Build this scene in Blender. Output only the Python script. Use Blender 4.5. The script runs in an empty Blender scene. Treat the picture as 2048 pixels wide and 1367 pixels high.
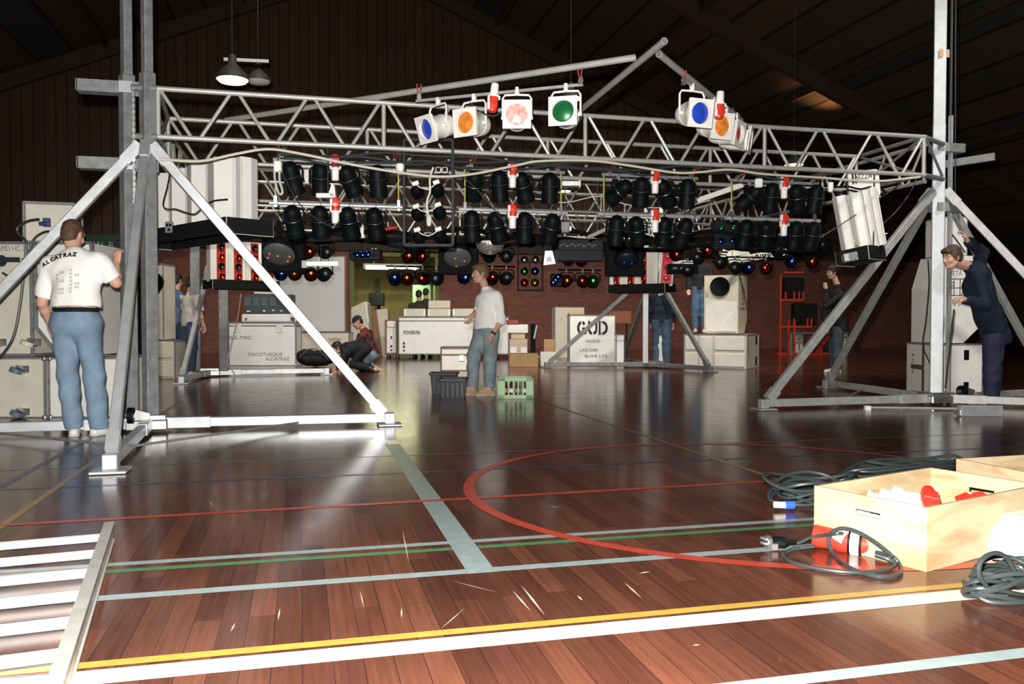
import bpy, bmesh, math, random
import numpy as np
from mathutils import Vector, Matrix, Euler

random.seed(7)
SC = bpy.context.scene
COL = SC.collection
PI = math.pi

# ------------------------------------------------------------------ camera
FPX, CAMH = 1680.0, 0.97
YAW, PITCH = math.radians(14.13), math.radians(1.4)
cam_data = bpy.data.cameras.new('camera')
cam_data.sensor_width = 36.0
cam_data.sensor_fit = 'HORIZONTAL'
cam_data.lens = FPX / 2048 * 36
cam_data.clip_start = 0.02
cam_data.clip_end = 200
cam = bpy.data.objects.new('camera', cam_data)
COL.objects.link(cam)
cam.location = (0, 0, CAMH)
cam.rotation_euler = (PI / 2 - PITCH, 0, -YAW)
SC.camera = cam

# ------------------------------------------------------------------ world, lights, exposure
SC.view_settings.view_transform = 'Standard'
SC.view_settings.look = 'None'
SC.view_settings.gamma = 1.0
SC.view_settings.exposure = 0.0
SC.view_settings.use_curve_mapping = False
world = bpy.data.worlds.new('hall_ambient')
SC.world = world
world.use_nodes = True
world.node_tree.nodes['Background'].inputs['Color'].default_value = (0.30, 0.36, 0.40, 1)
world.node_tree.nodes['Background'].inputs['Strength'].default_value = 0.010

def add_light(name, kind, loc, power, color=(1, 1, 1), size=0.1, rot=None, **kw):
    d = bpy.data.lights.new(name, kind)
    d.energy = power
    d.color = color
    if kind == 'AREA':
        d.shape = 'RECTANGLE'
        d.size = size
        d.size_y = kw.get('size_y', size)
    elif kind in ('POINT', 'SPOT'):
        d.shadow_soft_size = size
    if kind == 'SPOT':
        d.spot_size = kw.get('spot', 1.5)
        d.spot_blend = kw.get('blend', 0.6)
    o = bpy.data.objects.new(name, d)
    COL.objects.link(o)
    o.location = loc
    if rot:
        o.rotation_euler = rot
    return o

# the flash on top of the photographer's camera lights the whole picture
add_light('camera_flash', 'SPOT', (-0.06, 0.05, CAMH + 0.16), 3100, (1.0, 0.97, 0.92), 0.035,
          rot=(PI / 2 + 0.02, 0, -YAW), spot=math.radians(150), blend=0.35)
# added fill spots without fittings throw a soft warm light down on the stage end
for lx, ly, lp in ((0.0, 11.5, 1500), (5.0, 12.0, 1500), (9.5, 11.5, 900), (-3.0, 8.5, 260)):
    add_light('added_fill_light', 'SPOT', (lx, ly, 7.6), lp * 1.4, (1.0, 0.92, 0.80), 0.3, rot=(math.radians(48), 0, -0.1), spot=math.radians(95), blend=0.9)

add_light('added_fill_light', 'SPOT', (6.2, 4.5, 6.5), 1100, (1.0, 0.95, 0.86), 0.3, rot=(math.radians(42), 0, -0.42), spot=math.radians(60), blend=0.9)  # added fill spot without a fitting, brightens the right-hand stack

# ------------------------------------------------------------------ projection helpers
_sy, _cy, _sp, _cp = math.sin(YAW), math.cos(YAW), math.sin(PITCH), math.cos(PITCH)
FW = Vector((_sy * _cp, _cy * _cp, -_sp))
RT = Vector((_cy, -_sy, 0))
UP = RT.cross(FW)
CAM = Vector((0, 0, CAMH))
def ray(x, y): return FW + RT * ((x - 1024) / FPX) + UP * ((683.5 - y) / FPX)
def fl(x, y, z=0.0):
    r = ray(x, y); return CAM + r * ((z - CAMH) / r.z)
def atY(x, y, Y):
    r = ray(x, y); return CAM + r * (Y / r.y)
def atD(x, y, d): return CAM + ray(x, y) * d
def dep(p): return (Vector(p) - CAM).dot(FW)
FACE = -YAW            # rotation that turns local -Y towards the camera

# ------------------------------------------------------------------ materials
MATS = {}
def mat(name, color, rough=0.5, metal=0.0, noise=0.0, nscale=12.0, bump=0.0, bscale=60.0, coat=0.0, emit=None, estr=0.0, color2=None, trans=0.0, spec=None):
    if name in MATS: return MATS[name]
    m = bpy.data.materials.new(name); m.use_nodes = True
    nt = m.node_tree; b = nt.nodes['Principled BSDF']
    b.inputs['Base Color'].default_value = (*color, 1)
    b.inputs['Roughness'].default_value = rough
    b.inputs['Metallic'].default_value = metal
    if spec is not None: b.inputs['Specular IOR Level'].default_value = spec
    if coat: b.inputs['Coat Weight'].default_value = coat
    if trans: b.inputs['Transmission Weight'].default_value = trans
    if emit:
        b.inputs['Emission Color'].default_value = (*emit, 1)
        b.inputs['Emission Strength'].default_value = estr
    tc = nt.nodes.new('ShaderNodeTexCoord')
    if noise > 0 or color2:
        n = nt.nodes.new('ShaderNodeTexNoise')
        n.inputs['Scale'].default_value = nscale; n.inputs['Detail'].default_value = 5
        nt.links.new(tc.outputs['Object'], n.inputs['Vector'])
        r = nt.nodes.new('ShaderNodeValToRGB')
        c2 = color2 or tuple(max(0, c * (1 - noise)) for c in color)
        r.color_ramp.elements[0].position = 0.32; r.color_ramp.elements[0].color = (*c2, 1)
        r.color_ramp.elements[1].position = 0.68; r.color_ramp.elements[1].color = (*color, 1)
        nt.links.new(n.outputs['Fac'], r.inputs['Fac']); nt.links.new(r.outputs['Color'], b.inputs['Base Color'])
    if bump > 0:
        n2 = nt.nodes.new('ShaderNodeTexNoise'); n2.inputs['Scale'].default_value = bscale; n2.inputs['Detail'].default_value = 3
        nt.links.new(tc.outputs['Object'], n2.inputs['Vector'])
        bp = nt.nodes.new('ShaderNodeBump'); bp.inputs['Strength'].default_value = bump; bp.inputs['Distance'].default_value = 0.01
        nt.links.new(n2.outputs['Fac'], bp.inputs['Height']); nt.links.new(bp.outputs['Normal'], b.inputs['Normal'])
    MATS[name] = m
    return m

M_ALU = mat('brushed_aluminium', (0.56, 0.58, 0.60), 0.42, 0.55, noise=0.2, nscale=9, bump=0.05)
M_ALUD = mat('dull_aluminium', (0.25, 0.26, 0.265), 0.6, 0.35, noise=0.35, nscale=14)
M_TRUSS = mat('truss_aluminium', (0.47, 0.48, 0.45), 0.45, 0.35, noise=0.15, nscale=9)
M_ALUB = mat('bright_aluminium', (0.52, 0.56, 0.58), 0.5, 0.25, noise=0.15, nscale=10)
M_ALUM = mat('satin_aluminium', (0.46, 0.47, 0.46), 0.55, 0.35, noise=0.25, nscale=12)
M_STEEL = mat('zinc_steel', (0.55, 0.56, 0.56), 0.35, 0.9, noise=0.2)
M_WHITE = mat('white_paint', (0.80, 0.79, 0.74), 0.45, noise=0.08, nscale=6)
M_CREAM = mat('cream_paint', (0.66, 0.62, 0.51), 0.55, noise=0.12, nscale=5)
M_CASE = mat('white_laminate', (0.86, 0.88, 0.87), 0.40, noise=0.06, nscale=7)
M_BLACK = mat('black_enamel', (0.0030, 0.0050, 0.0055), 0.5, spec=.10)
M_BLACKM = mat('black_matt', (0.006, 0.0075, 0.008), 0.8, spec=.2)
M_RUBBER = mat('black_rubber', (0.022, 0.030, 0.032), 0.45)
M_RED = mat('red_plastic', (0.62, 0.035, 0.02), 0.35)
M_REDP = mat('red_paint', (0.50, 0.035, 0.015), 0.45)
M_WPLAS = mat('white_plastic', (0.82, 0.80, 0.78), 0.4)
M_BLUEP = mat('blue_plastic', (0.03, 0.10, 0.55), 0.35)
M_CABLE = mat('cream_cable', (0.55, 0.52, 0.40), 0.5)
M_GCABLE = mat('grey_rubber_cable', (0.030, 0.038, 0.038), 0.42, spec=.35)
M_ROPE = mat('red_cord', (0.30, 0.04, 0.03), 0.8)
M_STRAP = mat('yellow_strap', (0.45, 0.45, 0.08), 0.8)
M_CARD = mat('brown_cardboard', (0.42, 0.27, 0.14), 0.85, noise=0.15)
M_TEXT = mat('black_stencil_paint', (0.015, 0.014, 0.013), 0.7)
M_TEXTG = mat('faded_grey_paint', (0.20, 0.215, 0.21), 0.7)
M_TEXTB = mat('brown_stencil_paint', (0.16, 0.07, 0.045), 0.7)
M_PAPER = mat('white_paper', (0.85, 0.85, 0.85), 0.7)
M_TAPE = mat('tan_tape', (0.60, 0.34, 0.17), 0.6)
M_SOLE = mat('sole_rubber', (0.5, 0.5, 0.46), 0.7)

# ------------------------------------------------------------------ mesh builder
class MB:
    def __init__(s):
        s.v = []; s.f = []; s.sm = []
    def add(s, vs, fs, smooth=False):
        o = len(s.v)
        s.v += [Vector(p) for p in vs]
        for q in fs:
            s.f.append([i + o for i in q]); s.sm.append(smooth)
        return s
    def box(s, c, size, rot=None, bev=0.0):
        hx, hy, hz = size[0] / 2, size[1] / 2, size[2] / 2
        c = Vector(c)
        if bev > 0:
            b = min(bev, hx * .9, hy * .9, hz * .9)
            vs = []
            idx = {}
            for sx in (-1, 1):
                for sy in (-1, 1):
                    for sz in (-1, 1):
                        for k in range(3):
                            p = [sx * (hx - b), sy * (hy - b), sz * (hz - b)]
                            p[k] = (sx * hx, sy * hy, sz * hz)[k]
                            idx[(sx, sy, sz, k)] = len(vs); vs.append(Vector(p))
            fs = []
            sg = (-1, 1)
            for k, (a, b2) in enumerate(((1, 2), (0, 2), (0, 1))):
                for q in sg:
                    key = []
                    for (u, w) in ((-1, -1), (1, -1), (1, 1), (-1, 1)):
                        t = [0, 0, 0]; t[k] = q; t[a] = u; t[b2] = w
                        key.append(idx[(*t, k)])
                    fs.append(key)
            for k, (a, b2) in enumerate(((1, 2), (0, 2), (0, 1))):   # edges running along axis k join faces a and b2
                for u in sg:
                    for w in sg:
                        t0 = [0, 0, 0]; t1 = [0, 0, 0]
                        t0[k] = -1; t1[k] = 1
                        t0[a] = t1[a] = u; t0[b2] = t1[b2] = w
                        fs.append([idx[(*t0, a)], idx[(*t1, a)], idx[(*t1, b2)], idx[(*t0, b2)]])
            for sx in sg:
                for sy in sg:
                    for sz in sg:
                        fs.append([idx[(sx, sy, sz, 0)], idx[(sx, sy, sz, 1)], idx[(sx, sy, sz, 2)]])
        else:
            vs = [Vector((sx * hx, sy * hy, sz * hz)) for sx in (-1, 1) for sy in (-1, 1) for sz in (-1, 1)]
            fs = [(0, 1, 3, 2), (4, 6, 7, 5), (0, 4, 5, 1), (2, 3, 7, 6), (0, 2, 6, 4), (1, 5, 7, 3)]
        if rot is not None:
            R = rot if isinstance(rot, Matrix) else Euler(rot).to_matrix()
            vs = [R @ v for v in vs]
        return s.add([c + v for v in vs], fs)
    def bar(s, a, b, w, h=None, up=(0, 0, 1), bev=0.0):
        """a rectangular bar from a to b, w across and h along 'up'"""
        a, b = Vector(a), Vector(b); h = h or w
        y = (b - a); L = y.length; y.normalize()
        x = y.cross(Vector(up))
        if x.length < 1e-4: x = y.cross(Vector((1, 0, 0)))
        x.normalize(); z = x.cross(y)
        R = Matrix((x, y, z)).transposed()
        return s.box((a + b) / 2, (w, L, h), R, bev)
    def tube(s, a, b, r, n=10, r2=None, caps=True):
        a, b = Vector(a), Vector(b); r2 = r if r2 is None else r2
        y = (b - a).normalized()
        x = y.cross(Vector((0, 0, 1)))
        if x.length < 1e-4: x = Vector((1, 0, 0))
        x.normalize(); z = x.cross(y)
        vs = []
        for (p, rr) in ((a, r), (b, r2)):
            for i in range(n):
                t = 2 * PI * i / n
                vs.append(p + x * (rr * math.cos(t)) + z * (rr * math.sin(t)))
        fs = [(i, (i + 1) % n, n + (i + 1) % n, n + i) for i in range(n)]
        s.add(vs, fs, True)
        if caps:
            s.add(vs[:n], [list(range(n))[::-1]]); s.add(vs[n:], [list(range(n))])
        return s
    def path(s, pts, r, n=8, closed=False, caps=True):
        pts = [Vector(p) for p in pts]; m = len(pts)
        rings = []; prev = None
        for i, p in enumerate(pts):
            if closed: t = pts[(i + 1) % m] - pts[i - 1]
            else: t = pts[min(i + 1, m - 1)] - pts[max(i - 1, 0)]
            if t.length < 1e-9: t = Vector((0, 0, 1))
            t.normalize()
            if prev is None:
                x = t.cross(Vector((0, 0, 1)))
                if x.length < 1e-3: x = t.cross(Vector((1, 0, 0)))
            else:
                x = prev - t * prev.dot(t)
                if x.length < 1e-5: x = t.cross(Vector((0, 0, 1)))
            x.normalize(); prev = x; z = t.cross(x)
            rings.append([p + x * (r * math.cos(2 * PI * k / n)) + z * (r * math.sin(2 * PI * k / n)) for k in range(n)])
        vs = [v for q in rings for v in q]
        fs = []
        for i in range(m if closed else m - 1):
            j = (i + 1) % m
            for k in range(n):
                fs.append((i * n + k, i * n + (k + 1) % n, j * n + (k + 1) % n, j * n + k))
        s.add(vs, fs, True)
        if caps and not closed:
            s.add(rings[0], [list(range(n))]); s.add(rings[-1], [list(range(n))[::-1]])
        return s
    def lathe(s, prof, n=20, org=(0, 0, 0), axis=(0, 0, 1), smooth=True):
        """prof: (radius, height) pairs along axis"""
        y = Vector(axis).normalized(); x = y.orthogonal().normalized(); z = x.cross(y); o = Vector(org)
        vs = []
        for (r, h) in prof:
            for i in range(n):
                t = 2 * PI * i / n
                vs.append(o + y * h + x * (r * math.cos(t)) + z * (r * math.sin(t)))
        fs = []
        for j in range(len(prof) - 1):
            for i in range(n):
                fs.append((j * n + i, j * n + (i + 1) % n, (j + 1) * n + (i + 1) % n, (j + 1) * n + i))
        return s.add(vs, fs, smooth)
    def prism(s, poly, a, b, plane='xz'):
        """extrude a polygon given in a plane from a to b along the third axis"""
        n = len(poly)
        def P(u, w, t):
            return {'xz': (u, t, w), 'xy': (u, w, t), 'yz': (t, u, w)}[plane]
        vs = [P(u, w, a) for u, w in poly] + [P(u, w, b) for u, w in poly]
        fs = [list(range(n)), list(range(2 * n - 1, n - 1, -1))] + [(i, n + i, n + (i + 1) % n, (i + 1) % n) for i in range(n)]
        return s.add(vs, fs)
    def sphere(s, c, r, n=12, m=8):
        rr = r if hasattr(r, '__len__') else (r, r, r)
        vs = []; fs = []; c = Vector(c)
        for j in range(m + 1):
            ph = PI * j / m
            for i in range(n):
                t = 2 * PI * i / n
                vs.append(c + Vector((rr[0] * math.sin(ph) * math.cos(t), rr[1] * math.sin(ph) * math.sin(t), rr[2] * math.cos(ph))))
        for j in range(m):
            for i in range(n):
                fs.append((j * n + i, (j + 1) * n + i, (j + 1) * n + (i + 1) % n, j * n + (i + 1) % n))
        return s.add(vs, fs, True)

def root_offset(o):
    p = Vector((0, 0, 0))
    while o is not None:
        p = p + o.location; o = o.parent
    return p

def obj(name, mb, material, parent=None, world=False, loc=None, rot=None):
    """link a builder's mesh as one object; world=True means its points are world points of an unrotated thing"""
    me = bpy.data.meshes.new(name)
    off = root_offset(parent) if (world and parent is not None) else Vector((0, 0, 0))
    me.from_pydata([tuple(v - off) for v in mb.v], [], mb.f)
    me.polygons.foreach_set('use_smooth', mb.sm)
    bm = bmesh.new(); bm.from_mesh(me)
    bmesh.ops.remove_doubles(bm, verts=bm.verts, dist=1e-6)
    bmesh.ops.recalc_face_normals(bm, faces=bm.faces)
    bm.to_mesh(me); bm.free()
    if any(mb.sm): me.set_sharp_from_angle(angle=math.radians(40))
    me.materials.append(material)
    o = bpy.data.objects.new(name, me)
    COL.objects.link(o)
    if parent is not None: o.parent = parent
    if loc is not None: o.location = loc
    if rot is not None: o.rotation_euler = rot
    return o

def tag(o, label=None, cat=None, group=None, kind=None):
    if label: o['label'] = label
    if cat: o['category'] = cat
    if group: o['group'] = group
    if kind: o['kind'] = kind
    return o

def thing(name, label, cat, loc=(0, 0, 0), rz=0.0, group=None, rot=None):
    o = bpy.data.objects.new(name, None)
    COL.objects.link(o)
    o.empty_display_size = 0.1
    o.location = loc
    o.rotation_euler = rot if rot else (0, 0, rz)
    return tag(o, label, cat, group)

def dup(o, parent=None, loc=None, rot=None, label=None, group=None):
    c = o.copy(); COL.objects.link(c)
    if parent is not None: c.parent = parent
    if loc is not None: c.location = loc
    if rot is not None: c.rotation_euler = rot
    if label: c['label'] = label
    if group: c['group'] = group
    for ch in list(o.children):
        dup(ch, c)
    return c

def struct(name, mb, m, parent=None):
    o = obj(name, mb, m, parent)
    o['kind'] = 'structure'
    return o

def lettering(name, text, size, m, parent, loc, rot=(PI / 2, 0, 0), width=None, depth=0.0015, italic=0.0, bold=0.0, label=None):
    """flat painted letters as one mesh"""
    cu = bpy.data.curves.new('letters', 'FONT')
    cu.body = text; cu.size = size; cu.extrude = depth; cu.align_x = 'LEFT'; cu.shear = italic; cu.offset = bold
    t = bpy.data.objects.new('letters', cu); COL.objects.link(t)
    bpy.context.view_layer.update()
    dg = bpy.context.evaluated_depsgraph_get()
    me = bpy.data.meshes.new_from_object(t.evaluated_get(dg))
    bpy.data.objects.remove(t); bpy.data.curves.remove(cu)
    if width and len(me.vertices):
        xs = [v.co.x for v in me.vertices]
        k = width / max(1e-6, max(xs) - min(xs))
        for v in me.vertices: v.co.x *= k
    me.materials.clear(); me.materials.append(m)
    o = bpy.data.objects.new(name, me); COL.objects.link(o)
    o.parent = parent; o.location = loc; o.rotation_euler = rot
    if label: o['label'] = label
    return o

ORD = 'first second third fourth fifth sixth seventh eighth ninth tenth eleventh twelfth thirteenth fourteenth fifteenth sixteenth'.split()
def catenary(a, b, sag, n=14):
    a, b = Vector(a), Vector(b)
    return [a.lerp(b, i / n) - Vector((0, 0, sag * 4 * (i / n) * (1 - i / n))) for i in range(n + 1)]
def smooth_path(pts, n=6):
    """Catmull-Rom through points"""
    P = [Vector(p) for p in pts]; P = [P[0] * 2 - P[1]] + P + [P[-1] * 2 - P[-2]]
    out = []
    for i in range(1, len(P) - 2):
        for k in range(n):
            t = k / n; a, b, c, d = P[i - 1], P[i], P[i + 1], P[i + 2]
            out.append(0.5 * ((2 * b) + (c - a) * t + (2 * a - 5 * b + 4 * c - d) * t * t + (3 * b - a - 3 * c + d) * t ** 3))
    out.append(P[-2])
    return out
# ================================================================== THE HALL
def parquet():
    m = bpy.data.materials.new('dark_parquet'); m.use_nodes = True
    nt = m.node_tree; b = nt.nodes['Principled BSDF']; L = nt.links.new
    tc = nt.nodes.new('ShaderNodeTexCoord')
    mp = nt.nodes.new('ShaderNodeMapping'); mp.inputs['Rotation'].default_value = (0, 0, PI / 2)
    L(tc.outputs['Object'], mp.inputs['Vector'])
    br = nt.nodes.new('ShaderNodeTexBrick')
    br.inputs['Scale'].default_value = 1.0
    br.inputs['Brick Width'].default_value = 0.85; br.inputs['Row Height'].default_value = 0.085
    br.inputs['Mortar Size'].default_value = 0.0012; br.inputs['Bias'].default_value = -0.1
    br.inputs['Color1'].default_value = (0.125, 0.044, 0.025, 1)
    br.inputs['Color2'].default_value = (0.060, 0.020, 0.013, 1)
    br.inputs['Mortar'].default_value = (0.022, 0.010, 0.008, 1)
    br.offset = 0.37; br.offset_frequency = 2
    L(mp.outputs['Vector'], br.inputs['Vector'])
    mg = nt.nodes.new('ShaderNodeMapping'); mg.inputs['Scale'].default_value = (60, 2.2, 1)
    L(tc.outputs['Object'], mg.inputs['Vector'])
    n1 = nt.nodes.new('ShaderNodeTexNoise'); n1.inputs['Scale'].default_value = 1.0; n1.inputs['Detail'].default_value = 6
    L(mg.outputs['Vector'], n1.inputs['Vector'])
    mx = nt.nodes.new('ShaderNodeMixRGB'); mx.blend_type = 'OVERLAY'; mx.inputs['Fac'].default_value = 0.55
    L(br.outputs['Color'], mx.inputs['Color1']); L(n1.outputs['Fac'], mx.inputs['Color2'])
    n3 = nt.nodes.new('ShaderNodeTexNoise'); n3.inputs['Scale'].default_value = 1.6; n3.inputs['Detail'].default_value = 8
    L(tc.outputs['Object'], n3.inputs['Vector'])
    r3 = nt.nodes.new('ShaderNodeValToRGB')
    r3.color_ramp.elements[0].position = 0.25; r3.color_ramp.elements[0].color = (0.72, 0.70, 0.70, 1)
    r3.color_ramp.elements[1].position = 0.75; r3.color_ramp.elements[1].color = (1.15, 1.12, 1.1, 1)
    L(n3.outputs['Fac'], r3.inputs['Fac'])
    m2 = nt.nodes.new('ShaderNodeMixRGB'); m2.blend_type = 'MULTIPLY'; m2.inputs['Fac'].default_value = 1
    L(mx.outputs['Color'], m2.inputs['Color1']); L(r3.outputs['Color'], m2.inputs['Color2'])
    # fine pale scuffs in the varnish
    ms = nt.nodes.new('ShaderNodeMapping'); ms.inputs['Scale'].default_value = (26, 3.0, 1); ms.inputs['Rotation'].default_value = (0, 0, 0.5)
    L(tc.outputs['Object'], ms.inputs['Vector'])
    n4 = nt.nodes.new('ShaderNodeTexNoise'); n4.inputs['Scale'].default_value = 1.7; n4.inputs['Detail'].default_value = 9; n4.inputs['Roughness'].default_value = 0.7
    L(ms.outputs['Vector'], n4.inputs['Vector'])
    r4 = nt.nodes.new('ShaderNodeValToRGB')
    r4.color_ramp.elements[0].position = 0.66; r4.color_ramp.elements[0].color = (0, 0, 0, 1)
    r4.color_ramp.elements[1].position = 0.76; r4.color_ramp.elements[1].color = (0.45, 0.45, 0.45, 1)
    L(n4.outputs['Fac'], r4.inputs['Fac'])
    m3 = nt.nodes.new('ShaderNodeMixRGB'); m3.inputs['Color2'].default_value = (0.36, 0.24, 0.17, 1)
    L(r4.outputs['Color'], m3.inputs['Fac']); L(m2.outputs['Color'], m3.inputs['Color1'])
    L(m3.outputs['Color'], b.inputs['Base Color'])
    n2 = nt.nodes.new('ShaderNodeTexNoise'); n2.inputs['Scale'].default_value = 4; n2.inputs['Detail'].default_value = 7
    L(tc.outputs['Object'], n2.inputs['Vector'])
    mr = nt.nodes.new('ShaderNodeMapRange'); mr.inputs['To Min'].default_value = 0.12; mr.inputs['To Max'].default_value = 0.22
    L(n2.outputs['Fac'], mr.inputs['Value']); L(mr.outputs['Result'], b.inputs['Roughness'])
    b.inputs['Specular IOR Level'].default_value = 0.5
    bp = nt.nodes.new('ShaderNodeBump'); bp.inputs['Strength'].default_value = 0.02; bp.inputs['Distance'].default_value = 0.002
    L(n1.outputs['Fac'], bp.inputs['Height']); L(bp.outputs['Normal'], b.inputs['Normal'])
    return m

XL, XR, YB, YF = -9.0, 26.0, 27.2, -3.0
floor = struct('floor', MB().box(((XL + XR) / 2, (YB + YF) / 2, -0.05), (XR - XL, YB - YF, 0.1)), parquet())

def paint(name, c): return mat(name, c, 0.3, noise=0.18, nscale=18)
P_WHITE = paint('white_court_paint', (0.74, 0.64, 0.56)); P_YEL = paint('yellow_court_paint', (0.44, 0.265, 0.045))
P_BLUE = paint('light_blue_court_paint', (0.26, 0.33, 0.33)); P_GRN = paint('green_court_paint', (0.06, 0.20, 0.08))
P_RED = paint('red_court_paint', (0.46, 0.055, 0.03)); P_DBL = paint('dark_blue_court_paint', (0.035, 0.055, 0.13))
P_DYEL = paint('worn_yellow_court_paint', (0.30, 0.20, 0.08)); P_TEAL = paint('worn_teal_court_paint', (0.14, 0.17, 0.15))
def line(a, b, w, m, z):
    a, b = Vector((a[0], a[1], z)), Vector((b[0], b[1], z))
    n = (b - a).cross(Vector((0, 0, 1))).normalized() * (w / 2)
    o = obj('court_line', MB().add([a - n, b - n, b + n, a + n], [(0, 1, 2, 3)]), m, floor, world=True)
    return o
z0 = 0.0008
line((-8, 2.475), (14, 2.485), 0.10, P_WHITE, z0); line((-8, 2.57), (14, 2.575), 0.045, P_YEL, z0)
line((-8, 1.98), (14, 2.02), 0.06, P_BLUE, z0)
line((-8, 3.20), (14, 3.16), 0.060, P_BLUE, z0); line((-8, 3.62), (14, 3.62), 0.05, P_BLUE, z0)
line((-8, 3.53), (14, 3.50), 0.045, P_GRN, z0 + .0002)
line((0.675, 3.15), (0.70, 6.65), 0.11, P_BLUE, z0 + .0004)
line((-8, 4.30), (14, 4.80), 0.05, P_RED, z0 + .0006)
line((-8, 5.45), (14, 5.25), 0.05, P_DBL, z0); line((-8, 6.15), (8, 6.0), 0.03, P_TEAL, z0)
line((-1.71, 5.46), (-1.69, 9.5), 0.05, P_DBL, z0 + .0002)
line((-1.38, 4.36), (-1.43, 11), 0.04, P_DYEL, z0 + .0003); line((2.84, 4.36), (2.82, 11), 0.04, P_DYEL, z0 + .0003)
ring = MB(); N = 120; cx, cyy, r0 = 2.60, 4.46, 1.686
vs = []
for i in range(N):
    t = 2 * PI * i / N
    for r in (r0 - 0.033, r0 + 0.033): vs.append((cx + r * math.cos(t), cyy + r * math.sin(t), z0 + .0009))
obj('court_line', ring.add(vs, [(2 * i, 2 * i + 1, (2 * i + 3) % (2 * N), (2 * i + 2) % (2 * N)) for i in range(N)]), P_RED, floor, world=True)
# scratches gouged in the varnish
sc = MB()
for (x0, y0, x1, y1, w) in ((1043, 1170, 1090, 1230, 5), (1025, 1180, 1062, 1222, 4), (1248, 1163, 1284, 1196, 4), (1155, 1190, 1165, 1200, 5),
                            (803, 1215, 803, 1235, 3), (560, 1215, 556, 1240, 3), (805, 1060, 818, 1125, 3), (1278, 1146, 1300, 1142, 7), (1100, 1012, 1118, 1014, 6),
                            (420, 1000, 424, 1012, 3), (1385, 1290, 1400, 1288, 5), (720, 1180, 728, 1215, 2), (470, 1245, 462, 1262, 3), (900, 1160, 1000, 1185, 2), (880, 1258, 930, 1215, 2)):
    a, b2 = fl(x0, y0, .002), fl(x1, y1, .002)
    n = (b2 - a).cross(Vector((0, 0, 1))).normalized() * (w * 0.0009)
    sc.add([a, (a + b2) / 2 - n, b2, (a + b2) / 2 + n], [(0, 1, 2, 3)])
obj('floor_scratch', sc, mat('bare_scratched_wood', (0.5, 0.40, 0.30), 0.7), floor, world=True)

def brickmat():
    m = bpy.data.materials.new('red_brick'); m.use_nodes = True
    nt = m.node_tree; b = nt.nodes['Principled BSDF']; L = nt.links.new
    tc = nt.nodes.new('ShaderNodeTexCoord'); mp = nt.nodes.new('ShaderNodeMapping'); mp.inputs['Rotation'].default_value = (-PI / 2, 0, 0)
    L(tc.outputs['Object'], mp.inputs['Vector'])
    br = nt.nodes.new('ShaderNodeTexBrick'); br.inputs['Scale'].default_value = 1
    br.inputs['Brick Width'].default_value = 0.25; br.inputs['Row Height'].default_value = 0.075; br.inputs['Mortar Size'].default_value = 0.009
    br.inputs['Color1'].default_value = (0.27, 0.085, 0.058, 1); br.inputs['Color2'].default_value = (0.19, 0.060, 0.044, 1); br.inputs['Mortar'].default_value = (0.20, 0.12, 0.09, 1)
    L(mp.outputs['Vector'], br.inputs['Vector']); L(br.outputs['Color'], b.inputs['Base Color']); b.inputs['Roughness'].default_value = 0.85
    return m
M_BRICK = brickmat()
def boards(name, c1, c2, axis, width):
    m = bpy.data.materials.new(name); m.use_nodes = True
    nt = m.node_tree; b = nt.nodes['Principled BSDF']; L = nt.links.new
    tc = nt.nodes.new('ShaderNodeTexCoord'); sp = nt.nodes.new('ShaderNodeSeparateXYZ'); L(tc.outputs['Object'], sp.inputs[0])
    d = nt.nodes.new('ShaderNodeMath'); d.operation = 'DIVIDE'; d.inputs[1].default_value = width; L(sp.outputs[axis], d.inputs[0])
    f = nt.nodes.new('ShaderNodeMath'); f.operation = 'FLOOR'; L(d.outputs[0], f.inputs[0])
    fr = nt.nodes.new('ShaderNodeMath'); fr.operation = 'FRACT'; L(d.outputs[0], fr.inputs[0])
    wn = nt.nodes.new('ShaderNodeTexWhiteNoise'); wn.noise_dimensions = '1D'; L(f.outputs[0], wn.inputs['W'])
    mx = nt.nodes.new('ShaderNodeMixRGB'); mx.inputs['Color1'].default_value = (*c1, 1); mx.inputs['Color2'].default_value = (*c2, 1); L(wn.outputs['Value'], mx.inputs['Fac'])
    lt = nt.nodes.new('ShaderNodeMath'); lt.operation = 'LESS_THAN'; lt.inputs[1].default_value = 0.10; L(fr.outputs[0], lt.inputs[0])
    m2 = nt.nodes.new('ShaderNodeMixRGB'); m2.inputs['Color2'].default_value = (0.012, 0.007, 0.005, 1); L(lt.outputs[0], m2.inputs['Fac']); L(mx.outputs[0], m2.inputs['Color1'])
    L(m2.outputs[0], b.inputs['Base Color']); b.inputs['Roughness'].default_value = 0.75
    return m
M_BOARD = boards('dark_wall_boards', (0.095, 0.042, 0.026), (0.075, 0.033, 0.021), 'X', 0.30)
M_CEIL = boards('dark_ceiling_boards', (0.080, 0.048, 0.032), (0.032, 0.038, 0.035), 'X', 0.9)
RX, RZ, SL = 2.3, 12.3, 0.42                     # the ridge and the slope of the roof
def zr(x): return RZ - SL * abs(x - RX)
# brick below, boards above, with a doorway cut out of the brick
BRK = 3.35
d0, d1 = atY(706, 690, YB).x, atY(872, 690, YB).x
dtop = min(atY(760, 512, YB).z, 3.2)
wall = MB()
wall.box(((XL + d0) / 2, YB + .15, BRK / 2), (d0 - XL, .3, BRK)); wall.box(((d1 + XR) / 2, YB + .15, BRK / 2), (XR - d1, .3, BRK))
wall.box(((d0 + d1) / 2, YB + .15, (BRK + dtop) / 2), (d1 - d0, .3, BRK - dtop))
struct('wall_back', wall, M_BRICK)
gb = MB(); gb.prism([(XL, BRK), (XR, BRK), (XR, max(BRK + .1, zr(XR))), (RX, RZ), (XL, zr(XL))], YB - .04, YB + .26)
struct('wall_back_gable', gb, M_BOARD)
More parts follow.
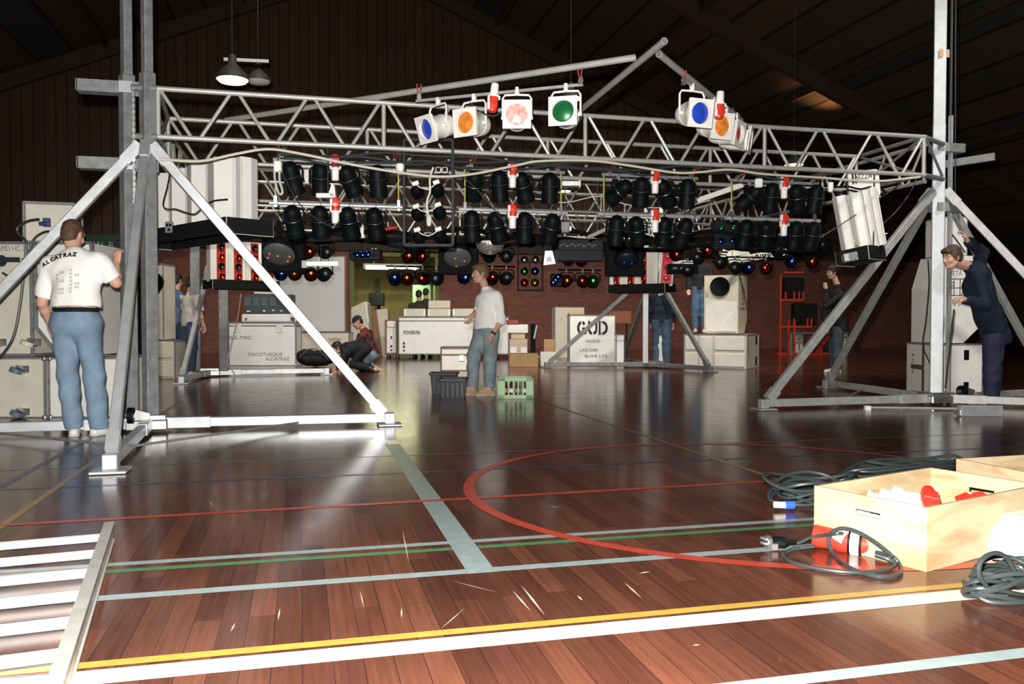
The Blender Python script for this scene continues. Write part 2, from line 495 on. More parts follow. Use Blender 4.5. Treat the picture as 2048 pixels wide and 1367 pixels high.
# left and right walls
struct('wall_left', MB().box((XL - .15, (YF + YB) / 2, 4.5), (.3, YB - YF, 9)), boards('left_wall_boards', (0.12, 0.055, 0.035), (0.08, 0.04, 0.028), 'Y', 0.3))
struct('wall_right', MB().box((XR + .15, (YF + YB) / 2, 2.5), (.3, YB - YF, 5)), boards('right_wall_boards', (0.10, 0.055, 0.035), (0.07, 0.04, 0.028), 'Y', 0.3))
struct('wall_front', MB().box(((XL + XR) / 2, YF - .15, 4.5), (XR - XL, .3, 9)), M_BOARD)
ce = MB()
for (xa, xb) in ((XL - .3, RX), (RX, XR + .3)):
    za, zb = zr(xa), zr(xb)
    ce.add([(xa, YF - .3, za), (xb, YF - .3, zb), (xb, YB + .3, zb), (xa, YB + .3, za), (xa, YF - .3, za + .2), (xb, YF - .3, zb + .2), (xb, YB + .3, zb + .2), (xa, YB + .3, za + .2)],
           [(0, 1, 2, 3), (4, 7, 6, 5), (0, 4, 5, 1), (1, 5, 6, 2), (2, 6, 7, 3), (3, 7, 4, 0)])
struct('ceiling', ce, M_CEIL)
M_DARKW = mat('dark_roof_timber', (0.05, 0.028, 0.018), 0.7)
for i, y in enumerate((6.0, 13.0, 20.0, 26.7)):
    bm_ = MB()
    for (xa, xb) in ((XL, RX), (RX, XR)):
        bm_.bar((xa, y, zr(xa) - .22), (xb, y, zr(xb) - .22), 0.18, 0.42)
    struct('ceiling_beam', bm_, M_DARKW)
pu = [(x, zr(x)) for x in (6.2, 10.0, 13.8, 17.6, 21.4, -1.6, -5.4)]
for (x, z) in pu:
    struct('ceiling_beam', MB().box((x, (YF + YB) / 2, z - .09), (0.12, YB - YF, 0.16)), M_DARKW)
# a horizontal band where brick meets boards
struct('trim_1', MB().box(((XL + XR) / 2, YB - .08, BRK), (XR - XL, .12, .25)), M_DARKW)

# the lit room behind the doorway
yb2 = YB + 3.2
M_OLIVE = mat('olive_room_wall', (0.22, 0.18, 0.065), 0.8, noise=0.12); M_GREENW = mat('green_door_paint', (0.22, 0.38, 0.22), 0.6)
struct('wall_back_room', MB().box(((d0 + d1) / 2, yb2, dtop / 2 + .3), (d1 - d0 + 3, .1, dtop + 1.2)), M_OLIVE)
struct('wall_room_left', MB().box((d0 - .9, YB + 1.75, dtop / 2 + .3), (.1, 2.9, dtop + 1.2)), M_OLIVE)
struct('wall_room_right', MB().box((d1 + .9, YB + 1.75, dtop / 2 + .3), (.1, 2.9, dtop + 1.2)), M_OLIVE)
struct('floor_room', MB().box(((d0 + d1) / 2, YB + 1.75, -.05), (d1 - d0 + 1.8, 2.9, .1)), mat('room_floor', (.12, .08, .05), .4))
struct('ceiling_room', MB().box(((d0 + d1) / 2, YB + 1.75, dtop + .95), (d1 - d0 + 1.8, 2.9, .1)), M_OLIVE)
fr = MB()
for x in (d0 - .03, d1 + .03): fr.box((x, YB + .1, dtop / 2), (.14, .42, dtop))
fr.box(((d0 + d1) / 2, YB + .1, dtop + .05), (d1 - d0 + .2, .42, .12))
dframe = struct('door_frame', fr, mat('olive_frame_paint', (0.13, 0.17, 0.04), 0.6)); dframe.name = 'door_1'
# its leaf stands open at the right, and a dark post stands in the room
struct('door_2', MB().box((d1 - .32, YB + 1.0, 1.05), (.62, .05, 2.3), (0, 0, -.25), .008), M_GREENW)
q = atY(760, 600, YB + 2.2)
struct('trim_2', MB().box((q.x, YB + 2.9, 1.3), (.14, .1, 2.4)), mat('dark_olive_post', (.04, .045, .02), .7))
tl = thing('tube_lamp', 'lit fluorescent tube lamp in the green doorway at the back wall', 'lamp', ((d0 + d1) / 2 - .05, YB + .15, dtop - .36))
obj('hanger', MB().tube((-.6, 0, .12), (-.6, 0, .37), .012, 6).tube((.6, 0, .12), (.6, 0, .37), .012, 6), M_STEEL, tl)
obj('housing', MB().box((0, 0, .10), (1.9, .16, .06), None, .01), M_WPLAS, tl)
obj('tube', MB().tube((-.86, 0, 0), (.78, 0, 0), .055, 12), mat('lit_tube', (1, 1, .8), .4, emit=(1.0, 0.92, 0.50), estr=9), tl)
obj('end_cap', MB().box((-.9, 0, .03), (.08, .12, .14)), M_WPLAS, tl); obj('end_cap', MB().box((.82, 0, .03), (.08, .12, .14)), M_WPLAS, tl)
add_light('doorway_tube_light', 'AREA', ((d0 + d1) / 2 - .05, YB + .5, dtop - .50), 75, (1.0, 1.0, 0.62), 1.6, size_y=.1)

# high lamps hanging from the roof, some lit
M_GLOW = mat('warm_lamp_glow', (1, .8, .5), .4, emit=(1.0, 0.60, 0.24), estr=5)
M_DIFF = mat('unlit_lamp_glass', (.75, .78, .78), .3)
def high_lamp(px, py, Y, r, label, lit=True, beam=True):
    p = atY(px, py, Y)
    t = thing('hall_lamp', label, 'lamp', p, 0, 'hanging hall lamps')
    obj('lamp_shade', MB().lathe([(r, 0), (r * .96, r * .25), (r * .62, r * .62), (r * .30, r * .95), (r * .22, r * 1.5), (0.001, r * 1.5)], 22), mat('dark_lamp_shade', (.006, .006, .006), .7, spec=.15), t)
    obj('diffuser', MB().lathe([(r * .93, .005), (r * .8, -r * .12), (r * .4, -r * .2), (0.001, -r * .22)], 22), M_GLOW if lit else M_DIFF, t)
    obj('hanger', MB().tube((0, 0, r * 1.5), (0, 0, zr(p.x) - p.z - .02), .005, 6), mat('dark_lamp_shade', (0, 0, 0)), t)
    return t
h1 = high_lamp(465, 160, 14.0, .26, 'lit amber hall lamp hanging behind the front truss, nearest the paired tower')
h2 = high_lamp(517, 163, 14.2, .20, 'unlit hall lamp hanging beside the lit amber one', False)
pa, pb = atY(447, 119, 14.0), atY(537, 123, 14.1)
obj('lamp_rail', MB().bar(pa, pb, .05, .05), mat('dull_rail', (.10, .11, .12), .6), h1, world=True)
high_lamp(1588, 330, 14.6, .19, 'lit amber hall lamp seen through the truss over the tilted white light boxes')
high_lamp(1142, 197, 15.0, .20, 'lit amber hall lamp just behind the green gelled spotlight')
high_lamp(1130, 382, 18.0, .14, 'small lit hall lamp below the silver tube fitting')
p = atY(1650, 210, 20.0)
add_light('roof_lamp_glow', 'SPOT', (atY(1640, 235, 21).x, 21, zr(atY(1640, 235, 21).x) - 0.9), 95, (1.0, .42, .14), .05, rot=(PI, 0, 0), spot=math.radians(100), blend=.8)
# ================================================================== THE RIG: towers, trusses, pipes
def foot_plate(mb, x, y, s=.11):
    mb.box((x, y, .012), (s * 2, s * 2, .018), None, .004); mb.box((x, y, .07), (s * .85, s * .85, .10), None, .006)
def tower(label, c, poles, pw, sleeve, top, feet, btop, arms, armlen, wheel=None, bw=.085, mastw=None, rods=True, brace_in=.06, prot=0.0, pm=None, bm=None, nobrace=()):
    pm = pm or M_ALUD; bm = bm or M_ALU; PR = Matrix.Rotation(prot, 3, 'Z')
    c = Vector((c[0], c[1], 0))
    t = thing('lifting_tower', label, 'tower', c, 0, 'lifting towers at the corners of the rig')
    for (x, y) in poles:
        p = MB().box((x, y, (sleeve + .10) / 2), (pw, pw, sleeve - .10), PR, .008)
        o = obj('pole', p, pm, t, world=True)
        if top > sleeve:
            w = mastw or pw * .72
            mm = MB().box((x, y, (sleeve + top) / 2), (w, w, top - sleeve + .1), PR, .006)
            for k in range(int((top - sleeve) / .09)):
                c0 = Vector((x, y, sleeve + .05 + k * .09)); mm.tube(c0 + PR @ Vector((-w * .2, -w / 2 - .002, 0)), c0 + PR @ Vector((-w * .2, -w / 2 + .004, 0)), .010, 6)
            obj('mast', mm, pm, o, world=True)
    for (fx, fy) in feet:
        f = Vector((fx, fy, 0)); d = (f - c).normalized()
        b = obj('base_beam', MB().bar(c + d * .12 + Vector((0, 0, .075)), f - d * .02 + Vector((0, 0, .075)), bw * .8, bw, bev=.006), bm, t, world=True)
        sl = MB().bar(c + d * .10 + Vector((0, 0, .075)), c + d * .52 + Vector((0, 0, .075)), bw * 1.0, bw * 1.15, bev=.004)
        obj('beam_socket', sl, bm, b, world=True)
        mb = MB(); foot_plate(mb, fx, fy); obj('foot', mb, bm, t, world=True)
        if (fx, fy) in nobrace: continue
        a = c + d * brace_in + Vector((0, 0, btop)); e = f - d * .07 + Vector((0, 0, .13))
        br = obj('brace', MB().bar(e, a, bw * .8, bw, bev=.006), bm, t, world=True)
        k = (a - e).normalized()
        obj('brace_end', MB().bar(e - k * .02, e + k * .12, bw * .95, bw * 1.2), bm, br, world=True); obj('brace_end', MB().bar(a - k * .18, a + k * .02, bw * .95, bw * 1.15), bm, br, world=True)
    if rods:
        for i in range(len(feet) - 1):
            a = c.lerp(Vector((*feet[i], 0)), .62); b = c.lerp(Vector((*feet[i + 1], 0)), .62)
            obj('tie_rod', MB().tube(a + Vector((0, 0, .05)), b + Vector((0, 0, .05)), .011, 6).tube(a + Vector((0, 0, .03)), a + Vector((0, 0, .10)), .018, 6), M_ALUD, t, world=True)
    base = MB().box((c.x, c.y, .07), (.34, .30, .09), None, .01).box((c.x, c.y, .13), (.30, .26, .04))
    obj('base_block', base, M_STEEL, t, world=True)
    for (z, sgn) in arms:
        x0 = min(p[0] for p in poles) - pw / 2; x1 = max(p[0] for p in poles) + pw / 2; y = poles[0][1]
        a = MB().box(((x0 + x1) / 2, y - pw / 2 - .008, z), (x1 - x0 + .01, .014, .095)).box(((x0 + x1) / 2, y + pw / 2 + .008, z), (x1 - x0 + .01, .014, .095))
        xe = x0 - armlen if sgn < 0 else x1 + armlen; xs = x0 if sgn < 0 else x1
        a.box(((xe + xs) / 2, y - pw / 2 - .008, z), (abs(xe - xs), .014, .095)).box(((xe + xs) / 2, y + pw / 2 + .008, z), (abs(xe - xs), .014, .095))
        a.box((xe, y, z), (.014, pw + .03, .095)).box(((xe + xs) / 2, y, z - .05), (abs(xe - xs), pw + .02, .01))
        obj('carriage_arm', a, M_ALUD, t, world=True)
        obj('tape_band', MB().box((poles[0][0], y - pw / 2 - .0185, z), (pw * 1.02, .004, .10)), M_ALU, t, world=True)
    if wheel:
        wx, wy, wz, r = wheel
        w = MB().tube((wx - .025, wy, wz), (wx + .025, wy, wz), r, 20)
        o = obj('winch_wheel', w, M_BLACK, t, world=True)
        obj('winch_bracket', MB().box((wx + .09, wy, wz), (.12, .05, .07), (0, .3, 0)).tube((wx - .06, wy, wz), (wx + .14, wy, wz), .02, 8), M_STEEL, o, world=True)
    return t

FX0, FX1, FY0, FY1 = -1.30, 7.30, 7.98, 16.2
A = atY(256, 700, 8.02); B = atY(302, 700, 8.02)
T1 = tower('paired silver tower at the front, beside the man in the white T-shirt', (-1.30, 7.96), [(A.x, 8.10), (B.x, 7.98)], .108, 3.15, 5.2,
           [(-3.45, 7.9), (-1.19, 5.86), (0.80, 7.86)], 2.50, [(3.03, -1), (2.36, -1)], .34, (-1.42, 7.80, .16, .07), prot=.62)
ch = MB()
for k in range(42):
    z = 3.0 - k * .026
    if z < 2.0: break
    ch.box(((A.x + B.x) / 2 - .015, 7.95, z), (.012 if k % 2 else .024, .024 if k % 2 else .012, .03))
obj('lifting_chain', ch, M_STEEL, T1, world=True)
A = atY(1874, 600, 8.29)
T2 = tower('tall silver tower on the right, beside the man in the navy jumper', (A.x, 8.29), [(A.x, 8.29)], .135, 3.25, 5.6,
           [(4.92, 8.24), (A.x + .25, 10.75), (A.x + 1.55, 6.95), (A.x + 2.2, 8.75)], 2.47, [(2.98, 1), (2.29, 1)], .22, (A.x + .33, 8.25, .15, .07), mastw=.13, brace_in=.09, prot=-.66, pm=M_ALUB, bm=M_ALUM)
x2 = A.x + .125
obj('guide_rail', MB().box((x2, 8.25, 1.75), (.035, .05, 3.2), None, .005).box((x2 - .018, 8.224, 1.75), (.006, .004, 3.2)), M_ALU, T2, world=True)
obj('lift_rope', MB().tube((x2 + .02, 8.28, 3.2), (x2 + .02, 8.28, 5.6), .016, 8).tube((x2 + .10, 8.28, 2.4), (x2 + .06, 8.28, 5.6), .006, 6), M_GCABLE, T2, world=True)
obj('tape_patch', MB().box((A.x, 8.222, 4.05), (.136, .004, .09)), M_TAPE, T2, world=True)
chn = MB()
hx = atY(1908, 620, 7.95)
hk = atY(1893, 790, 8.1)
for k in range(60):
    p = Vector((hx.x, 7.95, hx.z)).lerp(Vector((hk.x, 8.12, .2)), k / 60)
    chn.box(p, (.010 if k % 2 else .018, .018 if k % 2 else .010, .022))
obj('pull_chain', chn, mat('dark_chain', (.18, .17, .15), .45, .8), T2, world=True)
A, B = atY(392, 700, 15.6), atY(448, 700, 15.6)
c = ((A.x + B.x) / 2, 15.6)
tower('grey paired tower at the back, beside the men under the white light boxes', c, [(A.x, 15.6), (B.x, 15.6)], .16, 3.05, 3.3,
      [(c[0] - .25, 13.85), (c[0] + 2.0, 15.65)], 1.9, [(2.95, 1)], .1, rods=False, nobrace=[(c[0] + 2.0, 15.65)])
A, B = atY(1291, 700, 16.3), atY(1321, 700, 16.3)
c = ((A.x + B.x) / 2, 16.3)
tower('bright paired tower at the back, beside the case lettered GUD', c, [(A.x, 16.3), (B.x, 16.3)], .115, 3.05, 3.3,
      [(4.99, 16.85), (7.55, 14.55), (c[0] + .1, 18.3)], 2.0, [(2.95, 1)], .1, rods=False, prot=-.42, pm=M_ALUB, bm=M_ALUD)

def truss(name, label, a, b, z0, z1, seg, r=.0235, rd=.0165, group='aluminium ladder trusses', flip=False):
    a, b = Vector((*a, 0)), Vector((*b, 0))
    t = thing('ladder_truss', label, 'truss', (a.x, a.y, z0), 0, group)
    Z0, Z1 = Vector((0, 0, z0)), Vector((0, 0, z1))
    obj('chord', MB().tube(a + Z1, b + Z1, r, 12), M_TRUSS, t, world=True)
    obj('chord', MB().tube(a + Z0, b + Z0, r, 12), M_TRUSS, t, world=True)
    d = b - a; L = d.length; d.normalize()
    sl = L / seg
    for i in range(seg + 1):
        p = a + d * min(max(i * sl, .02), L - .02); obj('upright', MB().tube(p + Z0, p + Z1, r * .9, 10), M_TRUSS, t, world=True)
        if i == seg: break
        n = 6; g = sl / n
        for k in range(n):
            x0 = i * sl + k * g + g * .10; x1 = i * sl + (k + 1) * g - g * .10
            u, q = (Z1, Z0) if (k % 2 == 0) != flip else (Z0, Z1)
            obj('diagonal', MB().tube(a + d * x0 + u, a + d * x1 + q, rd, 8), M_TRUSS, t, world=True)
    return t
TZ0, TZ1 = 2.59, 3.01
truss('ladder_truss', 'front ladder truss spanning the picture, nearest of the long trusses', (-1.22, 7.95), (6.72, 7.95), TZ0, TZ1, 4)
truss('ladder_truss', 'second long ladder truss, about a metre behind the front one', (-1.30, 9.09), (6.70, 9.09), TZ0, TZ1, 4)
truss('ladder_truss', 'third long ladder truss, above the black frame of six lamps', (-1.2, 11.84), (6.7, 11.84), TZ0, TZ1, 4)
truss('ladder_truss', 'fourth long ladder truss, close behind the third one', (-1.2, 12.88), (6.7, 12.88), TZ0, TZ1, 4)
truss('ladder_truss', 'rearmost long ladder truss, between the two back towers', (-1.2, 15.5), (7.0, 15.5), TZ0, TZ1, 4)
truss('ladder_truss', 'side ladder truss running back from the right tower', (7.02, 8.3), (6.95, 16.1), TZ0, TZ1, 4)
truss('ladder_truss', 'side ladder truss running back from the paired front tower', (-1.38, 8.3), (-1.35, 15.4), TZ0, TZ1, 4)
br = thing('truss_bracket', 'grey end bracket joining front truss to the right tower', 'bracket', (6.72, 7.95, TZ0))
obj('bracket_tube', MB().tube((6.70, 7.95, TZ1), (7.22, 8.24, TZ1), .028, 10), M_ALUD, br, world=True); obj('bracket_tube', MB().tube((6.70, 7.95, TZ0), (7.22, 8.24, TZ0 + .02), .028, 10), M_ALUD, br, world=True)
obj('bracket_stay', MB().tube((6.72, 7.95, TZ1), (7.25, 8.26, TZ0), .016, 8).tube((6.70, 7.97, TZ0), (6.70, 9.09, TZ1), .016, 8).tube((6.70, 7.97, TZ1), (6.70, 9.09, TZ0), .016, 8)
    .tube((6.70, 7.97, TZ0), (6.70, 9.09, TZ0), .022, 8).tube((6.70, 7.97, TZ1), (6.70, 9.09, TZ1), .022, 8), M_ALUD, br, world=True)
bl = thing('truss_bracket', 'end bracket joining front truss to the paired front tower', 'bracket', (-1.22, 7.95, TZ0))
obj('bracket_tube', MB().tube((-1.42, 7.98, TZ1), (-1.2, 7.95, TZ1), .028, 10), M_ALUD, bl, world=True); obj('bracket_tube', MB().tube((-1.42, 7.98, TZ0), (-1.2, 7.95, TZ0), .028, 10), M_ALUD, bl, world=True)
obj('bracket_stay', MB().tube((-1.2, 7.97, TZ0), (-1.28, 9.09, TZ1), .016, 8).tube((-1.2, 7.97, TZ0), (-1.28, 9.09, TZ0), .022, 8).tube((-1.2, 7.97, TZ1), (-1.28, 9.09, TZ1), .022, 8), M_ALUD, bl, world=True)
lv = thing('flat_beam', 'pale flat beam sticking out behind the right tower', 'beam', atD(1912, 322, 10.4))
obj('beam_body', MB().bar(atD(1880, 330, 10.6), atD(1990, 313, 10.2), .05, .09), M_ALUD, lv, world=True)

# loose pipes laid over the trusses
def pipe(label, a, b, r, group='loose pipes over the front truss'):
    a, b = Vector(a), Vector(b)
    mb = MB(); d = (b - a).normalized()
    y = d; x = y.orthogonal().normalized(); z = x.cross(y)
    n = 18; vs = []
    for (p, rr) in ((a, r * .82), (a, r), (b, r), (b, r * .82)):
        for i in range(n):
            t = 2 * PI * i / n; vs.append(p + x * rr * math.cos(t) + z * rr * math.sin(t))
    fs = []
    for j in range(4):
        for i in range(n):
            fs.append((j * n + i, j * n + (i + 1) % n, ((j + 1) % 4) * n + (i + 1) % n, ((j + 1) % 4) * n + i))
    mb.add(vs, fs, True)
    o = thing('loose_pipe', label, 'pipe', a, 0, group)
    obj('pipe_body', mb, M_TRUSS, o, world=True)
    return o
P1a, P1b = atD(1270, 115, 6.62), atD(452, 240, 8.75)
P2a, P2b = atD(1329, 82, 6.24), atD(1163, 218, 8.3)
P3a, P3b = atD(1318, 108, 6.54), atD(1482, 240, 8.8)
pipe('long silver pipe lying across the trusses over the four gelled spotlights', P1a, P1b, .027)
pipe('short silver pipe rising steeply, its round end topmost of the loose pipes', P2a, P2b, .027)
pipe('silver pipe with an open hollow end, over the blue and orange spotlights', P3a, P3b, .027)

# ------------------------------------------------------------------ lamps
def glass(name, c, metal=0.75, rough=0.16, e=0.0):
    return mat(name, c, rough, metal, coat=.6 if metal < .5 else 0, emit=c if e else None, estr=e)
G_BLUE = glass('blue_gel', (0.02, 0.07, 0.55), .25, .3); G_AMB = mat('amber_gel', (0.75, 0.16, 0.02), .35, .2, color2=(.85, .38, .06), nscale=22); G_RED = glass('red_gel', (0.60, 0.03, 0.02), .25, .3)
G_FLASHRED = mat('red_gel_flash_lit', (0.80, 0.24, 0.20), .35, .2, color2=(.95, .70, .62), nscale=30); G_GRN = glass('green_gel', (0.01, 0.14, 0.04), .25, .3)  # pale pink speckle paints the flash thrown back by a red gel
L_OR = glass('orange_lens', (1.0, .14, .02), 1.0, .13); L_BL = glass('blue_lens', (.05, .20, 1.0), 1.0, .13); L_RD = glass('red_lens', (.9, .05, .03), 1.0, .13)
L_GR = glass('green_lens', (.08, .8, .10), 1.0, .13); L_DK = glass('dark_lens', (.012, .015, .018), .5, .3); L_CL = glass('clear_lens', (.75, .72, .72), 1.0, .13); L_YE = glass('yellow_lens', (.75, .75, .05), 1.0, .13)
M_DBLUE = mat('blue_black_enamel', (0.007, 0.010, 0.018), .5, spec=.22)
PROTO = {}
def plate_with_hole(mb, h, r, y, th, n=32):
    """a square plate of half-size h with a round hole of radius r, facing -Y"""
    o, i = [], []
    for k in range(n):
        t = 2 * PI * k / n; c, s = math.cos(t), math.sin(t); q = h / max(abs(c), abs(s))
        o.append((c * q, s * q)); i.append((c * r, s * r))
    vs = [(x, y, z) for x, z in o] + [(x, y, z) for x, z in i] + [(x, y + th, z) for x, z in o] + [(x, y + th, z) for x, z in i]
    fs = []
    for k in range(n):
        j = (k + 1) % n
        fs += [(k, j, n + j, n + k), (2 * n + k, 3 * n + k, 3 * n + j, 2 * n + j), (k, 2 * n + k, 2 * n + j, j), (n + k, n + j, 3 * n + j, 3 * n + k)]
    return mb.add(vs, fs)
def par(kind, label, loc, yaw, tilt, lens, group, R=.085, L=.30, drop=.17, body=None, ymat=None, square=False):
    body = body or M_BLACK; ymat = ymat or body
    key = (kind, lens.name, R)
    if key in PROTO:
        t = dup(PROTO[key], loc=loc, rot=(0, 0, yaw), label=label, group=group)
    else:
        t = thing(kind, label, 'spotlight', loc, yaw, group)
        s = R + .016
        yk = [(-s, 0, -drop), (-s, 0, -.075), (-s + .02, 0, -.045), (0, 0, -.04), (s - .02, 0, -.045), (s, 0, -.075), (s, 0, -drop)]
        obj('yoke', MB().path(yk, .0095, 8), ymat, t)
        obj('hook_clamp', MB().box((0, 0, -.012), (.03, .04, .07), None, .005).tube((-.02, 0, -.035), (.02, 0, -.035), .011, 6), M_ALUD if body is M_BLACK else ymat, t)
        f = -L * .42; bk = L * .58
        prof = [(R * .86, f + .01), (R * .97, f + .004), (R, f + .012), (R, f + .05), (R * .97, f + .055), (R * .97, L * .12), (R * .99, L * .125), (R * .99, L * .15), (R * .95, L * .16),
                (R * .90, L * .36), (R * .80, L * .47), (R * .55, L * .545), (R * .30, L * .575), (.001, bk)]
        bm_ = MB().lathe(prof, 26, axis=(0, 1, 0))
        bm_.tube((-s - .012, 0, 0), (-R * .9, 0, 0), .016, 8).tube((R * .9, 0, 0), (s + .012, 0, 0), .016, 8)
        b = obj('lamp_body', bm_, body, t, loc=(0, 0, -drop))
        obj('lens', MB().lathe([(R * .90, f + .018), (R * .84, f + .012), (R * .6, f + .002), (R * .3, f - .005), (.001, f - .007)], 26, axis=(0, 1, 0)), lens, b)
        ring_ = MB().lathe([(R * 1.03, f + .03), (R * 1.05, f + .02), (R * 1.05, f - .004), (R * .92, f - .006), (R * .90, f + .012)], 26, axis=(0, 1, 0))
        if square:
            ring_ = MB(); plate_with_hole(ring_, R * 1.12, R * .86, f - .02, .012); plate_with_hole(ring_, R * 1.06, R * .9, f + .0, .01)
            for (sx, sz) in ((1, 1), (1, -1), (-1, 1), (-1, -1)): ring_.tube((sx * R * .75, f - .01, sz * R * .75), (sx * R * .68, f + .04, sz * R * .68), .006, 6)
        obj('gel_frame' if square else 'rim', ring_, body, b)
        hl = MB().lathe([(R * .985, L * .128), (R * 1.0, L * .135), (R * .985, L * .142)], 26, axis=(0, 1, 0)) if not square else MB().sphere((0, L * .57, 0), (.03, .012, .03))
        obj('trim_ring' if not square else 'back_cap', hl, M_STEEL if not square else M_BLACK, b)
        PROTO[key] = t
    for ch in t.children:
        if ch.name.startswith('lamp_body'): ch.rotation_euler = (tilt, 0, 0)
    return t

# four white gelled spotlights on a thin bar under the long pipe
def hang_bar(label, a, b, hangs, r=.011, group='thin hanging light bars', m=None):
    a, b = Vector(a), Vector(b)
    t = thing('light_bar', label, 'bar', a, 0, group)
    obj('bar_tube', MB().bar(a, b, r * 2.2, r * 2.2, bev=.003), m or M_ALU, t, world=True)
    for (p, q) in hangs:
        p, q = Vector(p), Vector(q); m2 = p.lerp(q, .55)
        obj('cord', MB().path([p + Vector((-.02, 0, 0)), m2 + Vector((-.012, 0, 0)), q], .006, 6).path([p + Vector((.02, 0, 0)), m2 + Vector((.012, 0, 0)), q], .006, 6), M_ROPE, t, world=True)
        obj('shackle', MB().box(q.lerp(p, .12), (.03, .03, .06)).tube(q + Vector((-.02, 0, .02)), q + Vector((.02, 0, .02)), .012, 6), M_STEEL, t, world=True)
    return t
B1a, B1b = atD(832, 202, 7.45), atD(1166, 169, 6.86)
hang_bar('thin bar of four gelled spotlights hung under the long loose pipe', B1a, B1b,
         [(atD(838, 168, 7.42), atD(838, 198, 7.42)), (atD(1159, 130, 6.85), atD(1161, 166, 6.85))])
B2a, B2b = atD(1366, 158, 7.0), atD(1478, 232, 8.25)
hang_bar('thin bar of four gelled spotlights hung under the hollow ended pipe', B2a, B2b,
         [(atD(1368, 140, 7.0), atD(1367, 165, 7.0)), (atD(1462, 215, 8.2), atD(1464, 226, 8.2))])
WP = dict(R=.105, L=.30, drop=.235, body=M_WHITE, square=True, group='white gelled spotlights over the front truss')
def bar_at(a, b, px):
    lo, hi = 0., 1.
    for _ in range(40):
        m = (lo + hi) / 2; p = a.lerp(b, m); v = p - CAM
        x = 1024 + FPX * v.dot(RT) / v.dot(FW)
        if x < px: lo = m
        else: hi = m
    return a.lerp(b, (lo + hi) / 2)
for (px, ya, ti, g, lb, dz) in ((876, -.85, .30, G_BLUE, 'white spotlight with a blue gel, left end of the bar of four', 0), (948, -.55, .10, G_AMB, 'white spotlight with a mottled amber gel beside the blue one', 0),
                            (1034, -.02, .02, G_FLASHRED, 'white spotlight with a red gel coloured pink for the flash, facing the camera', .02), (1132, -.25, .0, G_GRN, 'white spotlight with a dark green gel by the loose pipes', .01)):
    par('gelled_spotlight', lb, bar_at(B1a, B1b, px) + Vector((0, 0, -.01 + dz)), FACE + ya, ti, g, **WP)
for (px, ya, ti, g, lb) in ((1384, .35, .18, G_BLUE, 'white spotlight with a blue gel under the hollow ended pipe'), (1426, .45, .20, G_AMB, 'white spotlight with a plain orange gel next to the red white plug'),
                            (1452, .95, .16, G_RED, 'white spotlight with a dark red gel, third under the hollow ended pipe'), (1472, 1.2, .15, L_DK, 'white spotlight with a dark face, last under the hollow ended pipe')):
    par('gelled_spotlight', lb, bar_at(B2a, B2b, px) + Vector((0, 0, -.01)), FACE + ya, ti, g, **WP)

# red and white multipole connectors
def connector(label, top, d=(0, 0, -1), s=1.0, group='red and white multipole connectors'):
    t = thing('multipole_connector', label, 'connector', top, 0, group)
    d = Vector(d).normalized(); yh = Vector((0, -1, 0))
    obj('plug_cap', MB().lathe([(.001, -.012 * s), (.030 * s, -.008 * s), (.040 * s, .01 * s), (.041 * s, .085 * s), (.046 * s, .09 * s), (.046 * s, .115 * s)], 18, axis=d).lathe([(.034 * s, .035 * s), (.034 * s, .052 * s), (.001, .056 * s)], 14, d * .045 * s, yh), M_RED, t)
    obj('plug_body', MB().lathe([(.047 * s, .116 * s), (.047 * s, .135 * s), (.036 * s, .14 * s), (.034 * s, .225 * s), (.026 * s, .235 * s), (.001, .236 * s)], 18, axis=d), M_WPLAS, t)
    obj('clip', MB().box(Vector((-.045 * s, -.01, 0)) + d * .10 * s, (.014, .03, .05 * s)).box(Vector((.045 * s, -.01, 0)) + d * .11 * s, (.016, .03, .03 * s)).box(Vector((-.04 * s, -.015, 0)) + d * .04 * s, (.02, .03, .06 * s)), M_WPLAS, t)
    return t
YB1 = 8.16
groups = [('first', 540, 812, 672, [(587, 2.9, 1.05), (643, 3.3, 1.1), (702, 2.7, .9), (757, 3.1, 1.25)], [(589, 3.1, 1.0), (642, 3.2, 1.1), (700, 3.0, 1.0), (752, 3.05, 1.05)], 812),
          ('second', 918, 1135, 1025, [(948, 3.3, .8), (999, 3.0, 1.2), (1047, 2.7, 1.0), (1099, 3.1, 1.3)], [(945, 3.14, 1.2), (995, 2.8, 1.0), (1050, 3.14, 1.2), (1102, 3.5, 1.0)], 1135),
          ('third', 1195, 1400, 1309, [(1236, 3.9, .5), (1281, 3.14, 1.1), (1330, 2.5, .8), (1373, 3.14, 1.25)], [(1233, 3.2, 1.2), (1275, 2.8, 1.0), (1328, 3.14, 1.1), (1367, 3.5, 1.0)], 1400),
          ('fourth', 1450, 1640, 1566, [(1497, 3.9, .6), (1540, 3.14, 1.1), (1592, 2.7, 1.0), (1628, 3.2, 1.2)], [(1490, 3.3, 1.1), (1531, 3.0, 1.0), (1590, 3.14, 1.1), (1624, 3.3, 1.1)], 1640)]
gi = 0
UZ, LZ = 2.475, 2.075
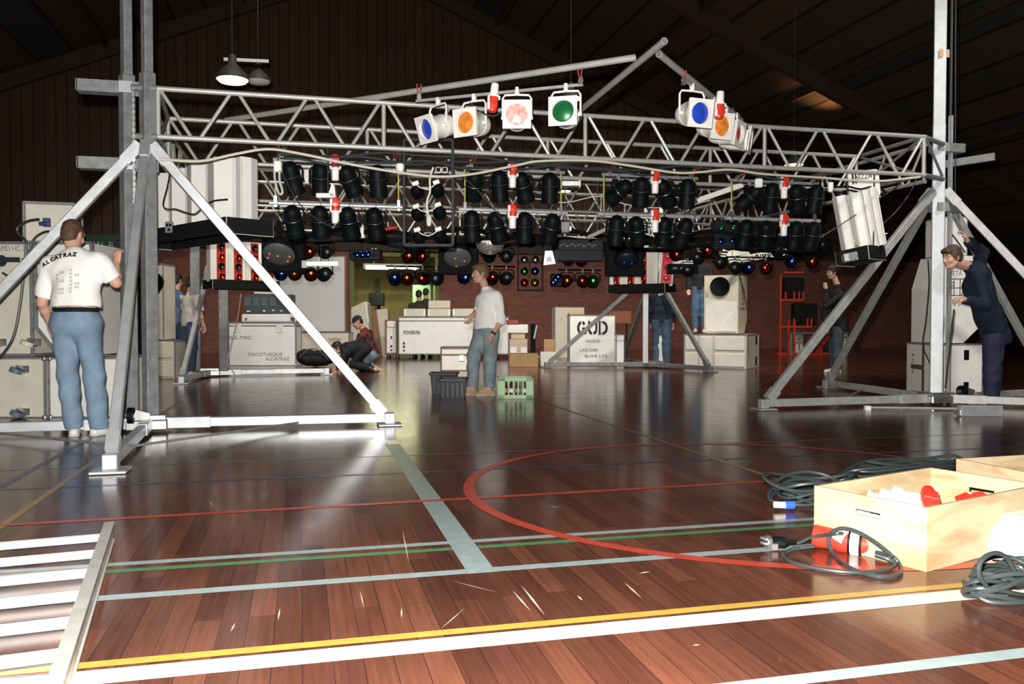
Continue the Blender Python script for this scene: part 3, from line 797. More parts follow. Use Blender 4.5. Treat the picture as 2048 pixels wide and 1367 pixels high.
for gname, xa, xb, xc, up_, lo_, _ in groups:
    X = lambda px, z: atY(px, 642, YB1).x
    xA, xB = X(xa + 8, UZ), X(xb - 6, UZ)
    hu = [((x, 7.95, TZ0 - .02), (x, YB1, UZ + .01)) for x in (xA + .08, xB - .08)]
    hang_bar(f'{gname} upper light bar from the left, hung by red cords under the front truss', (xA, YB1, UZ), (xB, YB1, UZ), hu, .014, 'light bars under the front truss', M_ALUD)
    lp = thing('light_pipe', f'{gname} lower light pipe from the left, slung on yellow straps under the bars', 'bar', (xA, YB1 + .02, LZ), 0, 'light pipes under the front truss')
    obj('pipe_body', MB().tube((X(xa, LZ), YB1 + .02, LZ), (X(xb, LZ), YB1 + .02, LZ), .021, 12), M_ALU, lp, world=True)
    for x in (xA + .02, xB - .04):
        obj('strap', MB().box((x, YB1, (UZ + LZ) / 2), (.010, .012, UZ - LZ)), M_STRAP, lp, world=True)
        obj('shackle', MB().box((x, YB1, LZ + .03), (.028, .028, .07)).tube((x, YB1 - .02, LZ - .03), (x, YB1 + .02, LZ - .03), .014, 6), M_STEEL, lp, world=True)
    for k, (px, ya, ti) in enumerate(up_):
        par('black_spotlight', f'black spotlight pointing away, {ORD[gi * 4 + k]} from the left on the upper bars', (X(px, UZ), YB1, UZ - .01), FACE + ya, ti, L_DK, 'black spotlights on the upper bars')
    for k, (px, ya, ti) in enumerate(lo_):
        par('black_spotlight', f'black spotlight pointing away, {ORD[gi * 4 + k]} from the left on the lower pipes', (X(px, LZ), YB1 + .02, LZ - .01), FACE + ya, ti, L_DK, 'black spotlights on the lower pipes')
    connector(f'red and white connector hung on the {gname} upper bar from the left', atY(xc, 642, YB1 - .10) * Vector((1, 1, 0)) + Vector((0, 0, UZ + .045)))
    connector(f'red and white connector hung on the {gname} lower pipe from the left', atY(xc, 642, YB1 - .10) * Vector((1, 1, 0)) + Vector((0, 0, LZ + .045)))
    gi += 1
# ================================================================== EFFECTS HANGING FURTHER BACK
def hung(t, z_to, x=0, y=0, r=.006):
    obj('cord', MB().tube((x, y, .0), (x, y, z_to + .03 - t.location.z), r, 6), M_GCABLE, t)
rear = [(563, 547, L_BL, 'blue glint, lower row over the pale screen, next to the bright brace'), (589, 547, L_OR, 'orange glint, second in the lower row over the pale screen'),
        (622, 548, L_OR, 'orange glint, under the lit white tube over the pale screen'), (650, 548, L_DK, 'no glint, under the lit white tube over the pale screen'),
        (618, 505, L_OR, 'orange glint, above the lit white tube'), (653, 503, L_DK, 'no glint, above the lit white tube'),
        (818, 512, L_OR, 'orange glint, above the fluorescent doorway tube'), (844, 513, L_RD, 'red glint, above the fluorescent doorway tube'),
        (790, 556, L_BL, 'blue glint, below the fluorescent doorway tube'), (814, 556, L_OR, 'orange glint, below the fluorescent doorway tube'),
        (845, 557, L_RD, 'red glint, below the fluorescent doorway tube'), (872, 557, L_DK, 'no glint, at the edge of the green doorway'),
        (930, 555, L_BL, 'blue glint, just behind the face of the man in white'), (985, 556, L_RD, 'red glint, just behind the neck of the man in white'),
        (1013, 555, L_DK, 'no glint, behind the shoulder of the man in white'), (977, 513, L_DK, 'no glint, above the head of the man in white'), (1013, 512, L_DK, 'no glint, by the frame of six coloured lamps'),
        (1133, 562, L_OR, 'orange glint, in front of the brick above the GUD case'), (1165, 563, L_RD, 'dim red glint, in front of the brick above the GUD case'),
        (1186, 561, L_GR, 'dim green glint, in front of the brick above the GUD case'), (1137, 519, L_OR, 'orange glint, under the dark device box'), (1161, 519, L_RD, 'red glint, under the dark device box'),
        (1353, 509, L_RD, 'red glint, beside the tall red light box'), (1415, 501, L_OR, 'orange glint, left of the green and blue lamp box'), (1512, 484, L_OR, 'orange glint, right of the green and blue lamp box'),
        (1603, 464, L_OR, 'orange glint, beside the last red and white connector'), (1624, 520, L_OR, 'orange glint, close to the smoking man'), (1583, 527, L_BL, 'blue glint, close to the smoking man'),
        (1497, 542, L_BL, 'blue glint, above the lettered cream cabinet'), (1531, 535, L_RD, 'red glint, above the lettered cream cabinet'), (1470, 530, L_DK, 'no glint, above the lettered cream cabinet'),
        (1440, 525, L_DK, 'no glint, above the dark round horn'), (1375, 540, L_DK, 'no glint, above the standing legs on the cabinet'), (1395, 515, L_DK, 'no glint, under the white sheets by the red box'),
        (1555, 505, L_DK, 'no glint, under the long white sign'), (1600, 500, L_DK, 'no glint, at the far end of the long white sign'), (1645, 490, L_DK, 'no glint, nearest the tilted white boxes'), (1560, 470, L_DK, 'no glint, under the last upper connector')]
YR = 12.88
clusters = [((0, 4), 'long dark bar carrying four spotlights across the pale screen'), ((4, 6), 'dark bar of two spotlights just above the lit white tube'), ((6, 8), 'dark bar of two spotlights above the fluorescent doorway tube'),
            ((8, 12), 'dark bar of four spotlights across the green doorway'), ((12, 15), 'dark bar of three spotlights behind the shoulders of the man in white'), ((15, 17), 'dark bar of two spotlights above the head of the man in white'),
            ((17, 20), 'dark bar of three spotlights in front of the brick above the GUD case'), ((20, 22), 'dark bar of two spotlights under the dark device box'), ((22, 23), 'short dark bar beside the tall red light box'),
            ((23, 24), 'short dark bar left of the green and blue lamp box'), ((24, 25), 'short dark bar right of the green and blue lamp box'), ((25, 26), 'short dark bar beside the last red and white connector'),
            ((26, 28), 'dark bar of two spotlights close to the smoking man'), ((28, 31), 'dark bar of spotlights above the lettered cream cabinet'), ((31, 32), 'short dark bar above the dark round horn'),
            ((32, 33), 'short dark bar above the legs standing on the cream bin'), ((33, 34), 'short dark bar under the white sheet by the red box'), ((34, 36), 'dark bar of two spotlights under the long white sign'),
            ((36, 37), 'short dark bar nearest the tilted white light boxes'), ((37, 38), 'short dark bar under the last upper connector')]
for (i0, i1), lb in clusters:
    P_ = [atY(q[0], q[1], YR) for q in rear[i0:i1]]
    zb_ = sum(p.z for p in P_) / len(P_) + .18
    xa, xb = min(p.x for p in P_) - .14, max(p.x for p in P_) + .14
    t = thing('light_bar', lb, 'bar', (xa, YR, zb_), 0, 'bars of the rear spotlights')
    obj('bar_tube', MB().tube((xa, YR, zb_), (xb, YR, zb_), .014, 8), M_BLACK, t, world=True)
    for u in (.1, .9):
        x = xa + (xb - xa) * u; obj('cord', MB().tube((x, YR, zb_), (x, YR, TZ0 - .01), .005, 5), M_GCABLE, t, world=True)
    for (px, py, g, gl), p in zip(rear[i0:i1], P_):
        par('effect_spotlight', f'black spotlight with {gl}', (p.x, YR, zb_ - .005), FACE + random.uniform(-.22, .22) + (1024 - px) / FPX * .9, .20 + random.uniform(-.08, .1), g,
            'black spotlights facing the camera', R=.098, L=.26, drop=.17)
TY = (7.99, 9.09, 11.84, 12.88, 15.5)
def snap(px, py, d):
    """the point of that height and bearing under the nearest long truss"""
    y = atD(px, py, d).y; return atY(px, py, min(TY, key=lambda q: abs(q - y)))

# round mirror-plate effects
def disc_effect(px, py, d, r, label, c, dots, tilt=.90):
    p = atY(px, py, 11.84)
    t = thing('disc_effect_lamp', label, 'effect lamp', p, FACE, 'round disc effect lamps')
    R = Euler((-(PI / 2 - tilt), 0, 0)).to_matrix()
    ax = R @ Vector((0, 0, -1))                     # the way the disc looks: down and towards the hall
    plate = MB().lathe([(r, -.01), (r, .012), (r * .92, .03), (r * .6, .052), (r * .3, .062), (.001, .066)], 32, axis=ax)
    o = obj('disc_plate', plate, c, t)
    for (u, w, m) in dots:
        s = R @ Vector((u * r, w * r, -.062 + .03 * (u * u + w * w)))
        obj('bulb', MB().sphere(s, r * .065, 10, 6), m, o)
    obj('housing', MB().lathe([(r * 1.06, .005), (r * 1.08, -.03), (r * .95, -.12), (r * .55, -.20), (r * .2, -.22), (.001, -.22)], 28, axis=ax), M_BLACKM, t)
    obj('rear_case', MB().box((0, .26, .02), (.58, .20, .50), None, .015), M_BLACKM, t)
    obj('bracket', MB().box((0, 0, .30), (.05, .05, .3)).box((0, 0, .18), (r * 1.6, .03, .05)), M_BLACK, t)
    hung(t, TZ0, 0, 0)
    return t
M_GDISC = mat('dark_grey_disc', (.17, .18, .18), .5, .1, noise=.4, nscale=70); M_BDISC = mat('dark_blue_disc', (.012, .022, .045), .4, .2)
E_OR = mat('orange_bulb', (1, .22, .05), .3, emit=(1, .25, .05), estr=.5); E_BL = mat('blue_bulb', (.03, .2, 1), .3, emit=(.03, .2, 1), estr=.5)
disc_effect(558, 508, 11.6, .215, 'dark grey disc lamp with orange dots beside the bright brace', M_GDISC, [(-.7, .1, E_OR), (.5, .4, E_OR), (.7, .0, E_OR), (-.5, -.3, E_OR), (.0, -.15, E_OR)])
disc_effect(915, 515, 11.6, .20, 'dark grey disc lamp with two orange dots over the man in white', M_GDISC, [(-.15, -.25, E_OR), (.5, .05, E_OR), (-.1, .62, E_OR)])
disc_effect(1253, 520, 12.0, .17, 'dark blue disc lamp above the rear red light boxes', M_BDISC, [(-.25, -.1, E_BL), (.45, .1, E_BL)])
mb_ = thing('half_mirror_ball', 'half mirror ball with a bright rim above the man in white', 'mirror ball', atY(980, 486, 9.09), FACE, None)
hb = MB(); n, m_ = 28, 9; rr = .155
vs = []; fs = []
for j in range(m_ + 1):
    ph = PI / 2 * j / m_
    for i in range(n):
        t = 2 * PI * i / n; vs.append((rr * math.cos(ph) * math.cos(t), rr * math.cos(ph) * math.sin(t), -rr * .82 * math.sin(ph)))
for j in range(m_):
    for i in range(n): fs.append((j * n + i, j * n + (i + 1) % n, (j + 1) * n + (i + 1) % n, (j + 1) * n + i))
hb.add(vs, fs)
obj('facet_shell', hb, mat('mirror_facets', (.62, .60, .54), .30, .6, noise=.7, nscale=60), mb_)
obj('rim_ring', MB().path([(rr * math.cos(2 * PI * i / 32), rr * math.sin(2 * PI * i / 32), .005) for i in range(32)], .011, 8, closed=True).tube((0, -rr * .99, .0), (0, -rr * .5, -rr * .72), .008, 6), M_WPLAS, mb_)
obj('motor', MB().tube((0, 0, .0), (0, 0, .10), .05, 14).tube((0, 0, .10), (0, 0, TZ0 + .03 - mb_.location.z), .006, 6), M_BLACK, mb_)

# hanging frames of lamps
fr6 = thing('lamp_rack', 'black hanging frame of six small lamps seen from behind, white sockets', 'lamp rack', atY(857, 385, 7.99), FACE)
W2, H2 = .232, .50
q = MB()
for x in (-W2, W2): q.box((x, 0, 0), (.028, .028, H2 * 2), None, .003)
q.box((0, 0, -H2 + .0), (W2 * 2, .028, .028), None, .003).box((0, 0, H2), (W2 * 2, .028, .028), None, .003)
obj('frame', q, mat('dark_grey_steel', (.016, .021, .024), .55, 0, spec=.25), fr6)
for (px, py) in ((833, 373), (873, 371), (834, 417), (876, 414), (836, 462), (877, 461)):
    x = (px - 857) / FPX * 8.25; z = (385 - py) / FPX * 8.25
    b = obj('lamp', MB().lathe([(.062, .10), (.066, .06), (.058, .02), (.04, -.02), (.028, -.03), (.001, -.03)], 18, (x, -.0, z - .02), (.1, .9, -.35)), M_BLACK, fr6)
    obj('socket', MB().tube((x - .028, -.05, z + .012), (x + .028, -.05, z + .032), .022, 12), M_WPLAS, b)
cb = MB()
cb.path(smooth_path([(.05, -.05, .23), (.02, -.06, .12), (.02, -.06, 0), (-.01, -.06, -.10), (.0, -.06, -.22)]), .010, 8)
for (px, py) in ((833, 373), (873, 371), (834, 417), (876, 414), (836, 462), (877, 461)):
    x = (px - 857) / FPX * 8.25; z = (385 - py) / FPX * 8.25
    cb.path(smooth_path([(x, -.05, z + .02), (x * .6, -.065, z - .02), (.01, -.06, z - .04)]), .006, 6)
cb.lathe([(.001, 0), (.02, .01), (.026, .05), (.026, .09), (.012, .11), (.001, .11)], 12, (.01, -.06, -.33))
obj('cable_loom', cb, mat('pale_cable', (.62, .62, .58), .5), fr6)
obj('junction_socket', MB().box((.10, -.04, .205), (.055, .05, .055), None, .008).box((.16, -.04, .205), (.055, .05, .055), None, .008), M_WPLAS, fr6)
obj('socket_face', MB().box((.10, -.067, .205), (.038, .006, .038)).box((.16, -.067, .205), (.038, .006, .038)), M_BLACK, fr6)
obj('cord', MB().tube((-W2, 0, H2), (-W2, 0, TZ0 - fr6.location.z), .006, 6).tube((W2, 0, H2), (W2, 0, TZ0 - fr6.location.z), .006, 6), M_GCABLE, fr6)

fc = thing('lamp_rack', 'black hanging frame of coloured lamps, green blue red and yellow', 'lamp rack', atY(1061, 536, 11.84), FACE)
s = dep(fc.location) / FPX
q = MB()
for x in (-25, 24): q.box((x * s, 0, 0), (.03, .05, 90 * s))
for x in (-1,): q.box((x * s, 0, 12 * s), (.014, .03, 64 * s))
for z in (-44, 44, 12): q.box((0, 0, z * s), (50 * s, .05, .03))
obj('frame', q, M_BLACK, fc)
for (px, py, g) in ((1049, 519, L_CL), (1071, 519, L_CL), (1049, 542, L_GR), (1070, 542, L_BL), (1049, 565, L_RD), (1070, 565, L_YE)):
    x, z = (px - 1061) * s, (536 - py) * s
    b = obj('lamp', MB().lathe([(.058, .0), (.06, .03), (.045, .09), (.03, .13), (.001, .13)], 16, (x, 0, z), (0, 1, 0)), M_BLACK, fc)
    obj('lens', MB().sphere((x, .0, z), (.052, .022, .052), 14, 8), g, b)
hung(fc, TZ0)

def lampbox(label, px, py, d, w, h, lamps, body, name='lamp_box'):
    p = atY(px, py, 11.84); s = dep(p) / FPX
    t = thing(name, label, 'lamp box', p, FACE, 'lamp boxes on the rig')
    obj('housing', MB().box((0, .10, 0), (w * s, .22, h * s), None, .012), body, t)
    o = obj('divider', MB().box((0, -.012, 0), (w * s * .96, .02, .015)), M_BLACK, t)
    for (x, y, g) in lamps:
        obj('lens', MB().sphere(((x - px) * s, -.012, (py - y) * s), (.05, .02, .05), 14, 8), g, t)
    hung(t, TZ0, 0, 0)
    return t
lampbox('dark lamp box with two green lamps over two blue ones', 1451, 467, 12.2, 48, 54, [(1444, 456, L_GR), (1468, 455, L_GR), (1443, 482, L_BL), (1466, 481, L_BL)], M_DBLUE)
lampbox('dark lamp box with three blue lamps in a row above the green doorway', 730, 509, 12.5, 62, 22, [(713, 509, L_BL), (724, 509, L_BL), (735, 508, L_BL)], M_DBLUE)
lampbox('black lamp box with three blue lamps on a slant over the bricks', 1113, 560, 12.6, 24, 26, [(1107, 564, L_BL), (1112, 559, L_BL), (1117, 553, L_BL)], M_BLACK)
dv = lampbox('wide dark device box with small pale markings over the GUD case', 1155, 500, 12.8, 104, 44, [], M_DBLUE, 'dimmer_box')
mk_ = MB(); s = dep(dv.location) / FPX
for i in range(14): mk_.box(((-38 + i * 5.6) * s, -.012, (8 + (i % 3) * 2) * s), (.02 + .012 * (i % 2), .004, .02 + .01 * (i % 3 == 0)))
obj('marking', mk_, M_TEXTG, dv)
cb = thing('plug_comb', 'white comb of plugs beside the row of three blue lamps', 'plug', atY(749, 507, 11.84), FACE)
s = dep(cb.location) / FPX
obj('plug_strip', MB().box((0, 0, -4 * s), (18 * s, .05, 8 * s), None, .006), M_WPLAS, cb)
for x in (-4, 3): obj('plug', MB().box((x * s, 0, 5 * s), (3.5 * s, .04, 12 * s), None, .005), M_WPLAS, cb)
hung(cb, TZ0)
wt = thing('white_tube_lamp', 'lit white tube with a square white end above the pale screen', 'lamp', atY(642, 527, 11.84), FACE)
s = dep(wt.location) / FPX
obj('tube', MB().tube((-30 * s, 0, 0), (34 * s, 0, 0), .032, 12), mat('pale_lit_tube', (.9, .88, .85), .4, emit=(1, .95, .9), estr=.6), wt)
obj('end_block', MB().box((-33 * s, 0, -.01), (9 * s, .09, 15 * s), None, .006), M_WPLAS, wt)
hung(wt, TZ0)

# small odds and ends up in the rig
def odd(name, label, cat, px, py, d, parts, z_to=TZ0, hang=True):
    p = snap(px, py, d) if hang else atD(px, py, d)
    t = thing(name, label, cat, p, FACE)
    for (nm, mb, m) in parts(dep(p) / FPX): obj(nm, mb, m, t)
    if hang: hung(t, z_to)
    return t
odd('cable_box', 'white upright cable box with a grey loop, hanging by the first spotlight', 'cable box', 556, 333, 8.0,
    lambda s: [('box_body', MB().box((0, 0, 0), (15 * s, .06, 22 * s), None, .008), M_WPLAS),
               ('cable_loop', MB().path(smooth_path([(-6 * s, -.02, -8 * s), (-4 * s, -.03, -30 * s), (2 * s, -.03, -52 * s), (8 * s, -.03, -56 * s), (10 * s, -.03, -48 * s), (5 * s, -.03, -30 * s), (4 * s, -.02, -8 * s)]), .011, 8), mat('pale_grey_cable', (.45, .46, .45), .4))])
odd('white_plug', 'single white plug hanging right of the first upper connector', 'plug', 800, 338, 8.0,
    lambda s: [('plug_body', MB().lathe([(.001, 11 * s), (8 * s, 10 * s), (9 * s, 4 * s), (7 * s, -6 * s), (4 * s, -11 * s), (.001, -11 * s)], 14), M_WPLAS)])
odd('angle_bracket', 'white boot shaped bracket between the first two connectors', 'bracket', 656, 385, 8.2,
    lambda s: [('foot_plate', MB().box((-4 * s, 0, -6 * s), (38 * s, .06, 9 * s), None, .006), M_WPLAS), ('upright', MB().prism([(6 * s, -8 * s), (16 * s, -8 * s), (14 * s, 12 * s), (11 * s, 18 * s), (8 * s, 14 * s), (3 * s, 0)], -.03, .03), M_WPLAS)])
odd('control_box', 'pale square control box behind the first two spotlights', 'box', 613, 354, 9.3,
    lambda s: [('box_body', MB().box((0, 0, 0), (20 * s, .10, 28 * s), None, .006), M_WPLAS), ('cover', MB().box((0, -.055, 4 * s), (19 * s, .02, 12 * s), None, .004), M_WHITE)])
odd('white_plug', 'white plug with a red tip beside the lower light pipe', 'plug', 773, 450, 9.0,
    lambda s: [('plug_body', MB().lathe([(.001, 8 * s), (4 * s, 6 * s), (5 * s, -4 * s), (.001, -5 * s)], 12), M_WPLAS), ('red_tip', MB().tube((-2 * s, 0, -7 * s), (22 * s, 0, -4 * s), 4 * s, 8, 2 * s), M_RED)])
odd('white_plug', 'slim white plug below the gap in the lower spotlights', 'plug', 724, 462, 9.0,
    lambda s: [('plug_body', MB().tube((0, 0, 12 * s), (0, 0, -8 * s), 4 * s, 10).tube((0, 0, -8 * s), (1 * s, 0, -14 * s), 6 * s, 10), M_WPLAS)])
odd('tube_fitting', 'silver tube fitting above a small lit hall lamp', 'lamp', 1140, 368, 9.6,
    lambda s: [('housing', MB().box((0, 0, 0), (40 * s, .10, 13 * s), None, .012), M_STEEL), ('end_cap', MB().box((19 * s, 0, 0), (4 * s, .11, 14 * s), None, .005), M_WPLAS)])
odd('control_box', 'grey metal control box at the right of the second lower pipe', 'box', 1130, 455, 10.5,
    lambda s: [('box_body', MB().box((0, 0, 0), (18 * s, .12, 22 * s), None, .008), M_ALUD), ('outlet', MB().box((10 * s, 0, -2 * s), (6 * s, .06, 10 * s), None, .004), M_STEEL)])
odd('flood_lamp', 'tilted silver light panel right of the coloured lamp frame', 'lamp', 1098, 516, 11.5,
    lambda s: [('panel', MB().prism([(-8 * s, 14 * s), (6 * s, 15 * s), (13 * s, -11 * s), (-11 * s, -14 * s)], -.03, .08), M_STEEL), ('lamp_face', MB().prism([(-5 * s, 2 * s), (4 * s, 3 * s), (6 * s, -7 * s), (-5 * s, -8 * s)], -.036, -.03), M_WPLAS)])
odd('flat_bar', 'long white flat bar slanting up beside the fourth group of spotlights', 'bar', 1438, 385, 9.5,
    lambda s: [('bar_body', MB().bar((-44 * s, 0, -16 * s), (46 * s, 0, 15 * s), .05, 10 * s), M_WHITE)])
odd('flat_bar', 'grey flat bar slanting up behind the third lower pipe', 'bar', 1195, 466, 11.0,
    lambda s: [('bar_body', MB().bar((-20 * s, 0, -9 * s), (22 * s, 0, 10 * s), .05, 7 * s), M_ALUD)])
odd('white_plug', 'square white plug above the first spotlight of the fourth group', 'plug', 1517, 366, 9.0,
    lambda s: [('plug_body', MB().box((0, 0, 0), (15 * s, .06, 18 * s), None, .01), M_WPLAS)])
odd('white_plug', 'tall white plug beside the last upper spotlight', 'plug', 1661, 374, 9.2,
    lambda s: [('plug_body', MB().lathe([(.001, 10 * s), (6 * s, 9 * s), (6 * s, -3 * s), (4 * s, -10 * s), (.001, -10 * s)], 12), M_WPLAS)])
# white sheets and a long lettered sign among the lamps at the right
sg = thing('long_sign', 'long white sign with broken black letters slanting behind the spotlights', 'sign', atY(1545, 512, 15.5), FACE)
s = dep(sg.location) / FPX
obj('sign_board', MB().bar((-88 * s, 0, -10 * s), (84 * s, 0, 18 * s), .03, 13 * s), M_WHITE, sg)
lt = MB()
for i in range(24):
    x = -40 + i * 5.0; z = -10 + (x + 88) * 28 / 172
    lt.box((x * s, -.018, z * s), (1.8 * s * (1 + (i * 7 % 3) * .5), .004, (7 + (i * 5 % 4)) * s), (0, .3 if i % 2 else -.4, 0))
obj('lettering', lt, M_TEXT, sg); hung(sg, TZ0)
for (px, py, w, h, lb) in ((1370, 524, 46, 16, 'white sheet with a jagged edge beside the tall red light box'), (1470, 505, 60, 18, 'white sheet sagging under the green and blue lamp box'), (1540, 503, 44, 12, 'white sheet sagging right of the lamp box')):
    odd('white_sheet', lb, 'sheet', px, py, 17.0, lambda s: [('sheet_cloth', MB().prism([(-w / 2 * s, -h / 2 * s), (w / 2 * s, -h * .2 * s), (w * .42 * s, h * .45 * s), (w * .2 * s, h * .1 * s), (0, h / 2 * s), (-w * .2 * s, h * .15 * s), (-w * .4 * s, h * .4 * s)], -.01, .01), M_WHITE)])
# a dark cluster box in front of the letters
odd('dimmer_box', 'black dimmer box with pale lettering above the standing legs', 'box', 1366, 537, 13.6,
    lambda s: [('housing', MB().box((0, .1, 0), (60 * s, .2, 20 * s), None, .01), M_BLACK), ('marking', MB().box((-16 * s, -.003, 1 * s), (9 * s, .004, 4 * s)).box((-2 * s, -.003, 1 * s), (7 * s, .004, 5 * s)).box((12 * s, -.003, 0), (12 * s, .004, 4 * s)), M_TEXTG)])

# ------------------------------------------------------------------ the four corner trays of light boxes
def light_box(label, loc, w, h, dep_, rz, tilt=0, front=True, group='white light boxes on the corner trays', chip=False):
    t = thing('light_box', label, 'light box', loc, 0, group, rot=(0, tilt, rz))
    # local +Y is the front (lamp side); the back is folded into two planes
    b = MB().prism([(-w / 2, dep_ / 2), (w / 2, dep_ / 2), (w / 2, -dep_ * .05), (w * .18, -dep_ / 2), (-w / 2, -dep_ * .22)], 0, h, 'xy')
    obj('cabinet', b, M_WHITE, t)
    obj('batten', MB().box((-w / 2 + .012, -dep_ * .2, h / 2), (.02, .03, h * .98)).box((w * .17, -dep_ * .5, h / 2), (.012, .012, h * .98)), M_WHITE, t)
    obj('screw_plate', MB().box((w * .02, -dep_ * .40, h * .82), (.10, .006, .012), (0, 0, -.5)).box((w * .02, -dep_ * .40, h * .18), (.10, .006, .012), (0, 0, -.5)), M_CREAM, t)
    fp = obj('red_panel', MB().box((0, dep_ / 2 + .004, h / 2), (w * .42, .008, h * .96)), mat('dark_red_panel', (.36, .03, .02), .45), t)
    for k in range(4):
        z = h * (.14 + .24 * k)
        obj('lamp', MB().lathe([(.001, .0), (.03, .01), (.045, .03), (.05, .012), (.056, .0)], 16, (0, dep_ / 2 + .008, z), (0, 1, 0)), L_OR if k % 2 == 0 else L_DK, fp)
    return t
def tray(label, a, b, zt, width, depth_side, tiltv=0):
    a, b = Vector(a), Vector(b)
    t = thing('hanging_tray', label, 'tray', a.lerp(b, .5), 0, 'black trays at the corners of the rig')
    d = (b - a).normalized(); nrm = Vector((-d.y, d.x, 0)).normalized()
    R = Matrix((d, nrm, d.cross(nrm))).transposed(); L = (b - a).length; m = a.lerp(b, .5)
    q = MB()
    q.box(m - R @ Vector((0, 0, .02)), (L, width, .03), R)
    for s_ in (-1, 1):
        q.box(m + R @ Vector((0, s_ * width / 2, -.05)), (L, .025, .15), R); q.box(m + R @ Vector((s_ * L / 2, 0, -.05)), (.025, width, .15), R)
    obj('tray_body', q, M_BLACKM, t, world=True)
    for s_ in (-1, 1):
        e = MB().box(m + R @ Vector((s_ * L / 2, 0, -.125)), (.012, width + .02, .012), R)
        for s2 in (-1, 1): e.box(m + R @ Vector((s_ * L / 2, s2 * width / 2, -.05)), (.012, .012, .15), R)
        obj('tray_edging', e, M_CREAM, t, world=True)
    c_ = MB()
    for s_ in (-.42, .42):
        p = m + R @ Vector((s_ * L, 0, 0)); c_.tube(p, (p.x, p.y, TZ0), .008, 6)
    obj('hanger', c_, M_GCABLE, t, world=True)
    return t, R, m, L
# front left: seen from behind
a, b = atD(300, 470, 9.5), atD(500, 447, 8.0); a.z = b.z = 1.92
tr, R, m, L = tray('long black tray of white light boxes behind the paired front tower', a, b, 1.92, .48, 1)
d = (b - a).normalized(); rz = math.atan2(d.y, d.x)
for k, (u, w, rot, lb) in enumerate(((.17, .36, -.08, 'white light box on the long front tray, next to the tower'), (.36, .36, -.02, 'white light box on the long front tray, second from the tower'), (.55, .37, .05, 'white light box on the long front tray, third from the tower'),
                                 (.76, .38, .08, 'white light box on the long front tray, just before the black gap'))):
    light_box(lb, a.lerp(b, u) + Vector((0, 0, -.004)), w, .66, .26, rz + rot)
light_box('white light box standing edge on past the black gap of the front tray', a.lerp(b, .955) + Vector((0, .02, -.004)), .16, .62, .2, rz + .5)
odd('socket_panel', 'small grey socket panel at the foot of the white light boxes', 'panel', 341, 455, 8.6, lambda s: [('panel_body', MB().box((0, -.03, 0), (16 * s, .02, 22 * s), None, .004), M_ALUD), ('socket', MB().box((-3 * s, -.045, 4 * s), (4 * s, .01, 5 * s)).box((3 * s, -.045, 4 * s), (4 * s, .01, 5 * s)).box((0, -.045, -5 * s), (4 * s, .01, 5 * s)), M_BLACK)], hang=False)
wr = thing('control_cable', 'thin black cable drooping across the white light boxes', 'cable', atD(330, 400, 8.3))
obj('cable_run', MB().path(smooth_path([atD(340, 345, 8.5), atD(334, 375, 8.3), atD(326, 408, 8.2), atD(335, 418, 8.15), atD(352, 418, 8.1), atD(385, 428, 7.9), atD(402, 418, 7.9), atD(425, 402, 7.9), atD(455, 398, 7.8)]), .006, 6), M_BLACK, wr, world=True)
# front right: tilted
a, b = atD(1688, 519, 9.55), atD(1752, 505, 9.25)
a2 = a + Vector((0, 0, .05)); tr, R, m, L = tray('small tilted black tray of white light boxes near the right tower', a2, b + Vector((0, 0, .05)), 0, .34, 1)
o_ = thing('tray_lamp', 'silver round faced lamp on the tilted tray', 'lamp', atD(1700, 514, 9.2), FACE - .3, rot=(0, -.17, FACE - .2))
obj('lamp_box', MB().box((0, 0, 0), (.16, .1, .10), None, .012), M_STEEL, o_); obj('lamp_ring', MB().lathe([(.045, 0), (.045, -.012), (.03, -.015), (.001, -.008)], 18, (.02, -.05, 0), (0, 1, 0)), M_ALUD, o_)
d = (b - a).normalized(); rz = FACE
for k, (px, py, w, lb) in enumerate(((1700, 504, .12, 'white light box leaning on the tilted tray, apart from the others'), (1730, 499, .14, 'white light box leaning on the tilted tray, right after the gap'),
                                  (1749, 494, .09, 'white light box leaning on the tilted tray, one from the outer end'), (1763, 490, .08, 'white light box leaning on the tilted tray, at the outer end'))):
    light_box(lb, atD(px, py, 9.45 - .06 * k), w, .64, .16, FACE + .02, tilt=-.19)
sq = thing('sign_board', 'white rounded sign with black letters under the front truss end', 'sign', atD(1727, 368, 9.9), FACE, rot=(0, -.10, FACE))
s = 9.9 / FPX
bd = MB(); pl = []
for (cx_, cz_, t0) in ((24, 20, 0), (-24, 20, 1), (-24, -20, 2), (24, -20, 3)):
    for k in range(5):
        t = (t0 + k / 4) * PI / 2; pl.append(((cx_ + 7 * math.cos(t)) * s, (cz_ + 7 * math.sin(t)) * s))
obj('board', bd.prism(pl, -.02, .02), M_WHITE, sq)
lettering('lettering', 'NIZZA', .09, M_TEXT, sq, (-18 * s, -.022, 10 * s), width=34 * s)
obj('slat', MB().box((-22 * s, -.03, 12 * s), (3 * s, .01, 20 * s)).box((-16 * s, -.03, 12 * s), (1.5 * s, .01, 20 * s)), M_TEXT, sq)
hung(sq, TZ0)
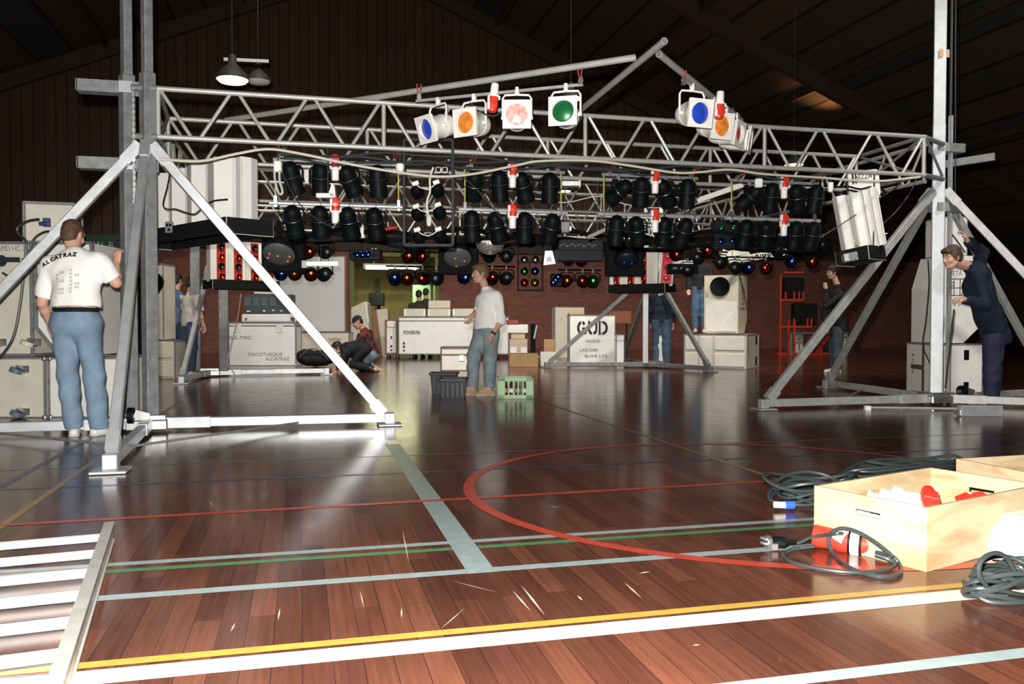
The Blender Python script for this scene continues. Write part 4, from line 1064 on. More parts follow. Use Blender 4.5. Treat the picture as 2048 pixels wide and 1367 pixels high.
# rear left and rear right: lamp side towards the camera
def rear_tray(label, pa, pb, za, boxes, gap=.46):
    a, b = Vector(pa), Vector(pb); a.z = b.z = za
    tray(label, a, b, za, .45, 1)
    d = (b - a).normalized(); rz = math.atan2(d.y, d.x) + PI
    for (u, w, lb, rot) in boxes: light_box(lb, a.lerp(b, u) + Vector((0, 0, -.004)), w, .66, .26, rz + rot)
rear_tray('black tray of red fronted light boxes at the back, beside the bright brace', atD(416, 566, 13.6), atD(548, 575, 14.3), 1.62,
          [(.14, .36, 'red fronted light box at the back, first on the tray by the bright brace', .1), (.39, .34, 'red fronted light box at the back, second on the tray by the bright brace', .1), (.64, .32, 'red fronted light box at the back, third on the tray by the bright brace', .1), (.88, .28, 'red fronted light box at the back, last on the tray by the bright brace', .1)])
rear_tray('black tray of red fronted light boxes above the GUD case', atD(1228, 573, 15.2), atD(1340, 570, 14.6), 1.60,
          [(.11, .28, 'red fronted light box over the GUD case, first on its tray', 0), (.37, .30, 'red fronted light box over the GUD case, second on its tray', 0), (.63, .30, 'red fronted light box over the GUD case, third on its tray', -.3)])
tb = thing('light_box', 'tall glossy red fronted light box at the end of the rear tray', 'light box', atD(1331, 571, 14.55), 0, 'white light boxes on the corner trays', rot=(0, -.07, FACE + PI - .15))
obj('cabinet', MB().box((0, -.10, .32), (.24, .22, .64), None, .012), M_WHITE, tb)
rp = obj('red_panel', MB().box((0, .02, .32), (.18, .03, .58), None, .012), mat('glossy_red_gel', (.75, .03, .05), .12, coat=1), tb)
for k in range(3): obj('lamp', MB().sphere((0, .04, .14 + k * .19), (.06, .02, .06), 14, 8), glass('pink_lens', (.95, .12, .15), .5, .1), rp)

# ------------------------------------------------------------------ cables in the rig
cab = thing('power_cable', 'long cream power cable draped under the front truss', 'cable', (2.5, 7.85, 2.4))
pts = [(318, 318), (400, 322), (470, 308), (535, 298), (600, 307), (700, 328), (800, 345), (880, 353), (950, 347), (1030, 331), (1080, 322), (1180, 321), (1260, 331), (1350, 345), (1400, 344), (1460, 339), (1530, 348), (1640, 355), (1700, 360), (1760, 362), (1840, 354)]
obj('cable_run', MB().path(smooth_path([atY(x, y, 7.86) for x, y in pts], 5), .0125, 8), M_CABLE, cab, world=True)
def cable(label, pts, r, m, group='black cables in the rig', n=4):
    c = thing('black_cable', label, 'cable', pts[0], 0, group)
    obj('cable_run', MB().path(smooth_path(pts, n), r, 6), m, c, world=True)
    return c
wv = lambda x: math.sin(x * .013) * 5 + math.sin(x * .031) * 3
for j, (lb, dy, dd) in enumerate((('topmost of the three black cables bundled behind the cream cable', -6, 8.0), ('middle of the three black cables bundled behind the cream cable', 2, 8.05), ('lowest of the three black cables bundled behind the cream cable', 9, 8.02))):
    cable(lb, [atY(x, 310 + (x - 560) * .033 + dy + wv(x * (1 + j * .3)), dd) for x in range(560, 1681, 40)], .012, M_GCABLE)
cable('thin black cable falling from the first spotlights to the first lower connector', [atY(x, y, 8.02) for x, y in ((560, 335), (590, 395), (620, 428), (650, 447), (668, 452), (680, 440))], .006, M_GCABLE)
cable('thin black cable running from the socket box down past the half mirror ball', [atY(x, y, 8.02) for x, y in ((925, 352), (955, 380), (985, 415), (1012, 448), (1022, 470))], .006, M_GCABLE)
cable('thin pale cable looping between the second and third lower pipes', [atY(x, y, 8.3) for x, y in ((1030, 395), (1080, 398), (1130, 405), (1200, 392), (1250, 408), (1300, 415), (1370, 412), (1420, 400))], .006, M_CABLE)
cable('thin black cable from the last spotlights to the right tower', [atY(x, y, 8.15) for x, y in ((1640, 475), (1680, 450), (1740, 410), (1790, 375), (1826, 345))], .006, M_GCABLE)
cable('thin black cable from the tilted white boxes up to the truss end', [atY(x, y, 8.2) for x, y in ((1712, 492), (1750, 460), (1790, 425), (1820, 385), (1835, 350))], .005, M_GCABLE)
cable('tangled black cable draped over the tilted white light boxes', [atY(x, y, 8.6) for x, y in ((1650, 378), (1690, 372), (1720, 378), (1750, 372), (1770, 385), (1740, 392), (1700, 380), (1670, 390))], .012, M_BLACKM)
for k, (xa, xb, yy, lb) in enumerate(((590, 650, 418, 'small loop of lead by the first lower spotlight'), (690, 755, 418, 'small loop of lead by the third lower spotlight'), (985, 1045, 425, 'small loop of lead near the half mirror ball'), (1060, 1110, 430, 'small loop of lead by the grey control box'),
                                  (1270, 1330, 432, 'small loop of lead on the third lower pipe'), (1500, 1560, 440, 'small loop of lead on the fourth lower pipe'))):
    cable(lb, [atY(x, y, 8.12) for x, y in ((xa, yy), (xa + 10, yy + 14), ((xa + xb) / 2, yy + 22), (xb - 10, yy + 12), (xb, yy - 2))], .007, M_BLACKM)
for lb, y0, Y, r, sd in (('thick black cable loom sagging along the third long truss', 462, 11.70, .035, 1), ('second thick black cable loom below the third long truss', 473, 12.05, .045, 2), ('black cable loom slung low along the fourth long truss', 485, 12.70, .04, 4)):
    rnd = random.Random(sd)
    cable(lb, [atY(x, y0 + (x - 560) * .012 + rnd.uniform(-9, 9), Y) for x in range(545, 1660, 45)], r, M_BLACKM, n=3)
cable('cream cable hanging down beside the case lettered BIG MAC', [atD(x, y, 14.6) for x, y in ((482, 588), (478, 620), (472, 650), (462, 690), (455, 725), (470, 748))], .010, M_CABLE, 'loose leads at the back')
ft = connector('upturned red and white connector among the four gelled spotlights', atD(984, 222, 7.1), (.12, 0, 1), 1.0)
connector('upturned red and white connector beside the orange gelled spotlight', atD(1437, 236, 7.4), (.08, 0, 1), 1.0)
cable('black lead slack between the amber and flash pink gelled spotlights', [atD(x, y, 7.12) for x, y in ((940, 205), (958, 222), (985, 232), (1005, 222), (1012, 205))], .007, M_GCABLE)
# ================================================================== CABINETS AND CASES ON THE FLOOR
AWAY = Vector((math.sin(YAW), math.cos(YAW), 0))
def spot(xl, xr, yb, depth, z=0.0, d=None):
    """centre of the base of a camera-facing thing whose front spans xl..xr, and its width"""
    p = fl((xl + xr) / 2, yb) if d is None else atD((xl + xr) / 2, yb, d)
    dd = dep(p)
    w = (xr - xl) / FPX * dd
    c = p + AWAY * depth / 2; c.z = z
    return c, w, dd
def edges_of(w, d, h, t=.022, cuts=()):
    e = MB()
    for sx in (-1, 1):
        for sy in (-1, 1): e.box((sx * w / 2, sy * d / 2, h / 2), (t, t, h + .004), None, .003)
    for z in (0, h):
        for s_ in (-1, 1):
            e.box((0, s_ * d / 2, z), (w, t, t), None, .003); e.box((s_ * w / 2, 0, z), (t, d, t), None, .003)
    for z in cuts:
        for s_ in (-1, 1):
            e.box((0, s_ * d / 2, z), (w, t * .7, t * .8)); e.box((s_ * w / 2, 0, z), (t * .7, d, t * .8))
    return e
def corners_of(w, d, h, r=.03):
    c = MB()
    for sx in (-1, 1):
        for sy in (-1, 1):
            for z in (0, h): c.sphere((sx * (w / 2 - .006), sy * (d / 2 - .006), z + (.006 if z == 0 else -.006)), r, 10, 6)
    return c
def recess(mb, x, y, z, w, h):
    mb.box((x, y, z), (w, .012, h), None, .004)
def caster(t, x, y, z, r=.05, axis='y', m=M_RUBBER):
    """a wheel on its fork; axis 'y' sticks out of a face towards the camera, 'z' stands under a case"""
    if axis == 'z':
        f = obj('caster', MB().box((x, y, z + r * 2 + .006), (.07, .07, .012)).box((x - .022, y, z + r * 1.4), (.006, .04, r * 1.4)).box((x + .022, y, z + r * 1.4), (.006, .04, r * 1.4)), M_STEEL, t)
        obj('wheel', MB().tube((x - .016, y, z + r), (x + .016, y, z + r), r, 14), m, f)
    else:
        f = obj('caster', MB().box((x, y - .006, z), (.08, .012, .07)).box((x - .02, y - .05, z - .02), (.07, .08, .012), (0, .5, 0)).box((x - .02, y - .05, z + .022), (.07, .08, .012), (0, .5, 0)), M_STEEL, t)
        obj('wheel', MB().tube((x - .06, y - .075, z - .03), (x - .045, y - .072, z + .01), r, 16), m, f)
def case(label, loc, w, d, h, rz, m, name='flight_case', cat='case', z=0.0, lid=None, latches=(), handles=(), feet=None, corner=True, t_edge=.022, group=None, em=None):
    t = thing(name, label, cat, (loc[0], loc[1], z), rz, group)
    z0 = .0
    if feet:
        z0 = feet * 2 + .02
        for sx in (-.4, .4):
            for sy in (-.38, .38): caster(t, sx * w, sy * d, 0, feet, 'z')
    def up(mb):
        for v in mb.v: v.z += z0
        return mb
    obj('case_body', up(MB().box((0, 0, h / 2), (w, d, h), None, .006)), m, t)
    obj('edging', up(edges_of(w, d, h, t_edge, [h * lid] if lid else ())), em or M_ALUD, t)
    if corner: obj('corner_cap', up(corners_of(w, d, h, t_edge * 1.3)), M_STEEL, t)
    for (x, zz) in latches:
        obj('latch', up(MB().box((x * w, -d / 2 - .008, zz * h), (.10, .012, .12), None, .004).box((x * w, -d / 2 - .018, zz * h), (.05, .012, .05), None, .004)), M_STEEL, t)
    for (sx, y, zz, hw, hh) in handles:
        mb = MB()
        if sx == 0: recess(mb, y * w, -d / 2 - .004, zz * h, hw, hh)
        else: mb.box((sx * (w / 2 + .004), y * d, zz * h), (.012, hw, hh), None, .004)
        obj('handle', up(mb), M_BLACK, t)
    return t

# --- left stack of speaker bins behind the man in the T-shirt
D0 = 8.45
zb = .62
c, w, _ = spot(-95, 88, 0, .62, 0, D0) if False else (None, None, None)
def at_depth(xl, xr, depth, d):
    p = atD((xl + xr) / 2, 642, d); c = p + AWAY * depth / 2
    return c, (xr - xl) / FPX * d
c, w = at_depth(-98, 88, .62, D0)
b1 = case('pale bin at the bottom of the far stack, two swivel casters on its face', c, w, .62, .60, FACE, M_CREAM, 'speaker_bin', 'speaker', group='stack of speaker bins at the paired front tower')
for z in (.49, .06): caster(b1, (52 - -5) / FPX * D0 - .01, -.31, z, .062, 'y', mat('blue_grey_wheel', (.10, .15, .20), .4))
c, w = at_depth(97, 243, .62, D0 + .02)
case('white bin at the bottom of the stack, directly behind the faded jeans', c, w, .62, .60, FACE, M_WHITE, 'speaker_bin', 'speaker', group='stack of speaker bins at the paired front tower')
c, w = at_depth(-75, 64, .60, D0 + .03)
b2 = case('tall cream cabinet with plugs and faded letters, above the bin with casters', c, w, .60, 1.13, FACE, M_CREAM, 'speaker_cabinet', 'speaker', z=.63, corner=False, t_edge=.03, group='stack of speaker bins at the paired front tower')
s = D0 / FPX
for x in (6, 74): caster(b2, (x + 5) * s, -.30, .13, .065, 'y', M_CREAM)
lettering('lettering', 'RAMD HC 2', .075, M_TEXTG, b2, (-5 * s, -.303, 1.05), width=62 * s)
obj('connector_plate', MB().lathe([(.0, -.012), (.055, -.012), (.06, 0)], 20, (10 * s, -.30, .95), (0, 1, 0)).box((35 * s, -.315, .96), (.13, .03, .05)).box((61 * s, -.315, .93), (.07, .03, .09)), M_RUBBER, b2)
c, w = at_depth(74, 186, .60, D0 + .06)
t = thing('speaker_cabinet', 'white cabinet with a slanted lower corner behind the shoulders of the man in the T-shirt', 'speaker', (c.x, c.y, .63), FACE, 'stack of speaker bins at the paired front tower')
pl = [(-w / 2 + .22, 0), (w / 2, 0), (w / 2, 1.13), (-w / 2, 1.13), (-w / 2, .28)]
obj('cabinet_body', MB().prism(pl, -.30, .30), M_WHITE, t)
e = MB()
for i in range(5):
    a, b = pl[i], pl[(i + 1) % 5]; e.bar((a[0], -.305, a[1]), (b[0], -.305, b[1]), .03, .045, up=(0, 1, 0))
obj('edging', e, M_ALUD, t)
c, w = at_depth(38, 125, .34, D0 + .15)
case_t = thing('amplifier_box', 'small white box with a blue plug, topmost of the stack behind the T-shirt', 'box', (c.x, c.y, 1.775), FACE + .30, 'stack of speaker bins at the paired front tower')
obj('case_body', MB().box((0.05, 0, .20), (.46, .42, .40), None, .02), M_CREAM, case_t)
obj('edging', edges_of(.46, .42, .40, .024), M_ALUD, case_t); case_t.children[-1].location = (.05, 0, 0)
obj('blue_plug', MB().box((.03, -.225, .20), (.07, .04, .09), None, .006).tube((.03, -.24, .19), (-.03, -.27, .18), .022, 10), mat('dark_blue_plug', (.02, .05, .12), .4), case_t)
obj('handle', MB().box((.285, -.02, .25), (.012, .20, .12), None, .01).box((.29, -.02, .25), (.014, .13, .05)), M_RUBBER, case_t)
cable('black cables hanging down the cream cabinet from the blue plug', [atD(x, y, 8.2) for x, y in ((78, 438), (55, 442), (35, 455), (38, 470), (52, 482), (50, 520), (46, 560), (40, 610), (28, 670), (8, 705), (-20, 735))], .012, M_RUBBER, 'loose leads at the speaker stack')
cable('second black cable looping from the box panel under the bright brace', [atD(x, y, 8.25) for x, y in ((118, 470), (95, 462), (70, 475), (58, 500), (40, 545), (20, 552), (5, 545))], .010, M_RUBBER, 'loose leads at the speaker stack')
c, w = at_depth(168, 266, .5, 9.6)
gc = thing('dark_case', 'dark green case with faint white letters beside the hand of the man in the T-shirt', 'case', (c.x, c.y, .0), FACE)
M_DGRN = mat('dark_green_black_paint', (.012, .028, .022), .5)
s = 9.6 / FPX
obj('case_body', MB().box((0, 0, 1.72), (w, .5, .48), None, .01), M_DGRN, gc)
obj('stand_frame', MB().box((-w / 2 + .03, 0, .74), (.05, .5, 1.48)).box((w / 2 - .03, 0, .74), (.05, .5, 1.48)).box((0, -.1, .6), (w, .3, .03)).box((0, -.1, .85), (w, .3, .03)), M_BLACKM, gc)
obj('back_board', MB().box((.0, .2, .75), (w * .9, .03, 1.45)), mat('brown_board', (.16, .06, .035), .6), gc)
lettering('lettering', 'W. B', .11, M_TEXTG, gc, (-.16, -.256, 1.80)); lettering('lettering', '17', .12, M_TEXTG, gc, (-.02, -.256, 1.58))
obj('white_shelf', MB().box((.0, -.26, .80), (w * .8, .03, .09)), M_WHITE, gc)

# --- cabinets behind the paired front tower
c, w, dd = spot(258, 350, 757, .55)
lo = case('cream cabinet of stacked panels on the floor behind the paired front tower', c, w, .55, .64, FACE, M_CREAM, 'speaker_bin', 'speaker', corner=False, t_edge=.018, group='cream speakers behind the paired front tower')
s = dd / FPX
obj('panel', MB().box(((308 - 304) * s, -.28, .32), (.02, .02, .6)).box(((328 - 304) * s, -.28, .33), (42 * s, .012, .012)).box(((328 - 304) * s, -.285, .17), (38 * s, .02, .27), None, .01).box(((328 - 304) * s, -.285, .49), (38 * s, .02, .27), None, .01), M_CREAM, lo)
c, w = at_depth(262, 328, .45, dd + .02)
up_ = case('tall cream cabinet with a dark round horn behind the paired front tower', c, w, .5, 1.28, FACE, M_CREAM, 'speaker_cabinet', 'speaker', z=.66, corner=False, t_edge=.02, group='cream speakers behind the paired front tower')
obj('horn', MB().lathe([(.001, -.012), (.09, -.015), (.155, -.03), (.165, -.02), (.165, .01)], 28, ((311 - 295) * s, -.262, .97), (0, 1, 0)), M_BLACK, up_)

# --- right stack behind the man in navy
c, w, dd = spot(1866, 1964, 792, .72)
M_WHT2 = M_WHITE
rb = case('white bin with two recessed handles at the bottom of the stack by the right tower', c, w, .72, .67, FACE, M_WHT2, 'speaker_bin', 'speaker', handles=[(0, .17, .80, .065, .13), (0, .17, .18, .065, .13)], corner=False, t_edge=.02, group='white stack behind the right tower')
s = dd / FPX
obj('dark_strap', MB().box((-w / 2 - .006, -.1, .33), (.012, .05, .66)).box((-w / 2 - .012, .05, .36), (.012, .34, .06)), mat('dark_brown_strap', (.10, .05, .035), .6), rb)
lettering('lettering', 'X TUR M', .07, M_TEXT, rb, (-w / 2 - .003, .22, .54), rot=(PI / 2, PI / 2, -PI / 2))
c2, w2 = at_depth(1868, 1958, .62, dd + .03)
t = thing('speaker_cabinet', 'white cabinet with slanted corner and lettered squares behind the man in navy', 'speaker', (c2.x, c2.y, .69), FACE, 'white stack behind the right tower')
s = (dd + .03) / FPX; ox = 1913
P = lambda x, y: ((x - ox) * s, (686 - y) * s)
pl = [P(1868, 686), P(1927, 686), P(1958, 655), P(1948, 618), P(1944, 512), P(1886, 512), P(1868, 575)]
obj('cabinet_body', MB().prism(pl, -.31, .31), M_WHT2, t)
obj('side_panel', MB().box(((1866 - ox) * s, 0, .36), (.012, .5, .66)), M_WHITE, t)
lettering('lettering', 'OTTA', .085, M_TEXTG, t, (P(1894, 0)[0], -.313, P(0, 551)[1]), width=28 * s)
g = MB()
for y in (558, 576, 591): g.box((P(1916, 0)[0], -.313, P(0, y)[1]), (44 * s, .004, .009))
for x in (1896, 1907, 1919, 1932): g.box((P(x, 0)[0], -.313, P(0, 575)[1]), (.009, .004, 34 * s))
obj('printed_grid', g, M_TEXT, t)
lettering('lettering', 'D', .085, M_TEXT, t, (P(1898, 0)[0], -.314, P(0, 573)[1])); lettering('lettering', 'A', .075, M_TEXT, t, (P(1921, 0)[0], -.314, P(0, 590)[1]))
c3, w3 = at_depth(1884, 1932, .45, dd + .05)
tp = case('small white cabinet topmost of the stack behind the raised hand of the man in navy', c3, w3, .45, .50, FACE, M_WHITE, 'speaker_cabinet', 'speaker', z=.69 + 174 * s + .005, corner=False, t_edge=.014, group='white stack behind the right tower')
obj('dark_top', MB().box((0, 0, .54), (w3, .45, .08)), M_BLACKM, tp)
cable('black cable running down the white stack by the right tower', [atD(x, y, dd - .3) for x, y in ((1895, 465), (1905, 470), (1920, 490), (1930, 505))], .010, M_RUBBER, 'loose leads at the white stack')
cable('black cable drooping down the side of the white stack', [atD(x, y, dd - .15) for x, y in ((1856, 520), (1858, 570), (1852, 640), (1846, 690), (1862, 730), (1870, 750))], .010, M_RUBBER, 'loose leads at the white stack')
# --- right rear stack
RZ2 = FACE - .52
e0 = fl(1494, 738)
def corner_case(label, near, W, D, h, z, rz, m, **kw):
    """a box whose near bottom corner (front right) is given"""
    R = Matrix.Rotation(rz, 3, 'Z'); c = Vector(near) + R @ Vector((-W / 2, D / 2, 0))
    return case(label, c, W, D, h, rz, m, z=z, **kw)
rl = corner_case('long low cream bin with panelled front on the floor at the right rear', e0, 1.32, .98, .70, 0, RZ2, M_CREAM, name='speaker_bin', cat='speaker', corner=False, t_edge=.02, handles=[(1, .25, .82, .10, .18), (1, .25, .20, .10, .18)], group='cream stack at the right rear')
q = MB()
for (x, z, w_, h_) in ((-.50, .52, .26, .28), (-.50, .18, .26, .28), (-.20, .35, .26, .62), (.30, .52, .62, .28), (.30, .18, .62, .28)): q.box((x, -.5, z), (w_, .03, h_), None, .012)
obj('front_panel', q, M_WHITE, rl)
lettering('lettering', 'ALCATRAZ', .06, M_TEXTB, rl, (.664, -.38, .60), rot=(PI / 2, PI / 2, PI / 2))
ru = thing('speaker_cabinet', 'cream cabinet with a dark round horn and printed mark on the long low bin', 'speaker', (0, 0, .72), RZ2, 'cream stack at the right rear')
nc = atD(1476, 668, 17.5); R = Matrix.Rotation(RZ2, 3, 'Z')
W, D, Hh = .72, .74, 1.22
cc = nc + R @ Vector((-W / 2, D / 2, 0)); ru.location = (cc.x, cc.y, .72)
obj('cabinet_body', MB().prism([(-D / 2, 0), (D / 2 - .22, 0), (D / 2, .30), (D / 2, Hh), (-D / 2, Hh)], -W / 2, W / 2, 'yz'), M_CREAM, ru)
obj('front_panel', MB().prism([(-W / 2 + .03, .04), (W / 2 - .03, .04), (W / 2 - .03, .64), (-W / 2 + .03, .72)], -D / 2 - .015, -D / 2).prism([(-W / 2 + .3, .05), (W / 2 - .05, .05), (W / 2 - .05, .5)], -D / 2 - .05, -D / 2 - .012), M_WHITE, ru)
obj('horn', MB().lathe([(.001, -.02), (.1, -.03), (.19, -.06), (.205, -.05), (.205, 0)], 28, (-.02, -D / 2, .98), (0, 1, 0)), M_BLACK, ru)
mk_ = MB()
mk_.path([(W / 2 + .002, .0 + .17 * math.cos(t), .80 + .15 * math.sin(t)) for t in [k * PI / 12 for k in range(1, 12)]], .007, 4)
for (y, z, a, b) in ((0, .86, .16, .012), (0, .74, .16, .012), (0, .62, .16, .012), (-.08, .74, .012, .26), (.08, .74, .012, .26), (0, .68, .012, .12)): mk_.box((W / 2 + .002, y, z), (.004, a, b))
obj('printed_mark', mk_, M_TEXTB, ru)
lettering('lettering', 'ALCATRAZ', .075, M_TEXTB, ru, (W / 2 + .002, -.19, .50), rot=(PI / 2, 0, PI / 2), width=.36)

# --- the case lettered GUD
c, w, dd = spot(1139, 1230, 731, .62)
gd = case('white case with big black stencilled letters GUD', c, w, .62, 98 / FPX * dd, FACE, M_CASE, z=.03, corner=False, t_edge=.022)
H = 98 / FPX * dd; s = dd / FPX; ox = 1184.5
def gx(x): return (x - ox) * s
def gz(y): return (731 - y) * s
def stencil(name, x0, z0, w, h, strokes):
    mb = MB()
    for poly in strokes: mb.prism([(x0 + u * w, z0 + v * h) for u, v in poly], -.3165, -.3125)
    return obj(name, mb, M_TEXT, gd)
def arc(a0, a1, cx_=.5, cy_=.5, r=.5, th=.26, ry=.5, ty=.20, n=9):
    o = [(cx_ + r * math.cos(math.radians(a0 + (a1 - a0) * i / n)), cy_ + ry * math.sin(math.radians(a0 + (a1 - a0) * i / n))) for i in range(n + 1)]
    q = [(cx_ + (r - th) * math.cos(math.radians(a0 + (a1 - a0) * i / n)), cy_ + (ry - ty) * math.sin(math.radians(a0 + (a1 - a0) * i / n))) for i in range(n, -1, -1)]
    return o + q
LW, LH = 18.5 * s, 28 * s
R4 = lambda x0, y0, x1, y1: [(x0, y0), (x1, y0), (x1, y1), (x0, y1)]
stencil('lettering', gx(1154), gz(672), LW, LH, [arc(38, 80), arc(100, 260), arc(280, 330), R4(.55, .36, 1.02, .53), R4(.78, .06, 1.02, .45)])
stencil('lettering', gx(1176), gz(672), LW, LH, [R4(.0, .36, .22, 1), R4(.78, .36, 1, 1), arc(182, 258, cy_=.36, ry=.36), arc(282, 358, cy_=.36, ry=.36)])
stencil('lettering', gx(1197), gz(672), LW, LH, [R4(.0, 0, .22, 1), R4(.30, .84, .42, 1), R4(.30, 0, .42, .16), arc(-88, 88, cx_=.44, r=.56)])
lettering('lettering', '-SAGDE-', .085, M_TEXTB, gd, (gx(1168), -.314, gz(687)), width=34 * s)
lettering('lettering', 'LAD DER', .085, M_TEXTB, gd, (gx(1159), -.314, gz(705)), width=36 * s)
lettering('lettering', 'BLIVE LYS', .085, M_TEXTB, gd, (gx(1169), -.314, gz(717)), width=44 * s)
obj('tool_bag', MB().box((-.35, -.1, H + .03), (.34, .3, .07), None, .03), mat('ochre_cloth', (.45, .30, .09), .8), gd)
bag = [o for o in gd.children if o.name.startswith('tool_bag')][0]
bag.parent = None; bag.location = (c.x, c.y, .03); bag.rotation_euler = (0, 0, FACE); bag.name = 'cloth_pad'; tag(bag, 'ochre cloth pad lying on top of the case lettered GUD', 'cloth')
c, w, dd = spot(1233, 1248, 733, .5)
sc_ = case('narrow white case standing against the case lettered GUD', c, w, .5, 64 / FPX * dd, FACE, M_CASE, corner=False, t_edge=.014, lid=.82)
c, w, dd = spot(1107, 1168, 716, .5)
case('cream upright cabinet leaning up behind the case lettered GUD', c, w, .30, 1.35, FACE + .2, M_CREAM, 'speaker_cabinet', 'speaker', corner=False, t_edge=.02)
bb = thing('brown_board', 'brown board on dark stand against the bricks right of the GUD case', 'board', fl(1233, 706), FACE)
s = dep(bb.location) / FPX
obj('board', MB().box((0, 0, 72 * s), (58 * s, .04, 24 * s)), mat('orange_brown_board', (.36, .13, .06), .7), bb)
obj('leg', MB().box((-20 * s, .02, 31 * s), (.04, .04, 62 * s)), M_BLACKM, bb); obj('leg', MB().box((20 * s, .02, 31 * s), (.04, .04, 62 * s)), M_BLACKM, bb)

# --- case lettered BIG MAC with the rack on it, the pale screen behind
c, w, dd = spot(457, 592, 731, .45)
H = 86 / FPX * dd; s = dd / FPX; ox = 524.5
bmc = case('white case lettered with a burger and a discotheque name, under the amplifier rack', c, w, .45, H, FACE, M_CASE, corner=True, t_edge=.028, latches=[], lid=.93)
bmc['label'] = 'white case lettered BIG MAC and DISCOTHEQUE ALCATRAZ under the amplifier rack'
gx = lambda x: (x - ox) * s
gz = lambda y: (731 - y) * s
lettering('lettering', 'BIG MAC', .11, M_TEXTG, bmc, (gx(459), -.23, gz(678)), width=44 * s)
lettering('lettering', 'DISCOTHEQUE', .10, M_TEXTG, bmc, (gx(496), -.23, gz(711)), width=68 * s)
lettering('lettering', 'ALCATRAZ', .10, M_TEXTG, bmc, (gx(531), -.23, gz(720)), width=48 * s)
obj('latch_plate', MB().box((gx(477), -.232, gz(655)), (.14, .012, .20), None, .004), M_WHITE, bmc); obj('latch_plate', MB().box((gx(560), -.232, gz(656)), (.15, .012, .19), None, .004), M_WHITE, bmc)
sl = thing('shallow_case', 'shallow white case lying on the case lettered BIG MAC', 'case', (c.x + .15 * math.cos(FACE), c.y + .15 * math.sin(FACE), H + .012), FACE)
obj('case_body', MB().box((0, 0, .09), (110 * s, .43, .17), None, .02), M_CASE, sl); obj('catch', MB().box((-.5, -.22, .07), (.04, .02, .05)).box((.52, -.22, .07), (.08, .02, .07)), M_TEXTB, sl)
rk = thing('amplifier_rack', 'dark amplifier rack with four windows on the shallow white case', 'rack', (c.x + .12, c.y, H + .19), FACE)
obj('rack_body', MB().box((0, 0, .22), (92 * s, .40, .42), None, .012), mat('dark_grey_rack', (.06, .075, .085), .5), rk)
for i in range(4):
    x = (490 + i * 17 - 531) * s
    obj('window', MB().box((x, -.205, .27), (12 * s, .014, .20), None, .006), mat('rack_window', (.10, .13, .145), .35), rk)
obj('knob', MB().box((-.42, -.21, .06), (.08, .02, .025)).box((-.08, -.21, .07), (.05, .02, .03)).box((.12, -.21, .08), (.04, .02, .03)).box((.30, -.21, .07), (.05, .02, .02)), M_PAPER, rk)
pp = thing('paper_bundle', 'pale folded papers lying on the amplifier rack', 'paper', (c.x + .05, c.y, H + .625), FACE)
obj('sheet', MB().box((0, 0, .025), (46 * s, .3, .045), (0, .03, 0), .012), M_PAPER, pp)
c, w, dd = spot(600, 698, 722, .5, 0)
ln = case('low cream case lettered in quotes below the pale screen', c, w, .5, 57 / FPX * dd, FACE, M_CREAM, corner=False, t_edge=.018)
lettering('lettering', '"LINTON"', .11, M_TEXT, ln, ((657 - 649) * dd / FPX, -.254, 40 / FPX * dd), width=26 * dd / FPX)
d2 = dd + .62
ps = thing('projection_screen', 'large pale grey screen board standing behind the bright brace', 'screen', atD(619, 664, d2), FACE)
s = d2 / FPX
obj('screen_surface', MB().box((0, 0, 76 * s), (146 * s, .03, 152 * s)), mat('pale_screen', (.52, .54, .54), .7), ps)
obj('frame', MB().box((73 * s, 0, 76 * s), (.05, .05, 153 * s)).box((-73 * s, 0, 76 * s), (.05, .05, 153 * s)).box((0, 0, 0), (146 * s, .05, .05)).box((0, 0, 152 * s), (146 * s, .05, .03)), mat('brown_frame', (.16, .08, .05), .6), ps)
obj('leg', MB().box((-60 * s, .05, -ps.location.z / 2), (.06, .05, ps.location.z)), M_BLACKM, ps); obj('leg', MB().box((60 * s, .05, -ps.location.z / 2), (.06, .05, ps.location.z)), M_BLACKM, ps)

# --- items before the green doorway
c, w, dd = spot(706, 738, 715, .4)
pr = thing('cream_cabinet', 'cream wedge shaped cabinet behind the kneeling man in plaid', 'speaker', c, FACE)
s = dd / FPX
obj('cabinet_body', MB().prism([(-20 * s, 0), (20 * s, 0), (14 * s, 108 * s), (8 * s, 112 * s), (-18 * s, 100 * s)], -.25, .25), M_CREAM, pr)
obj('batten', MB().bar((16 * s, -.26, 70 * s), (10 * s, -.26, 112 * s), .05, .02, up=(0, 1, 0)), M_WHITE, pr)
c, w, dd = spot(740, 776, 712, .4)
p2 = thing('cream_cabinet', 'tapering cream and brown cabinet left of the long lettered case', 'speaker', c, FACE)
s = dd / FPX
obj('cabinet_body', MB().prism([(8 * s, 0), (20 * s, 0), (18 * s, 95 * s), (-4 * s, 93 * s)], -.25, .25), M_CREAM, p2)
obj('side_panel', MB().prism([(-18 * s, 0), (8 * s, 0), (-4 * s, 93 * s), (-20 * s, 90 * s)], -.24, .25), mat('mid_brown_board', (.26, .14, .08), .7), p2)
mon = thing('dark_monitor', 'dark square monitor on a stand in the green doorway', 'monitor', fl(754, 700), FACE)
s = dep(mon.location) / FPX
obj('monitor_body', MB().box((0, 0, 102 * s), (28 * s, .4, 26 * s), None, .02), M_BLACKM, mon); obj('stand', MB().box((4 * s, 0, 45 * s), (.08, .08, 90 * s)).box((4 * s, 0, .02), (.4, .4, .04)), M_BLACKM, mon)
dd = 21.6; s = dd / FPX
cpt = atD(907, 642, dd) + AWAY * .4
pw_ = case('long white case lettered in brown with three covers on its lid', cpt, 220 * s, .75, 74 * s, FACE, M_CASE, feet=.055, corner=False, t_edge=.03, lid=.90)
